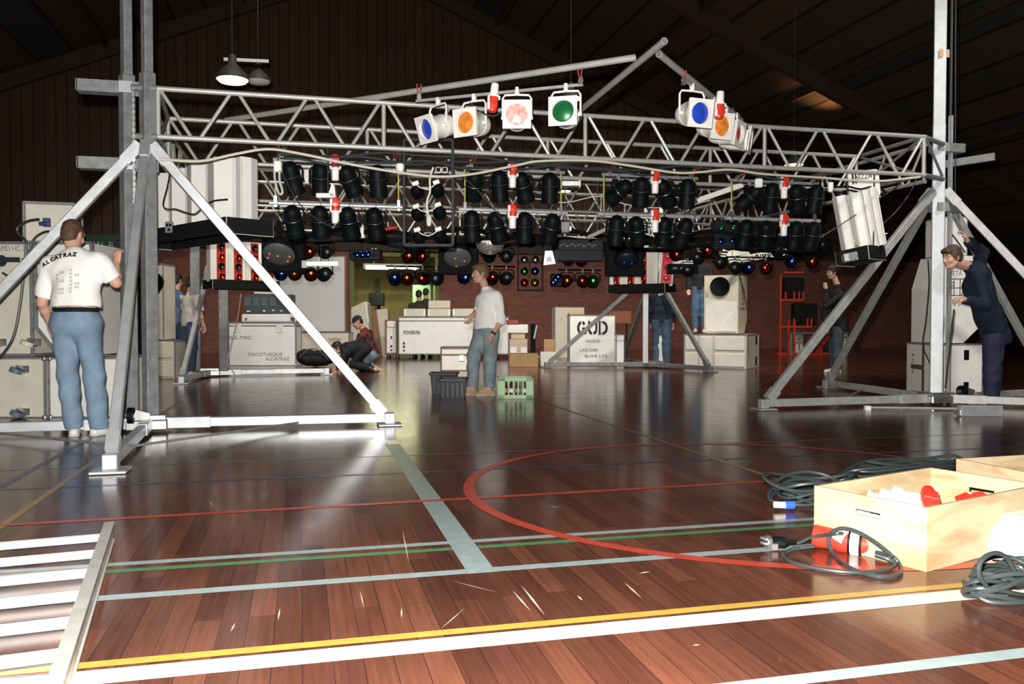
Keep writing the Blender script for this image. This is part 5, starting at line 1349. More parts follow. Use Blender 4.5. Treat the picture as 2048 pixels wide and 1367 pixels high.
lettering('lettering', 'POWERVIN', .13, M_TEXTB, pw_, (-1.29, -.38, .64), width=33 * s, bold=.004)
lettering('lettering', 'X', .06, M_TEXT, pw_, (-1.31, -.38, .42)); obj('printed_mark', MB().box((-1.28, -.38, .32), (.05, .004, .06)).box((-1.28, -.38, .22), (.05, .004, .04)).box((-1.28, -.38, .40), (.05, .004, .05)), M_TEXT, pw_)
topz = 74 * s + .13 + .02
for i, (xa, xb) in enumerate(((806, 850), (854, 900), (904, 947))):
    x = ((xa + xb) / 2 - 907) * s; R = Matrix.Rotation(FACE, 3, 'Z'); p = cpt + R @ Vector((x, 0, 0))
    rc = thing('rack_cover', f'{ORD[i]} cream rack cover from the left on the long white case', 'rack', (p.x, p.y, topz), FACE, 'rack covers on the long white case')
    obj('cover_body', MB().box((0, 0, .10), ((xb - xa) * s, .5, .20), None, .02), M_CREAM, rc); obj('end_strip', MB().box((-(xb - xa) * s / 2 + .03, -.255, .1), (.05, .02, .17)).box(((xb - xa) * s / 2 - .03, -.255, .1), (.05, .02, .17)), M_PAPER, rc)
    if i == 1:
        bx = thing('cream_box', 'cream open box on the middle rack cover of the long white case', 'box', (p.x, p.y, topz + .21), FACE)
        obj('box_body', MB().box((0, 0, .10), (44 * s, .4, .20), None, .01), M_CREAM, bx)
dd = 21.9; s = dd / FPX; cpt = atD(782, 642, dd) + AWAY * .4
pe = case('narrow white case end with brown edge beside the long lettered case', cpt, 22 * s, .7, 66 * s, FACE, M_CASE, feet=.055, corner=False, t_edge=.05, em=mat('brown_edge', (.22, .11, .07), .6))
obj('printed_mark', MB().box((.0, -.36, .55), (.04, .004, .07)).box((.0, -.36, .32), (.05, .004, .06)).box((.0, -.36, .22), (.05, .004, .04)), M_TEXT, pe)
obj('handle', MB().box((0, -.37, .9), (.22, .03, .16), None, .01), M_PAPER, pe)
c, w, dd = spot(882, 952, 741, .62)
case('cream flight case with dark bands and a latch, behind the black tubs', c, w, .55, 46 / FPX * dd, FACE, M_WHITE, lid=.70, latches=[(.08, .55)], t_edge=.03, em=mat('dark_brown_edge', (.12, .075, .055), .5), corner=False)

def tub(label, px, py, w, h, d):
    p = fl(px, py) + AWAY * d / 2
    t = thing('black_tub', label, 'tub', (p.x, p.y, 0), FACE, 'black tubs by the man in white')
    q = MB(); a = .88
    o = [(-w / 2, -d / 2), (w / 2, -d / 2), (w / 2, d / 2), (-w / 2, d / 2)]
    vs = [(x * a, y * a, 0) for x, y in o] + [(x, y, h) for x, y in o] + [(x * .95, y * .95, h) for x, y in o] + [(x * a * .94, y * a * .94, .012) for x, y in o]
    fs = [(3, 2, 1, 0)] + [(i, (i + 1) % 4, 4 + (i + 1) % 4, 4 + i) for i in range(4)] + [(4 + i, 4 + (i + 1) % 4, 8 + (i + 1) % 4, 8 + i) for i in range(4)] + [(8 + i, 8 + (i + 1) % 4, 12 + (i + 1) % 4, 12 + i) for i in range(4)] + [(12, 13, 14, 15)]
    obj('tub_body', q.add(vs, fs), mat('blue_black_plastic', (.008, .013, .019), .4, noise=.4, nscale=9, spec=.3), t)
    e = MB()
    for sx in (-1, 1): e.box((sx * w / 2, 0, h), (.03, d + .03, .035), None, .006)
    for sy in (-1, 1): e.box((0, sy * d / 2, h), (w + .03, .03, .035), None, .006)
    for i in range(5): e.box((-w * .36 + i * w * .18, -d / 2 * .95, h * .5), (.014, .02, h * .8), (-.05, 0, 0))
    obj('rim', e, mat('blue_black_plastic', (0, 0, 0)), t)
    return t
tub('black plastic tub in front, beside the left shoe of the man in white', 905, 798, .33, .24, .36)
tub('black plastic tub standing behind the other, under the flight case', 887, 786, .36, .26, .30)
M_GRNP = mat('pale_green_plastic', (.33, .50, .27), .45)
c, w, dd = spot(996, 1066, 797, .30)
h = 42 / FPX * dd; s = dd / FPX
cr = thing('bottle_crate', 'pale green plastic bottle crate right of the man in white', 'crate', c, FACE)
q = MB()
for sy in (-1, 1):
    y = sy * .15
    q.box((0, y, h - .02), (w, .02, .05), None, .004).box((0, y, .025), (w, .02, .05), None, .004)
    for x in (-w / 2 + .045, w / 2 - .045): q.box((x, y, h / 2), (.09, .02, h), None, .004)
    for x in (-.075, -.015, .045, .105): q.box((x - .01, y, h / 2), (.018, .018, h * .7))
for sx in (-1, 1): q.box((sx * w / 2, 0, h / 2), (.02, .30, h), None, .004)
q.box((0, 0, .012), (w, .3, .02))
obj('crate_shell', q, M_GRNP, cr)
obj('divider', MB().box((0, .05, h * .42), (.012, .24, h * .7)).box((0, 0, h * .42), (w * .94, .012, h * .7)), mat('dark_green_plastic', (.05, .10, .05), .5), cr)
for i, x in enumerate((-.13, -.05, .03, .11)):
    b_ = thing('bottle', f'{ORD[i]} dark bottle from the left inside the pale green crate', 'bottle', c + Matrix.Rotation(FACE, 3, 'Z') @ Vector((x, -.07, .024)), FACE, 'bottles in the green crate')
    obj('bottle_body', MB().lathe([(.001, 0), (.03, 0), (.03, .13), (.014, .18), (.012, .215), (.001, .215)], 14), mat('brown_glass', (.06, .03, .012), .1), b_)
    obj('label_band', MB().lathe([(.031, .05), (.031, .10)], 14), M_PAPER if i % 2 else M_TAPE, b_)

# --- cartons and odds at the centre right
def carton(label, xl, xr, yb, yt, d, m, z=0, depth=.4, rz=0, strip=None, name='cardboard_box'):
    c, w = at_depth(xl, xr, depth, d)
    t = thing(name, label, 'box', (c.x, c.y, z), FACE + rz)
    h = (yb - yt) / FPX * d
    obj('box_body', MB().box((0, 0, h / 2), (w, depth, h), None, .006), m, t)
    fl_ = MB().box((0, -depth * .25, h + .004), (w * .98, depth * .48, .006), (.05, 0, 0)).box((0, depth * .25, h + .004), (w * .98, depth * .48, .006), (-.05, 0, 0))
    obj('flap', fl_, m, t)
    if strip: obj('label_patch', MB().box((-w * .28, -depth / 2 - .003, h * .25), (w * .34, .004, h * .42)).box((w * .30, -depth / 2 - .003, h * .25), (w * .34, .004, h * .42)), M_PAPER, t)
    return h
d = 17.9
h1_ = carton('large flat brown carton on the floor right of the man in white', 1018, 1076, 729, 703, d, M_CARD, 0, .5)
h2_ = carton('pale carton with two white labels on the large brown carton', 1019, 1055, 703, 675, d + .05, mat('pale_card', (.55, .47, .36), .8), h1_ + .01, .35, strip=True)
h3_ = carton('small tan carton above the carton with white labels', 1022, 1050, 675, 664, d + .08, mat('tan_card', (.62, .50, .34), .8), h1_ + h2_ + .02, .3)
h4_ = carton('silvery tray of white packets topmost but one of the carton pile', 1014, 1056, 664, 648, d + .05, M_PAPER, h1_ + h2_ + h3_ + .03, .36, name='packet_tray')
carton('dark red book like box topmost of the carton pile', 1013, 1037, 648, 640, d + .05, mat('dark_red_card', (.32, .05, .04), .6), h1_ + h2_ + h3_ + h4_ + .04, .3, name='red_box')
hh = carton('squat brown carton behind the open white box', 1061, 1080, 703, 685, d + .7, M_CARD, 0, .4)
carton('open white box between the cartons and the leaning brace', 1081, 1112, 720, 692, d + .3, M_WHITE, 0, .3, name='white_box')
carton('upright brown carton behind the open white box', 1088, 1110, 715, 664, d + .7, M_CARD, 0, .3)
for px, lb in ((1048, 'red plug lying before the large brown carton, nearer the man'), (1063, 'red plug lying before the large brown carton, nearer the brace')):
    p = fl(px, 729); t = thing('red_plug', lb, 'plug', (p.x, p.y, .05), FACE)
    obj('plug_body', MB().tube((-.05, 0, 0), (.05, 0, 0), .045, 14), M_RED, t); obj('plug_collar', MB().tube((.05, 0, 0), (.085, 0, 0), .03, 12), M_WPLAS, t)
p = fl(1070, 712); t = thing('white_stick', 'white stick leaning upright against a dark board behind the cartons', 'stick', p, FACE)
s = dep(p) / FPX
obj('stick', MB().bar((-2 * s, 0, 35 * s), (3 * s, .02, 62 * s), .06, .03), M_PAPER, t); obj('dark_board', MB().box((-4 * s, .05, 33 * s), (10 * s, .03, 64 * s)), M_BLACKM, t)

# --- red rack and white cases at the far right
rp = fl(1583, 711); dd = dep(rp); s = dd / FPX
rr_ = thing('red_rack', 'red tubular rack with prongs behind the smoking man', 'rack', rp, FACE)
V = lambda x, y, yy=0: ((x - 1583) * s, yy, (711 - y) * s)
for x, yt in ((1560, 548), (1588, 640)):
    obj('post', MB().bar(V(x, 711), V(x, yt), .055, .055), M_REDP, rr_)
obj('post', MB().bar(V(1641, 711), V(1641, 688), .06, .06), M_REDP, rr_)
for (xa, xb, y) in ((1557, 1606, 600), (1557, 1622, 653), (1557, 1645, 708), (1565, 1605, 545)):
    obj('rail', MB().bar(V(xa, y), V(xb, y), .06, .06), M_REDP, rr_)
for (x, y) in ((1570, 600), (1587, 600), (1597, 600), (1605, 600), (1587, 653), (1614, 653), (1622, 653)):
    obj('prong', MB().bar(V(x, y), V(x, y - 17), .045, .045), M_REDP, rr_)
obj('rear_frame', MB().bar(V(1588, 705, .5), V(1588, 640, .5), .05).bar(V(1645, 705, .5), V(1680, 660, .5), .05).bar(V(1557, 708, .5), V(1690, 708, .5), .05).bar(V(1674, 640, .5), V(1674, 675, .5), .09).bar(V(1557, 708, 0), V(1557, 708, .5), .05), M_REDP, rr_)
obj('dark_load', MB().box(V(1588, 575, .15), (38 * s, .3, 40 * s), None, .03).box(V(1612, 628, .2), (46 * s, .3, 44 * s), None, .03), M_BLACKM, rr_)
for lb, xl, xr, yb, yt in (('narrow pale case with faint letters behind the red rack', 1590, 1606, 709, 668), ('narrow pale case behind the legs of the smoking man', 1675, 1692, 712, 660)):
    c, w, dd = spot(xl, xr, yb, .5); t = case(lb, c, w, .5, (yb - yt) / FPX * dd, FACE, M_CREAM, corner=False, t_edge=.02)
    obj('printed_mark', MB().box((0, -.253, .45), (.12, .004, .06)).box((0, -.253, .22), (.04, .004, .16)), M_TEXTG, t)
p = fl(1660, 715); s = dep(p) / FPX
hr = thing('hand_rail', 'pale low handrail running behind the smoking man', 'rail', (p.x, p.y, 0), FACE)
obj('rail_tube', MB().tube((-60 * s, .8, 48 * s), (60 * s, .8, 48 * s), .02, 8), M_ALUD, hr); obj('rail_post', MB().tube((-58 * s, .8, 0), (-58 * s, .8, 48 * s), .02, 8).tube((58 * s, .8, 0), (58 * s, .8, 48 * s), .02, 8), M_ALUD, hr)

# --- loose beams on the floor by the right tower
p = fl(1966, 833); lb_ = thing('beam_stub', 'short aluminium beam lying in front of the feet of the man in navy', 'beam', (p.x, p.y, 0), FACE)
s = dep(p) / FPX
obj('beam_body', MB().box((0, .06, .055), (84 * s, .10, .11), None, .006), M_ALU, lb_); obj('end_gap', MB().box((-46 * s, .06, .04), (8 * s, .06, .05)), M_STEEL, lb_)
p = fl(1826, 820); ld = thing('floor_rod', 'long thin bright rod lying before the right tower', 'rod', (p.x, p.y, 0), FACE)
obj('rod_body', MB().tube((-102 * s, .0, .03), (100 * s, -.05, .02), .014, 8), M_ALU, ld); obj('rod_end', MB().box((-98 * s, 0, .025), (.06, .05, .05)), M_WPLAS, ld)
# ================================================================== FOREGROUND
def ply():
    m = bpy.data.materials.new('plywood'); m.use_nodes = True
    nt = m.node_tree; b = nt.nodes['Principled BSDF']; L = nt.links.new
    tc = nt.nodes.new('ShaderNodeTexCoord'); mp = nt.nodes.new('ShaderNodeMapping'); mp.inputs['Scale'].default_value = (2.0, 2.0, 9)
    L(tc.outputs['Object'], mp.inputs['Vector'])
    n = nt.nodes.new('ShaderNodeTexNoise'); n.inputs['Scale'].default_value = 1.3; n.inputs['Detail'].default_value = 7; n.inputs['Distortion'].default_value = .6
    L(mp.outputs['Vector'], n.inputs['Vector'])
    r = nt.nodes.new('ShaderNodeValToRGB'); r.color_ramp.elements[0].position = .3; r.color_ramp.elements[0].color = (.34, .21, .095, 1)
    r.color_ramp.elements[1].position = .52; r.color_ramp.elements[1].color = (.47, .37, .225, 1)
    L(n.outputs['Fac'], r.inputs['Fac']); L(r.outputs['Color'], b.inputs['Base Color']); b.inputs['Roughness'].default_value = .65
    return m
M_PLY = ply()
def wooden_box(label, c, rz, W=.87, D=.52, H=.25, th=.012):
    t = thing('plywood_box', label, 'box', (c[0], c[1], 0.001), rz, 'plywood boxes in the foreground')
    for sy in (-1, 1): obj('side_board', MB().box((0, sy * (D / 2 - th / 2), H / 2), (W, th, H)), M_PLY, t)
    for sx in (-1, 1):
        x = sx * (W / 2 - th / 2); hw = .06; z1, z2 = H - .085, H - .062; dd = D - 2 * th
        q = MB().box((x, 0, z1 / 2), (th, dd, z1)).box((x, 0, (z2 + H) / 2), (th, dd, H - z2))
        q.box((x, (hw + dd / 2) / 2, (z1 + z2) / 2), (th, dd / 2 - hw, z2 - z1)).box((x, -(hw + dd / 2) / 2, (z1 + z2) / 2), (th, dd / 2 - hw, z2 - z1))
        obj('end_board', q, M_PLY, t)
    obj('bottom_board', MB().box((0, 0, th / 2), (W - 2 * th, D - 2 * th, th)), M_PLY, t)
    return t
RB = math.atan2(.30, .92)
wooden_box('open plywood box holding red plugs, nearest the camera at the right', (2.675, 3.12), RB)
wooden_box('second plywood box, partly hidden behind the box of red plugs', (3.35 + .43, 3.45), .04)
RBM = Matrix.Rotation(RB, 3, 'Z')
def inbox(x, y, z): return Vector((2.675, 3.12, z)) + RBM @ Vector((x, y, 0))
wbp = thing('packing_sheet', 'crumpled white packing sheet inside the plywood box of red plugs', 'packing', inbox(-.12, .12, .014), RB)
q = MB(); nx, ny = 22, 8; vs = []; fs = []
for j in range(ny + 1):
    for i in range(nx + 1):
        x = -.26 + .52 * i / nx; y = -.08 + .17 * j / ny
        vs.append((x, y, .12 + .05 * (j / ny) + (.014 if i % 2 else -.008) * (j > 1) + .01 * math.sin(i * 1.7 + j)))
for j in range(ny):
    for i in range(nx): a = j * (nx + 1) + i; fs.append((a, a + 1, a + nx + 2, a + nx + 1))
n0 = len(vs); vs += [(v[0], v[1], 0) for v in vs]
fs += [tuple(n0 + k for k in f[::-1]) for f in fs]
def ringidx(): return [i for i in range(nx + 1)] + [j * (nx + 1) + nx for j in range(1, ny + 1)] + [ny * (nx + 1) + i for i in range(nx - 1, -1, -1)] + [j * (nx + 1) for j in range(ny - 1, 0, -1)]
rg = ringidx()
for k in range(len(rg)): a, b = rg[k], rg[(k + 1) % len(rg)]; fs.append((a, n0 + a, n0 + b, b))
obj('sheet', q.add(vs, fs), mat('white_packing', (.80, .84, .86), .6), wbp)
for i, (x, y, z, a, lb) in enumerate(((.10, .05, .15, .5, 'red plug standing up highest in the plywood box'), (.14, -.10, .10, .1, 'red plug lying low along the near side of the plywood box'), (.26, -.02, .13, -.6, 'red plug tilted up at the outer end of the plywood box'), (.20, .10, .07, 1.2, 'red plug half hidden at the bottom of the plywood box'))):
    t = thing('red_plug', lb, 'plug', inbox(x, y, z), RB + a, 'red plugs in the plywood box')
    ax = Vector((1, .2, .5 if i != 1 else .05)).normalized()
    obj('plug_cap', MB().lathe([(.001, -.05), (.034, -.045), (.04, -.02), (.042, .03), (.036, .04)], 18, axis=ax), M_RED, t)
    obj('plug_collar', MB().lathe([(.036, .04), (.034, .07), (.026, .10), (.001, .10)], 16, axis=ax), M_WPLAS if i % 2 else M_RED, t)
    obj('plug_flap', MB().box(ax * -.01 + Vector((0, 0, .045)), (.06, .06, .012), (.2, -.4, 0), .004), M_RED, t)

def coil(label, c, rx, ry, rz, loops, r, m, lift=.10, seed=1, group='coils of cable on the floor'):
    rnd = random.Random(seed)
    t = thing('cable_coil', label, 'cable', (c[0], c[1], 0), rz, group)
    pts = []; N = 18
    for l in range(loops):
        a, b = rx * rnd.uniform(.72, 1.0), ry * rnd.uniform(.6, 1.0); ox, oy = rnd.uniform(-.06, .06) * rx * 2, rnd.uniform(-.1, .1) * ry * 2
        zb_ = r + (l / max(1, loops - 1)) * lift * .8; ph = rnd.uniform(0, 6.28)
        for k in range(N):
            th = 2 * PI * k / N
            pts.append((ox + a * math.cos(th), oy + b * math.sin(th), max(r, zb_ + lift * .22 * math.sin(th * 2 + ph))))
    obj('cable_run', MB().path(smooth_path(pts, 3), r, 7), m, t)
    return t
p = fl(1632, 1003); c1 = coil('grey cable coil with a blue plug, left of the plywood box of red plugs', (p.x, p.y + .03), .30, .17, .12, 7, .0095, M_GCABLE, .13, 3)
p = fl(1570, 1021); bp_ = obj('blue_plug', MB().tube((p.x - .002, p.y, .03), (p.x + .045, p.y - .01, .03), .022, 14), M_BLUEP, c1, world=False)
def fixw(o, root):
    o.parent = root; o.matrix_parent_inverse = Matrix.Identity(4)
    M = (Matrix.Translation(root.location) @ Euler(root.rotation_euler).to_matrix().to_4x4()).inverted()
    for v in o.data.vertices: v.co = M @ v.co
    return o
fixw(bp_, c1); bp_['label'] = 'blue plug'
fixw(obj('white_collar', MB().tube((p.x - .055, p.y + .012, .032), (p.x, p.y, .03), .017, 12), M_WPLAS, c1), c1)
p = fl(1800, 950); coil('dark cable coil stretched out beyond the plywood box of red plugs', (p.x + .05, p.y + .02), .46, .17, .05, 6, .0105, M_GCABLE, .09, 5)
p = fl(1740, 962); cable('loose grey cable end lying left of the far cable coil', [fl(x, y, .012) for x, y in ((1675, 960), (1672, 953), (1690, 950), (1720, 944), (1745, 930))], .010, M_GCABLE, 'coils of cable on the floor')
p = fl(2010, 1195); c3 = coil('dark cable coil with an upright loop, nearest the camera at the right edge', (p.x + .03, p.y + .03), .19, .10, .25, 8, .0085, M_GCABLE, .10, 8)
up = [(1972, 1170, .06), (1958, 1150, .10), (1962, 1122, .15), (1985, 1106, .19), (2010, 1112, .18), (2028, 1140, .13), (2040, 1170, .07)]
pq = []
for (x, y, z) in up: pq.append(atD(x, y, 2.86 + (x - 1972) * .0009))
fixw(obj('upright_loop', MB().path(smooth_path(pq, 5), .0085, 8), M_GCABLE, c3), c3)
# white device at the right edge
p = fl(2082, 1128); wd = thing('white_device', 'white rounded device cut off by the right edge of the picture', 'device', (p.x + .02, p.y + .10, 0), .3)
obj('device_shell', MB().prism([(-.11, 0), (.2, 0), (.2, .16), (.02, .16), (-.05, .12), (-.10, .06)], -.12, .12), M_WPLAS, wd)
obj('device_catch', MB().box((-.03, -.125, .075), (.03, .012, .016), (0, -.5, 0), .003), M_RUBBER, wd)
obj('device_foot', MB().box((-.03, -.09, .012), (.15, .05, .024), None, .004), mat('foot_grey', (.45, .40, .36), .5), wd)
cable('thin orange lead by the white device at the right edge', [fl(x, y, .02) for x, y in ((1985, 1120), (2000, 1121), (2015, 1128), (2022, 1138))], .004, mat('orange_lead', (.55, .30, .08), .5), 'coils of cable on the floor')

# red and white power coupling with its looped cable and black plug
cp = thing('power_coupling', 'red and white power coupling with looped cable before the plywood box', 'connector', fl(1690, 1104), 0)
a0, a1 = fl(1622, 1092), fl(1752, 1108)
a0 = a0 + Vector((0, -.02, .052)); a1 = a1 + Vector((0, -.03, .040))
ax = (a1 - a0); L_ = ax.length; ax.normalize()
def seg(prof): return MB().lathe([(r, h * L_) for r, h in prof], 24, a0, ax)
obj('red_socket', seg([(.001, 0), (.046, 0), (.049, .02), (.043, .32), (.046, .34), (.050, .36), (.050, .60), (.001, .60)]), M_RED, cp, world=True)
obj('white_collar', seg([(.052, .56), (.058, .58), (.058, .68), (.052, .70)]), M_WPLAS, cp, world=True)
obj('black_ring', seg([(.050, .53), (.056, .54), (.056, .565), (.05, .57)]), M_BLACK, cp, world=True)
obj('black_ring', seg([(.050, .70), (.056, .705), (.056, .73), (.046, .735)]), M_BLACK, cp, world=True)
obj('red_plug', seg([(.046, .72), (.044, .74), (.036, .86), (.001, .86)]), M_RED, cp, world=True)
obj('white_gland', seg([(.037, .83), (.037, .86), (.026, .88), (.022, .98), (.016, 1.0), (.001, 1.0)]), M_WPLAS, cp, world=True)
e0 = a0 + ax * L_ * .40
obj('outlet', MB().tube(e0 + Vector((0, 0, .02)), atD(1686, 1070, dep(e0) - .03), .030, 16).lathe([(.001, -.001), (.034, 0), (.034, .03)], 16, atD(1686, 1070, dep(e0) - .05), (0, 1, 0)), mat('pale_pink_plastic', (.75, .45, .42), .4), cp, world=True)
dq = dep(e0)
l1 = [(1684, 1066, -.07), (1672, 1066, -.09), (1645, 1070, -.02), (1622, 1074, .02), (1600, 1084, .05), (1575, 1092, .08)]
obj('plug_lead', MB().path(smooth_path([atD(x, y, dq + z) for x, y, z in l1], 5), .0075, 8), M_GCABLE, cp, world=True)
lp = [(1752, 1108, .05), (1772, 1112, .07), (1788, 1122, .07)]
pts = [fl(1750, 1109, .038), fl(1775, 1117, .03), fl(1789, 1128, .012), fl(1775, 1138, .01), fl(1735, 1144, .01), fl(1680, 1142, .01), fl(1620, 1133, .01), fl(1585, 1124, .01), fl(1568, 1112, .01), fl(1575, 1102, .012), fl(1600, 1095, .016), fl(1630, 1092, .03)]
obj('flat_loop', MB().path(smooth_path(pts, 5), .0085, 8), M_GCABLE, cp, world=True)
lp = [(1752, 1104, 0), (1782, 1110, -.03), (1799, 1128, -.10), (1800, 1146, -.14), (1775, 1153, -.16), (1735, 1148, -.17), (1695, 1132, -.15), (1668, 1108, -.11), (1657, 1082, -.08), (1664, 1064, -.06), (1684, 1056, -.05), (1712, 1062, -.05), (1745, 1080, -.06), (1775, 1103, -.08), (1786, 1114, -.09)]
fd = lambda x: 3.64 + (x - 1624) / 241 * (3.29 - 3.64)
low = lambda x, y: min(dep(fl(x, y, .01)), fd(x) - .03)
obj('standing_loop', MB().path(smooth_path([atD(x, y, low(x, y) if y > 1118 else fd(x) - .05 + z * .4) for x, y, z in lp], 5), .0085, 8), M_GCABLE, cp, world=True)
bk = thing('mains_plug', 'black and chrome mains plug lying on the light blue line', 'plug', fl(1545, 1098), FACE)
obj('plug_grip', MB().box((.03, 0, .03), (.075, .05, .045), (0, 0, -.2), .016).tube((.06, 0, .03), (.10, .0, .03), .012, 10, .008), M_BLACK, bk)
obj('plug_face', MB().lathe([(.001, 0), (.028, 0), (.030, .012), (.026, .02)], 18, (-.03, -.006, .032), (1, .1, .05)), M_STEEL, bk)
obj('pin', MB().tube((-.03, -.014, .045), (-.055, -.016, .055), .006, 8), M_STEEL, bk); obj('pin', MB().tube((-.03, -.014, .025), (-.055, -.016, .035), .006, 8), M_STEEL, bk)
obj('earth_clip', MB().box((.0, -.03, .018), (.03, .01, .03), None, .003), M_STEEL, bk)

# aluminium ladder lying at the lower left
A0, A1 = fl(219, 1046, .085), fl(108, 1372, .085)
d = (A1 - A0); d.z = 0; L_ = d.length; d.normalize(); nL = Vector((d.y, -d.x, 0))
if nL.x > 0: nL = -nL
WID = .50
ld = thing('aluminium_ladder', 'aluminium ladder with wide white rungs lying on the floor at the lower left', 'ladder', (A0.x, A0.y, 0))
def railb(off, name):
    p = Vector((A0.x, A0.y, 0)) + nL * off; e = p + d * (L_ + .5)
    q = MB().bar(p + Vector((0, 0, .05)), e + Vector((0, 0, .05)), .028, .085, bev=.003)
    q.bar(p + Vector((0, 0, .088)) , e + Vector((0, 0, .088)), .040, .010).bar(p + Vector((0, 0, .012)), e + Vector((0, 0, .012)), .040, .010)
    obj(name, q, mat('grey_aluminium', (.50, .50, .46), .45, .5, noise=.15), ld, world=True)
railb(0, 'side_rail'); railb(WID, 'side_rail')
y0 = fl(205, 1070, .07); u0 = (Vector((y0.x, y0.y, 0)) - Vector((A0.x, A0.y, 0))).dot(d)
for k in range(9):
    p = Vector((A0.x, A0.y, .062)) + d * (u0 + k * .268)
    obj('rung', MB().bar(p + nL * .012, p + nL * (WID - .012), .042, .026, bev=.006), mat('white_rung', (.80, .77, .76), .4), ld, world=True)
# ================================================================== PEOPLE
class Field:
    """a soft union of tapered limbs and ellipsoids sampled on a grid and skinned as one surface"""
    def __init__(s, vox): s.v = vox; s.p = []; s.cuts = []
    def limb(s, a, b, ra, rb=None, k=.02, flat=None, fl_dir=None, sub=False, end=False, start=False):
        s.p.append(('l', np.array(a, float), np.array(b, float), ra, ra if rb is None else rb, k, flat, None if fl_dir is None else np.array(fl_dir, float), sub, end, start)); return s
    def ell(s, c, r, R=None, k=.02, sub=False):
        s.p.append(('e', np.array(c, float), np.array(r, float), None if R is None else np.array(R, float), k, sub)); return s
    def chain(s, pts, rs, k=.02, **kw):
        for i in range(len(pts) - 1): s.limb(pts[i], pts[i + 1], rs[i], rs[i + 1], k, **kw)
        return s
    def cut(s, p, n): s.cuts.append((np.array(p, float), np.array(n, float) / np.linalg.norm(n))); return s
    def mesh(s, wrinkle=0.0, wdir=(9, 7, 31)):
        v = s.v; lo = np.full(3, 1e9); hi = -lo
        for q in s.p:
            if q[0] == 'l': rr = max(q[3], q[4]); pts = (q[1], q[2])
            else: rr = q[2].max(); pts = (q[1],)
            for p in pts: lo = np.minimum(lo, p - rr); hi = np.maximum(hi, p + rr)
        lo -= 4 * v; hi += 4 * v
        n = np.ceil((hi - lo) / v).astype(int) + 1
        D = np.full(n, 0.5, np.float32)
        ax = [lo[i] + v * np.arange(n[i]) for i in range(3)]
        for q in s.p:
            if q[0] == 'l':
                _, a, b, ra, rb, k, flat, fd, sub, end, start = q; rr = max(ra, rb); bl, bh = np.minimum(a, b) - rr, np.maximum(a, b) + rr
            else:
                _, c, r, R, k, sub = q; bl, bh = c - r.max(), c + r.max()
            m = k + 3 * v
            i0 = np.maximum(0, np.floor((bl - m - lo) / v).astype(int)); i1 = np.minimum(n, np.ceil((bh + m - lo) / v).astype(int) + 1)
            sl = tuple(slice(i0[i], i1[i]) for i in range(3))
            X, Y, Z = np.meshgrid(ax[0][sl[0]], ax[1][sl[1]], ax[2][sl[2]], indexing='ij', sparse=True)
            if q[0] == 'l':
                ab = b - a; L2 = max(1e-9, float(ab @ ab))
                traw = ((X - a[0]) * ab[0] + (Y - a[1]) * ab[1] + (Z - a[2]) * ab[2]) / L2
                t = np.clip(traw, 0, 1)
                qx, qy, qz = X - (a[0] + t * ab[0]), Y - (a[1] + t * ab[1]), Z - (a[2] + t * ab[2])
                if flat:
                    fd_ = fd / np.linalg.norm(fd); w = qx * fd_[0] + qy * fd_[1] + qz * fd_[2]; g = (1 / flat - 1) * w
                    qx, qy, qz = qx + g * fd_[0], qy + g * fd_[1], qz + g * fd_[2]
                d = np.sqrt(qx * qx + qy * qy + qz * qz) - (ra + (rb - ra) * t)
                if flat: d = d * (flat + (1 - flat) * .4)
                L = math.sqrt(L2)
                if end: d = np.maximum(d, (traw - 1) * L)
                if start: d = np.maximum(d, -traw * L)
            else:
                qx, qy, qz = X - c[0], Y - c[1], Z - c[2]
                if R is not None:
                    qx, qy, qz = [R[0, i] * qx + R[1, i] * qy + R[2, i] * qz for i in range(3)]
                u = np.sqrt((qx / r[0]) ** 2 + (qy / r[1]) ** 2 + (qz / r[2]) ** 2)
                d = (u - 1) * r.min() * (1.0 if r.max() < 2 * r.min() else 1.0)
            o = D[sl]
            if sub:
                h = np.clip(.5 - .5 * (o + d) / k, 0, 1) if k > 0 else 0
                D[sl] = np.maximum(o, -d)
            else:
                h = np.clip(.5 + .5 * (o - d) / k, 0, 1)
                D[sl] = o + (d - o) * h - k * h * (1 - h)
        X, Y, Z = np.meshgrid(*ax, indexing='ij', sparse=True)
        for (p, nn) in s.cuts:
            D = np.maximum(D, (X - p[0]) * nn[0] + (Y - p[1]) * nn[1] + (Z - p[2]) * nn[2])
        if wrinkle:
            a, b_, c_ = wdir
            D = D + wrinkle * (np.sin(X * a * 3 + np.sin(Z * c_ * .7 + Y * 9) * 1.6) * np.sin(Z * c_ + 2.2 * np.sin(X * 14 + Y * 11))).astype(np.float32)
        return nets(D, lo, v)

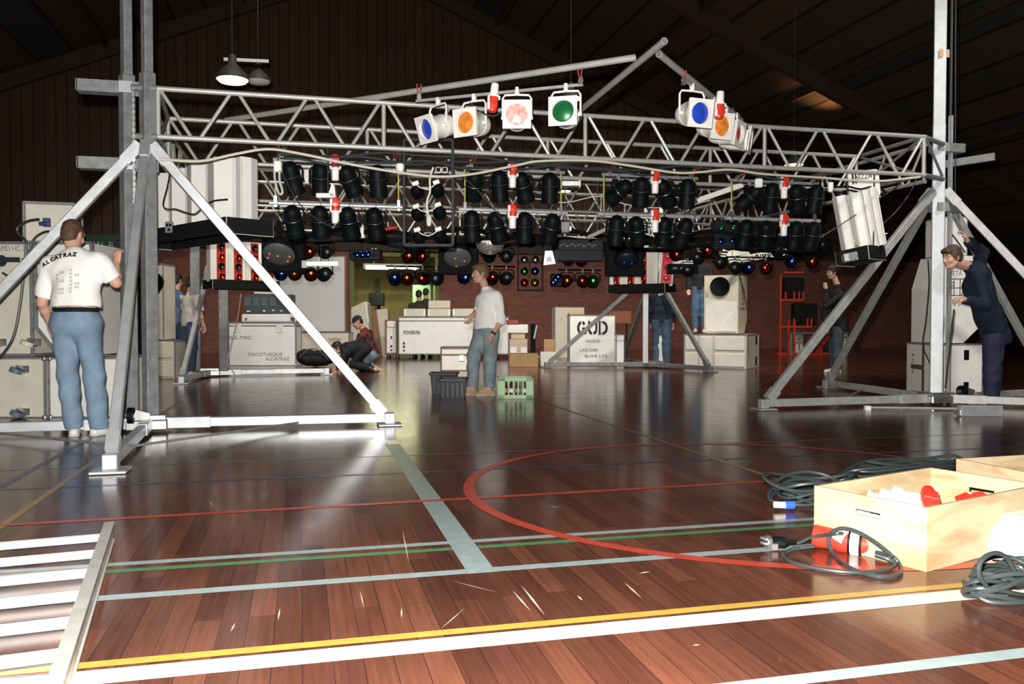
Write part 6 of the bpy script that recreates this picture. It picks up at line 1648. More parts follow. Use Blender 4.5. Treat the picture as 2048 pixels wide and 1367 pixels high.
def nets(D, lo, v):
    ins = D < 0
    n = np.array(D.shape)
    c = np.zeros(n - 1, np.int8)
    for dx in (0, 1):
        for dy in (0, 1):
            for dz in (0, 1): c += ins[dx:n[0] - 1 + dx, dy:n[1] - 1 + dy, dz:n[2] - 1 + dz]
    act = (c > 0) & (c < 8)
    I = np.argwhere(act); idx = np.full(n - 1, -1, np.int64); idx[act] = np.arange(len(I))
    S = np.zeros((len(I), 3)); W = np.zeros(len(I))
    cor = [np.array((dx, dy, dz)) for dx in (0, 1) for dy in (0, 1) for dz in (0, 1)]
    val = [D[I[:, 0] + q[0], I[:, 1] + q[1], I[:, 2] + q[2]] for q in cor]
    for i in range(8):
        for j in range(i + 1, 8):
            if np.abs(cor[i] - cor[j]).sum() != 1: continue
            a, b = val[i], val[j]; m = (a < 0) != (b < 0)
            t = np.where(m, a / np.where(m, a - b, 1), 0)
            P = cor[i] + t[:, None] * (cor[j] - cor[i]); S += P * m[:, None]; W += m
    V = lo + (I + S / np.maximum(W, 1)[:, None]) * v
    F = []
    for ax_ in range(3):
        u, w = [(1, 2), (2, 0), (0, 1)][ax_]
        s0 = [slice(1, -1)] * 3; s0[ax_] = slice(0, -1); s1 = [slice(1, -1)] * 3; s1[ax_] = slice(1, None)
        A, B = ins[tuple(s0)], ins[tuple(s1)]
        E = np.argwhere(A != B)
        if not len(E): continue
        off = np.array([1, 1, 1]); off[ax_] = 0
        E = E + off
        du = np.zeros(3, int); du[u] = 1; dw = np.zeros(3, int); dw[w] = 1
        g = lambda q: idx[q[:, 0], q[:, 1], q[:, 2]]
        quad = np.stack([g(E - du - dw), g(E - dw), g(E), g(E - du)], 1)
        flip = ~ins[E[:, 0], E[:, 1], E[:, 2]]
        quad[flip] = quad[flip][:, ::-1]
        F.append(quad[(quad >= 0).all(1)])
    return V, np.concatenate(F)

def skin(name, VF, m, parent, smooth=1):
    V, F = VF
    if smooth:
        nb = np.zeros_like(V); ct = np.zeros(len(V))
        for i in range(4):
            a, b = F[:, i], F[:, (i + 1) % 4]
            np.add.at(nb, a, V[b]); np.add.at(ct, a, 1)
        V = V * .45 + (nb / np.maximum(ct, 1)[:, None]) * .55
    me = bpy.data.meshes.new(name); me.from_pydata(V.tolist(), [], F.tolist())
    me.polygons.foreach_set('use_smooth', [True] * len(me.polygons)); me.materials.append(m)
    o = bpy.data.objects.new(name, me); COL.objects.link(o); o.parent = parent
    return o

M_SKIN = mat('skin', (.60, .34, .24), .55, noise=.10, nscale=14)
M_EYE = mat('eye_white', (.38, .34, .31), .3); M_IRIS = mat('iris', (.03, .03, .03), .3); M_LIP = mat('lip', (.42, .16, .13), .5)
def hair_mat(n, c): return mat(n, c, .6, noise=.45, nscale=60, bump=.5, bscale=120)
H_BROWN = hair_mat('brown_hair', (.10, .045, .022)); H_BLOND = hair_mat('dark_blond_hair', (.22, .13, .06)); H_DARK = hair_mat('dark_hair', (.022, .015, .012)); H_MID = hair_mat('mid_brown_hair', (.09, .055, .030))
def cloth(n, c, noise=.22, scale=9): return mat(n, c, .85, noise=noise, nscale=scale, bump=.25, bscale=30)
C_TEE = cloth('white_cotton', (.82, .81, .78), .06); C_JEAN = cloth('faded_denim', (.19, .285, .39), .38, 5); C_JEAN2 = cloth('worn_grey_denim', (.28, .34, .37), .42, 7); C_DJEAN = cloth('dark_denim', (.045, .08, .14), .35)
C_NAVY = cloth('navy_knit', (.004, .010, .030), .35, 14); C_INDIGO = cloth('indigo_trousers', (.016, .018, .055), .3); C_BLACK = cloth('black_cloth', (.010, .011, .014), .3); C_GREYB = cloth('grey_blue_denim', (.06, .085, .105), .3)
C_DENIMSH = cloth('denim_shirt', (.09, .15, .25), .3); C_PALE = cloth('pale_shirt', (.55, .52, .50), .15); C_DGREY = cloth('dark_brown_cloth', (.035, .030, .028), .3)
M_SHOEW = mat('white_shoe', (.66, .65, .60), .5, noise=.1); M_SHOET = mat('tan_shoe', (.46, .33, .19), .6, noise=.2); M_SHOED = mat('dark_shoe', (.02, .02, .02), .5)

def frame_from(fwd, up=(0, 0, 1)):
    f = np.array(fwd, float); f /= np.linalg.norm(f); u = np.array(up, float); r = np.cross(f, u); r /= np.linalg.norm(r); u = np.cross(r, f)
    return np.stack([r, f, u], 1)           # columns: right, forward, up
def head_prims(B, c, R, s=1.0):
    g = lambda p: np.array(c) + R @ (np.array(p) * s)
    B.ell(g((0, -.012, .042)), np.array((.074, .094, .088)) * s, R, .012)
    B.ell(g((0, .028, -.012)), np.array((.062, .066, .080)) * s, R, .02)
    B.limb(g((-.022, .045, -.085)), g((.022, .045, -.085)), .026 * s, None, .03); B.limb(g((-.05, .0, -.055)), g((-.02, .05, -.086)), .022 * s, .02 * s, .025); B.limb(g((.05, .0, -.055)), g((.02, .05, -.086)), .022 * s, .02 * s, .025)
    B.limb(g((0, .088, .022)), g((0, .108, -.018)), .010 * s, .014 * s, .014); B.ell(g((-.012, .098, -.022)), np.array((.010, .012, .008)) * s, R, .008); B.ell(g((.012, .098, -.022)), np.array((.010, .012, .008)) * s, R, .008)
    B.limb(g((-.045, .072, .040)), g((.045, .072, .040)), .012 * s, None, .018)
    for sx in (-1, 1):
        B.ell(g((sx * .032, .086, .018)), np.array((.019, .012, .011)) * s, R, .006, sub=True)
        B.ell(g((sx * .076, -.010, .002)), np.array((.011, .022, .034)) * s, R, .006); B.ell(g((sx * .085, -.004, .004)), np.array((.005, .011, .018)) * s, R, .003, sub=True)
        B.ell(g((sx * .042, .064, -.022)), np.array((.022, .022, .020)) * s, R, .02)
    B.ell(g((0, .086, -.050)), np.array((.026, .014, .009)) * s, R, .008); B.ell(g((0, .083, -.064)), np.array((.022, .014, .009)) * s, R, .008)
    B.ell(g((0, .078, -.092)), np.array((.020, .018, .016)) * s, R, .012)
def hand_prims(B, w, d, nrm, thumb, curl=.35, L=.185, fine=True):
    """w wrist, d along the hand, nrm palm normal, thumb side; five unequal bent fingers"""
    w, d, nrm = np.array(w, float), np.array(d, float), np.array(nrm, float)
    d /= np.linalg.norm(d); nrm = nrm - d * (nrm @ d); nrm /= np.linalg.norm(nrm); x = np.cross(d, nrm)
    if x @ np.array(thumb, float) < 0: x = -x
    k = L / .185
    B.limb(w, w + d * .02, .026, .026, .015)
    B.limb(w + d * .02 - x * .004, w + d * .075 * k, .038, .040, .015, flat=.40, fl_dir=nrm)
    for i, (off, ln) in enumerate(((.029, .070), (.010, .078), (-.010, .073), (-.028, .058))):
        p = w + d * .088 * k + x * off; dd = d + x * off * 2.0; dd /= np.linalg.norm(dd); r = .0088 - .0005 * i
        c = curl * (.8 + .2 * i)
        a1 = c * .6
        v1 = dd * math.cos(a1) + nrm * math.sin(a1); v2 = dd * math.cos(a1 + c) + nrm * math.sin(a1 + c); v3 = dd * math.cos(a1 + 1.9 * c) + nrm * math.sin(a1 + 1.9 * c)
        q1 = p + v1 * ln * .48 * k; q2 = q1 + v2 * ln * .30 * k; q3 = q2 + v3 * ln * .24 * k
        B.limb(w + d * .06 * k + x * off * .9, p, .011, r + .001, .008); B.limb(p, q1, r + .001, r, .003); B.limb(q1, q2, r, r - .0008, .003); B.limb(q2, q3, r - .0008, r - .0018, .003)
    t0 = w + d * .025 + x * .024; v = d * .72 + x * .62 + nrm * .3; v /= np.linalg.norm(v); v2 = d * .9 + x * .15 + nrm * .42; v2 /= np.linalg.norm(v2)
    t1 = t0 + v * .040 * k; t2 = t1 + v2 * .032 * k; t3 = t2 + v2 * .022 * k
    B.limb(w + d * .012, t0, .02, .017, .01); B.limb(t0, t1, .017, .0115, .008); B.limb(t1, t2, .0112, .010, .004); B.limb(t2, t3, .010, .0085, .004)

def person(label, px, py, J, fwd, head, hair, shirt, trousers, shoes, vox=.008, cvox=.010, sleeve=.5, group=None, foot_fwd=None, hair_style='short', hands=(None, None), base_z=0.0, d=None, tw=1.0, leg_r=1.0, hem=None, belt=None, ttop=None, body_h=1.0, extra=None, torso_dir=None, collar=True, cap=None, roll=None):
    """J: joint -> (pixel x, pixel y, extra depth). Everything is laid out in metres round the feet, then the figure stands there."""
    p0 = fl(px, py, base_z) if d is None else atD(px, py, d)
    d0 = dep(p0); base = Vector((p0.x, p0.y, base_z))
    inv = Matrix.Rotation(-FACE, 3, 'Z')
    def W(q):
        v = inv @ (atD(q[0], q[1], d0 + (q[2] if len(q) > 2 else 0)) - base); return np.array(v)
    j = {k: W(v) for k, v in J.items()}
    t = thing('person', label, 'person', base, FACE, group)
    f = np.array(fwd, float); f /= np.linalg.norm(f)                      # facing of the chest in local axes (+y is away from the camera)
    up = j['neck'] - j['pelvis']; up /= np.linalg.norm(up)
    S = 1.0
    hp = j['head']; HR = frame_from(*head)
    td = f if torso_dir is None else np.array(torso_dir, float)
    def body(B, g, skinp=True, torso=True, arms=(1.0, 1.0), legs=1.0, kk=.03, armg=None, lg=None):
        armg = g if armg is None else armg; lg = g if lg is None else lg
        pel, nk = j['pelvis'], j['neck']; ch = pel * .38 + nk * .62
        sh = (j['shl'] + j['shr']) / 2; sw = (j['shr'] - j['shl']); 
        if torso:
            hipw = (j['hipr'] - j['hipl']); hw = hipw / max(1e-6, np.linalg.norm(hipw))
            B.limb(pel - hw * .055 * tw, pel + hw * .055 * tw, .105 * tw + g, None, kk, flat=.82, fl_dir=td)
            wst = pel * .68 + nk * .32
            B.limb(pel, wst, .145 * tw + g, .138 * tw + g, kk, flat=.72, fl_dir=td)
            B.limb(wst, ch, .138 * tw + g, .160 * tw + g, kk, flat=.68, fl_dir=td)
            B.limb(ch, sh - up * .02, .160 * tw + g, .125 * tw + g, kk, flat=.66, fl_dir=td)
            B.limb(j['shl'] * .72 + sh * .28 - up * .02, j['shr'] * .72 + sh * .28 - up * .02, .068 * tw + g, None, .05)
        for s_, ar in (('l', arms[0]), ('r', arms[1])):
            a, e, w = j['sh' + s_], j['el' + s_], j['wr' + s_]
            if ar <= 0: continue
            B.limb(a, a * .1 + e * .9 if ar >= .5 else a + (e - a) * ar * 2, .056 + armg, .046 + armg, .03, end=(ar < .5 and not skinp))
            if ar >= .5:
                B.limb(a * .1 + e * .9, e, .046 + armg, .043 + armg, .02, end=(ar == .5 and not skinp))
                if ar > .5:
                    q = e + (w - e) * min(1, (ar - .5) * 2)
                    m = e + (q - e) * .3
                    B.limb(e, m, .043 + armg, .044 + armg, .02); B.limb(m, q, .044 + armg, (.030 if skinp else .040) + armg, .02, end=not skinp)
        if legs:
            for s_ in 'lr':
                h, k, a = j['hip' + s_], j['kn' + s_], j['an' + s_]
                B.limb(h, k, .085 * leg_r + lg, .060 * leg_r + lg, .03); m = k * .65 + a * .35
                B.limb(k, m, .060 * leg_r + lg, .058 * leg_r + lg, .03); B.limb(m, a, .058 * leg_r + lg, (.040 if skinp else .056) + lg, .03, end=not skinp)
    B = Field(vox)
    body(B, -.004)
    B.limb(j['neck'] - up * .03, hp + HR @ np.array((0, -.02, -.05)), .056, .054, .03)
    head_prims(B, hp, HR)
    for s_, hd in zip('lr', hands):
        w, e = j['wr' + s_], j['el' + s_]
        if hd: hand_prims(B, w, *hd)
        else:
            dd = (w - e) / np.linalg.norm(w - e); n = np.cross(dd, np.array((1, 0, 0))) if abs(dd[0]) < .8 else np.array((0, -1, 0))
            hand_prims(B, w, dd, n, (-1, 0, 0), .5)
    ff = foot_fwd or {'l': f, 'r': f}
    for s_ in 'lr':
        a = j['an' + s_]; q = np.array(ff[s_], float); q[2] = 0; q /= np.linalg.norm(q)
        B.limb(a, a + q * .13 + np.array((0, 0, -.05)), .036, .026, .03)
    skin('body', B.mesh(), M_SKIN, t)
    for sx in (-1, 1):
        e = MB(); c = hp + HR @ np.array((sx * .031, .0785, .018)); e.sphere(c, .0125, 10, 8)
        o = obj('eye', e, M_EYE, t); obj('iris', MB().sphere(hp + HR @ np.array((sx * .031, .0865, .018)), .0062, 8, 6), M_IRIS, o)
    obj('mouth', MB().sphere((0, 0, 0), (.022, .006, .006), 10, 6), M_LIP, t, loc=Vector(hp + HR @ np.array((0, .0945, -.057))), rot=Matrix(HR.tolist()).to_euler())
    hs = {'short': .0, 'full': .012, 'cap': .0}[hair_style]
    eb = MB()
    Hf = Field(min(vox, .007)); g = lambda p: hp + HR @ np.array(p)
    Hf.ell(g((0, -.020, .052)), (.080 + hs * .5, .100 + hs * .4, .090 + hs), HR, .02)
    Hf.ell(g((0, -.055, .0)), (.070 + hs * .4, .055 + hs, .075), HR, .02)
    if hair_style == 'full':
        Hf.ell(g((0, .060, .098)), (.060, .042, .030), HR, .025); Hf.ell(g((-.03, .078, .085)), (.03, .026, .022), HR, .015); Hf.ell(g((.03, .074, .090)), (.03, .03, .024), HR, .015)
    for sx in (-1, 1): Hf.ell(g((sx * .074, .012, .02)), (.012, .020, .040), HR, .012)
    Hf.cut(g((0, .062, .045)), HR @ np.array((0, .80, -.60))); 
    if hair_style != 'cap': skin('hair', Hf.mesh(.003, (24, 20, 60)), hair, t)
    else:
        Cp = Field(.008); Cp.ell(g((0, -.012, .058)), (.086, .106, .088), HR, .02).cut(g((0, 0, .045)), HR @ np.array((0, -.12, -1.0)))
        Cp.limb(g((-.03, .10, .052)), g((.03, .10, .052)), .055, None, .01, flat=.16, fl_dir=HR @ np.array((0, .15, 1)))
        skin('cap', Cp.mesh(), cap or C_BLACK, t)
        skin('hair', Field(.008).ell(g((0, -.05, .01)), (.076, .058, .07), HR, .01).mesh(.002), hair, t)
    ebm = MB()
    for sx in (-1, 1): ebm.path([g((sx * .014, .089, .044)), g((sx * .032, .088, .050)), g((sx * .050, .074, .044))], .0042, 6)
    obj('eyebrow', ebm, hair, t)
    # clothes
    if shirt is not None:
        Sf = Field(cvox); sl = sleeve if isinstance(sleeve, tuple) else (sleeve, sleeve)
        body(Sf, .013, skinp=False, arms=sl, legs=0, armg=.017 if max(sl) > .6 else .026)
        hz = hem if hem is not None else -.06
        pz = j['pelvis'] + up * hz
        hipw = (j['hipr'] - j['hipl']); hw = hipw / max(1e-6, np.linalg.norm(hipw))
        Sf.limb(j['pelvis'] + up * (hz - .02) - hw * .05, j['pelvis'] * .7 + j['neck'] * .3 - hw * .04, .135 * tw, .135 * tw, .04, flat=.85, fl_dir=td); Sf.limb(j['pelvis'] + up * (hz - .02) + hw * .05, j['pelvis'] * .7 + j['neck'] * .3 + hw * .04, .135 * tw, .135 * tw, .04, flat=.85, fl_dir=td)
        Sf.cut(pz, -up)
        nkc = j['neck'] + up * .03
        Sf.limb(j['neck'] - up * .05, j['neck'] + up * .012, .070, .066, .03, end=True)
        skin('shirt', Sf.mesh(.0075, (5, 5, 17)), shirt, t)
    if trousers is not None:
        Tf = Field(cvox)
        body(Tf, .010, skinp=False, torso=False, arms=(0, 0), legs=1, lg=.020)
        hipw = (j['hipr'] - j['hipl']); hw = hipw / max(1e-6, np.linalg.norm(hipw))
        tz = ttop if ttop is not None else .10
        Tf.limb(j['pelvis'] - hw * .06 * tw, j['pelvis'] + hw * .06 * tw, .112 * tw + .008, None, .04, flat=.88, fl_dir=td)
        Tf.limb(j['pelvis'], j['pelvis'] + up * tz, .148 * tw + .006, .142 * tw + .004, .04, flat=.76, fl_dir=td, end=True)
        if up[2] > .75: Tf.cut(j['pelvis'] + up * tz, up)
        skin('trousers', Tf.mesh(.0075, (4, 5, 17)), trousers, t)
        if belt:
            Bf = Field(.008); Bf.limb(j['pelvis'] + up * (tz - .035), j['pelvis'] + up * (tz + .004), .157 * tw + .006, .155 * tw + .006, .01, flat=.77, fl_dir=td, end=True, start=True)
            skin('belt', Bf.mesh(), belt, t)
    for s_ in 'lr':
        a = j['an' + s_].copy(); q = np.array(ff[s_], float); 
        flat_ = abs(q[2]) < .3
        q = q / np.linalg.norm(q)
        Hs = Field(.007); z0 = max(a[2] - .075, .034) if flat_ else a[2]
        c0 = np.array((a[0], a[1], z0)) if flat_ else a
        Hs.limb(c0 - q * .045, c0 + q * .04, .040, .042, .02); Hs.limb(c0 + q * .04, c0 + q * .165 + np.array((0, 0, -.006 if flat_ else 0)), .044, .033, .02); Hs.limb(c0, a + (np.array((0, 0, .0)) if flat_ else 0), .043, .044, .02)
        if flat_: Hs.cut((0, 0, .002), (0, 0, -1))
        sh_ = skin('shoe', Hs.mesh(), shoes, t)
        if flat_:
            sl_ = Field(.007); sl_.limb((c0[0] - q[0] * .045, c0[1] - q[1] * .045, .012), (c0[0] + q[0] * .165, c0[1] + q[1] * .165, .012), .044, .038, .01).cut((0, 0, .024), (0, 0, 1)).cut((0, 0, .0), (0, 0, -1))
            skin('sole', sl_.mesh(), M_SOLE if shoes is not M_SHOED else M_SHOED, sh_)
    if extra: extra(t, j, HR, up, f)
    return t

# ---- man in the white T-shirt, seen from behind, one hand on the tower
def tee_extra(t, j, HR, up, f):
    c = j['pelvis'] * .30 + j['neck'] * .70
    def back_y(x, z):                                     # the printed letters lie just off the shirt's back
        sh = [o for o in t.children if o.name.startswith('shirt')][0]
        co = np.empty(len(sh.data.vertices) * 3); sh.data.vertices.foreach_get('co', co); co = co.reshape(-1, 3)
        dd = (co[:, 0] - x) ** 2 + (co[:, 2] - z) ** 2
        m = dd < .0006
        return (co[m, 1].min() if m.any() else -.12) - .004
    for i, ch_ in enumerate('ALCATRAZ'):
        u = (i - 3.5) / 3.5; x = c[0] + u * .128 - .085; z = c[2] + .115 - .02 * u * u + .045 * u
        lettering('printed_letter', ch_, .046, M_TEXT, t, (x - .014, back_y(x, z), z), rot=(PI / 2 - .25, -.22 - .0 + .35 * u * .9, 0), bold=.003)
    me = MB()
    for a, (x0, z0, w, h) in enumerate(((-.09, -.02, .022, .22), (-.05, -.0, .05, .05), (-.05, -.07, .05, .05), (-.05, -.14, .05, .06), (.03, .02, .026, .22), (.075, -.02, .04, .05), (.075, -.09, .04, .06))):
        for k in range(max(1, int(h / .03))):
            z = c[2] + z0 - k * .03; x = c[0] + x0
            y = back_y(x, z)
            me.add([(x - w / 2, back_y(x - w / 2, z), z + .012), (x + w / 2, back_y(x + w / 2, z), z + .012), (x + w / 2, back_y(x + w / 2, z - .012), z - .010), (x - w / 2, back_y(x - w / 2, z - .012), z - .010)], [(0, 1, 2, 3)])
    obj('faded_print', me, mat('faded_print_ink', (.52, .51, .50), .85), t)
    b = j['pelvis'] + up * .075
    obj('leather_patch', MB().box((b[0] + .02, b[1] - .128, b[2]), (.085, .006, .032), (-.1, 0, 0)), mat('tan_leather', (.40, .20, .09), .7), t)
    lp = MB()
    for x in (-.10, .0, .10): lp.box((b[0] + x, b[1] - .128 + abs(x) * .25, b[2] + .03), (.014, .012, .055), (-.1, 0, 0))
    obj('belt_loop', lp, C_JEAN, t)
    pk = MB()
    for x in (-.085, .105):
        pk.path([(b[0] + x - .06, b[1] - .128 + .02, b[2] - .10), (b[0] + x + .055, b[1] - .135 + .02, b[2] - .10)], .004, 5)
    obj('pocket_seam', pk, mat('pale_denim_seam', (.26, .36, .46), .8), t)
person('man in a white printed T-shirt and faded jeans seen from behind', 168, 872,
       dict(head=(146, 472, .08), neck=(153, 506, .02), shl=(103, 528, 0), shr=(199, 522, .0), ell=(84, 606, .05), wrl=(103, 652, .22), elr=(233, 566, .06), wrr=(233, 524, .22),
            pelvis=(152, 642, 0), hipl=(131, 652, 0), hipr=(175, 652, 0), knl=(135, 752, .0), knr=(189, 752, 0), anl=(149, 856, .02), anr=(198, 856, .06)),
       (.12, 1, 0), ((.15, 1, -.28), (0, 0, 1)), H_BROWN, C_TEE, C_JEAN, M_SHOEW, vox=.0065, cvox=.009, sleeve=(.42, .42), tw=1.18, leg_r=1.02, hem=.115, ttop=.105, belt=M_BLACKM,
       foot_fwd={'l': (-.35, .9, 0), 'r': (.35, .9, 0)}, hands=(((.3, .2, -1), (-.3, 1, 0), (1, 0, 0), .5), ((.0, .25, 1), (.25, 1, -.2), (-1, 0, .1), .75)), extra=tee_extra)

# ---- man in white long sleeves in the middle
def watch(t, j, HR, up, f):
    w, e = j['wrr'], j['elr']; d = (w - e) / np.linalg.norm(w - e)
    F_ = Field(.006).limb(w - d * .028, w - d * .004, .037, None, .005, end=True, start=True)
    skin('wrist_band', F_.mesh(), M_BLACKM, t)
person('man in a white jumper and worn jeans standing beside the green bottle crate', 963, 790,
       dict(head=(960, 548, .02), neck=(972, 576, .02), shl=(967, 594, .10), shr=(994, 592, -.09), ell=(956, 622, .05), wrl=(945, 630, -.10), elr=(1003, 640, -.10), wrr=(985, 668, -.16),
            pelvis=(972, 655, 0), hipl=(963, 664, .06), hipr=(983, 664, -.04), knl=(947, 713, -.02), knr=(981, 716, -.02), anl=(946, 773, .0), anr=(979, 775, -.06)),
       (-1, -.62, 0), ((-1, -.35, -.10), (0, 0, 1)), H_BLOND, cloth('white_jersey', (.93, .92, .90), .05), C_JEAN2, M_SHOET, vox=.0065, cvox=.009, sleeve=(.62, .60), tw=1.02, leg_r=1.08, hem=-.02, ttop=.08,
       foot_fwd={'l': (-.95, -.5, 0), 'r': (-1, -.45, 0)}, hands=(((-.5, -.3, -.9), (-.6, .3, -.2), (-.2, -1, 0), .55), ((-.2, -.1, -1), (-.8, .5, 0), (-.4, -1, 0), .5)), extra=watch, hair_style='full')

# ---- man in navy bending at the right tower
person('man in a navy jumper and indigo trousers bending forward at the right tower', 1986, 805,
       dict(head=(1904, 516, -.50), neck=(1936, 528, -.42), shl=(1955, 538, -.22), shr=(1958, 553, -.52), ell=(1966, 505, -.20), wrl=(1934, 480, -.30), elr=(1972, 612, -.50), wrr=(1928, 598, -.56),
            pelvis=(1990, 662, -.08), hipl=(1986, 672, .01), hipr=(1988, 672, -.16), knl=(1986, 738, .04), knr=(1984, 738, -.12), anl=(1985, 792, .08), anr=(1982, 793, -.08)),
       (-.92, -.1, -.38), ((-1, -.22, -.22), (0, 0, 1)), H_MID, C_NAVY, C_INDIGO, M_SHOED, vox=.0065, cvox=.009, sleeve=(.98, .98), tw=1.2, leg_r=1.25, hem=-.10, ttop=.10,
       foot_fwd={'l': (-1, .1, 0), 'r': (-1, -.2, 0)}, hands=(((-.55, -.1, .85), (-.6, .2, -.5), (.1, -1, 0), .55), ((-1, -.05, .0), (.0, .3, -1), (0, -.6, .8), .8)), hair_style='full')

# ---- smoking man at the far right
person('man in dark clothes with a hand raised to his mouth, before the red rack', 1668, 745,
       dict(head=(1664, 545, 0), neck=(1676, 570, 0), shl=(1668, 590, .15), shr=(1682, 590, -.15), ell=(1646, 618, .10), wrl=(1654, 650, .1), elr=(1652, 612, -.16), wrr=(1652, 577, -.12),
            pelvis=(1677, 655, 0), hipl=(1672, 662, .08), hipr=(1676, 662, -.08), knl=(1668, 700, .05), knr=(1674, 700, -.07), anl=(1668, 736, .06), anr=(1674, 736, -.08)),
       (-1, -.1, 0), ((-1, -.3, -.22), (0, 0, 1)), H_DARK, C_BLACK, C_GREYB, M_SHOEW, vox=.009, cvox=.012, sleeve=(.98, .98), tw=1.1, leg_r=1.1, hem=-.06,
       foot_fwd={'l': (-1, -.1, 0), 'r': (-1, -.15, 0)}, hands=(None, ((-.1, .25, .95), (.6, .6, .2), (0, 1, .3), .8)), hair_style='full')

# ---- kneeling man in plaid and the one in black lying before him
def plaid():
    m = cloth('red_black_plaid', (.05, .012, .012), .1); nt = m.node_tree; b = nt.nodes['Principled BSDF']; L = nt.links.new
    tc = nt.nodes.new('ShaderNodeTexCoord'); ck = nt.nodes.new('ShaderNodeTexChecker'); ck.inputs['Scale'].default_value = 9
    ck.inputs['Color1'].default_value = (.14, .018, .014, 1); ck.inputs['Color2'].default_value = (.012, .010, .012, 1)
    L(tc.outputs['Object'], ck.inputs['Vector']); L(ck.outputs['Color'], b.inputs['Base Color']); return m
person('man in a red and black plaid shirt and dark cap, kneeling by the pale screen', 735, 741,
       dict(head=(716, 645, 0), neck=(727, 658, .05), shl=(722, 672, -.16), shr=(738, 666, .18), ell=(712, 692, -.2), wrl=(704, 690, -.3), elr=(722, 694, .1), wrr=(708, 692, -.05),
            pelvis=(744, 708, .05), hipl=(742, 712, -.08), hipr=(748, 712, .14), knl=(718, 731, -.14), knr=(722, 731, .12), anl=(748, 734, -.1), anr=(752, 735, .14)),
       (-1, -.2, -.3), ((-1, -.25, -.55), (0, 0, 1)), H_DARK, plaid(), cloth('light_denim', (.20, .27, .34), .3), M_SHOET, vox=.009, cvox=.012, sleeve=(.98, .98), tw=1.1, leg_r=1.15, hem=-.04,
       foot_fwd={'l': (1, 0, -.5), 'r': (1, 0, -.5)}, hair_style='cap', cap=cloth('dark_blue_cap', (.012, .02, .04), .2))
person('person in black bent low over the floor between the bright brace and the kneeling man', 705, 742,
       dict(head=(674, 697, -.35), neck=(686, 702, -.33), shl=(690, 706, -.5), shr=(694, 700, -.15), ell=(682, 726, -.5), wrl=(675, 736, -.5), elr=(690, 722, -.2), wrr=(682, 736, -.25),
            pelvis=(726, 694, -.3), hipl=(728, 700, -.42), hipr=(730, 698, -.2), knl=(706, 728, -.4), knr=(710, 728, -.18), anl=(738, 735, -.4), anr=(740, 734, -.15)),
       (-.5, -.2, -.9), ((-1, -.4, -.5), (0, 0, 1)), H_DARK, C_BLACK, C_BLACK, M_SHOED, vox=.009, cvox=.012, sleeve=(.98, .98), tw=1.15, hem=-.06, foot_fwd={'l': (1, 0, -.6), 'r': (1, 0, -.6)})
p = fl(632, 733); bg = thing('black_bag', 'black cloth bag lying on the floor beside the case lettered BIG MAC', 'bag', (p.x, p.y, 0), FACE)
F_ = Field(.014).ell((0, 0, .17), (.42, .24, .17), None, .05).ell((-.22, -.02, .26), (.16, .16, .12), None, .06).ell((.2, 0, .24), (.2, .18, .12), None, .06); F_.cut((0, 0, .003), (0, 0, -1))
skin('bag_body', F_.mesh(.012, (5, 5, 12)), C_BLACK, bg)
obj('bag_strap', MB().path(smooth_path([(-.3, -.2, .2), (-.1, -.27, .38), (.12, -.27, .36), (.3, -.2, .16)]), .014, 6), mat('grey_strap', (.12, .12, .12), .8), bg)

# ---- two people in the green doorway, seen from behind
for (lb, hx, hy, dd, col) in (('dark haired person in a dark jacket in the green doorway, the one further left', 838, 590, 22.6, C_DGREY), ('dark haired person in a dark jacket in the green doorway, the one further right', 852, 586, 22.9, C_DGREY)):
    k = FPX / dd; b = 642 + CAMH * k * 1.0
    q = lambda x, z: (hx + x * k, 642 - (z - CAMH) * k, 0)
    q2 = lambda x, z, dz: (hx + x * k, 642 - (z - CAMH) * k, dz)
    z = CAMH + (642 - hy) / k; h = z / 1.68
    person(lb, hx, 642 + CAMH * k, dict(head=q2(0, 1.68 * h, 0), neck=q2(0, 1.52 * h, 0), shl=q2(-.21, 1.40 * h, 0), shr=q2(.21, 1.40 * h, 0), ell=q2(-.27, 1.12 * h, 0), wrl=q2(-.24, .88 * h, .05), elr=q2(.27, 1.12 * h, 0), wrr=q2(.24, .88 * h, .05),
                                        pelvis=q2(0, .94 * h, 0), hipl=q2(-.09, .90 * h, 0), hipr=q2(.09, .90 * h, 0), knl=q2(-.10, .5 * h, 0), knr=q2(.10, .5 * h, 0), anl=q2(-.10, .09, 0), anr=q2(.10, .09, 0)),
           (.1, 1, 0), ((.2, 1, -.1), (0, 0, 1)), H_DARK, col, C_BLACK, M_SHOED, vox=.011, cvox=.014, sleeve=(.98, .98), tw=1.1, d=dd, base_z=0)

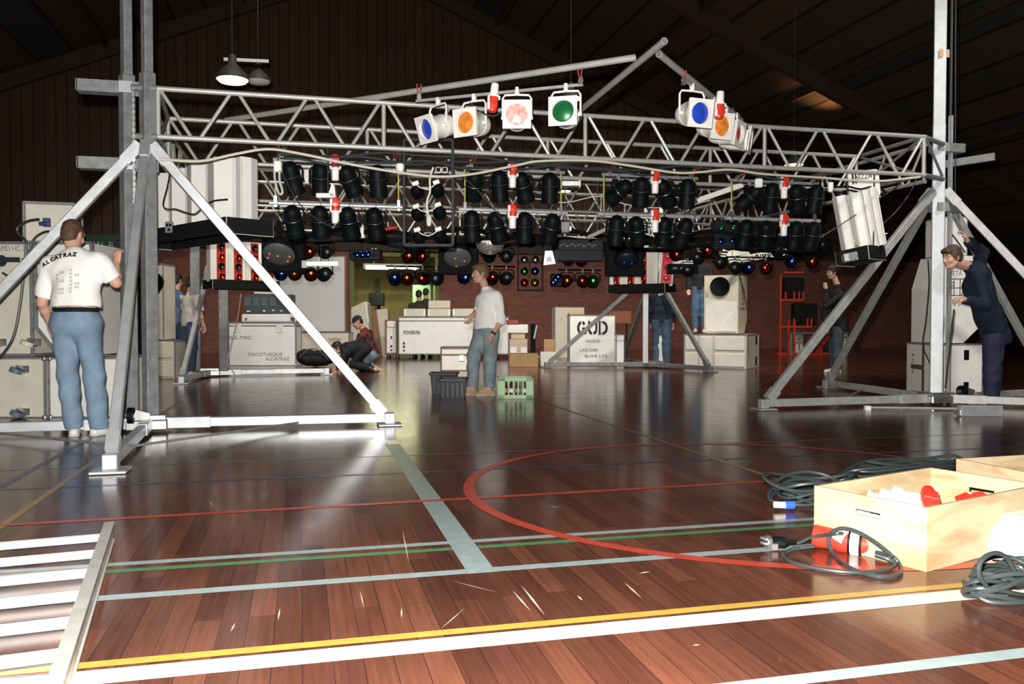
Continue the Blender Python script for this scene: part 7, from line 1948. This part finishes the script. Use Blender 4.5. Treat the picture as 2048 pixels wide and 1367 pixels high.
# ---- two men behind the white light boxes at the left, one in denim, one in a pale shirt
def std(label, px, d, feet_z, fwd, hair, sh, tr, shoe, H=1.78, lean=0.0, sleeve=.98, headf=None, arm=(0, 0), **kw):
    k = FPX / d; f = np.array(fwd, float); f /= np.linalg.norm(f); r = np.array((f[1], -f[0], 0)); h = H / 1.78
    def q(a, b, z): # a to the figure's right, b forward
        v = r * a + f * b; return (px + v[0] * k, 642 - (feet_z + z * h - CAMH) * k, v[1])
    J = dict(head=q(0, .03 + lean * 1.0, 1.66 - abs(lean) * .2), neck=q(0, lean * .8, 1.50 - abs(lean) * .1), shl=q(-.20, lean * .7, 1.39), shr=q(.20, lean * .7, 1.39), ell=q(-.25, lean * .5 + .02 + arm[0] * .5, 1.12 + arm[0] * .3), wrl=q(-.22, .10 + lean * .4 + arm[0] * 1.0, .90 + arm[0] * 1.2),
             elr=q(.25, lean * .5 + .02 + arm[1] * .5, 1.12 + arm[1] * .3), wrr=q(.22, .10 + lean * .4 + arm[1], .90 + arm[1] * 1.2), pelvis=q(0, 0, .96), hipl=q(-.09, 0, .91), hipr=q(.09, 0, .91), knl=q(-.10, .03, .50), knr=q(.11, -.02, .50), anl=q(-.10, 0, .09), anr=q(.12, -.06, .09))
    hf = headf or (f[0], f[1], -.15)
    return person(label, px, 642 + (CAMH - feet_z) * k, J, fwd, (hf, (0, 0, 1)), hair, sh, tr, shoe, vox=.010, cvox=.012, sleeve=sleeve, d=d, base_z=feet_z, **kw)
std('man in a denim shirt under the white light boxes, next to the horn cabinet', 354, 15.0, 0, (.4, 1, 0), H_DARK, C_DENIMSH, C_DJEAN, M_SHOED, tw=1.05, H=1.80)
std('man in a pale shirt and dark jeans beside the man in denim', 379, 14.7, 0, (.8, .6, 0), H_DARK, C_PALE, C_DJEAN, M_SHOEW, tw=1.0, H=1.74, lean=.03, sleeve=.42, arm=(.1, .02))
std('person in dark blue work clothes standing behind the bright paired tower at the back', 1323, 17.6, 0, (.2, 1, 0), H_DARK, C_NAVY, C_DJEAN, M_SHOED, tw=1.15, H=1.85, leg_r=1.25)
std('person in blue jeans standing on the long low cream bin, body hidden by lamps', 1400, 18.0, .735, (-.3, -1, 0), H_DARK, C_BLACK, cloth('blue_denim', (.09, .17, .28), .3), M_SHOEW, tw=1.05, H=1.80, leg_r=1.1)
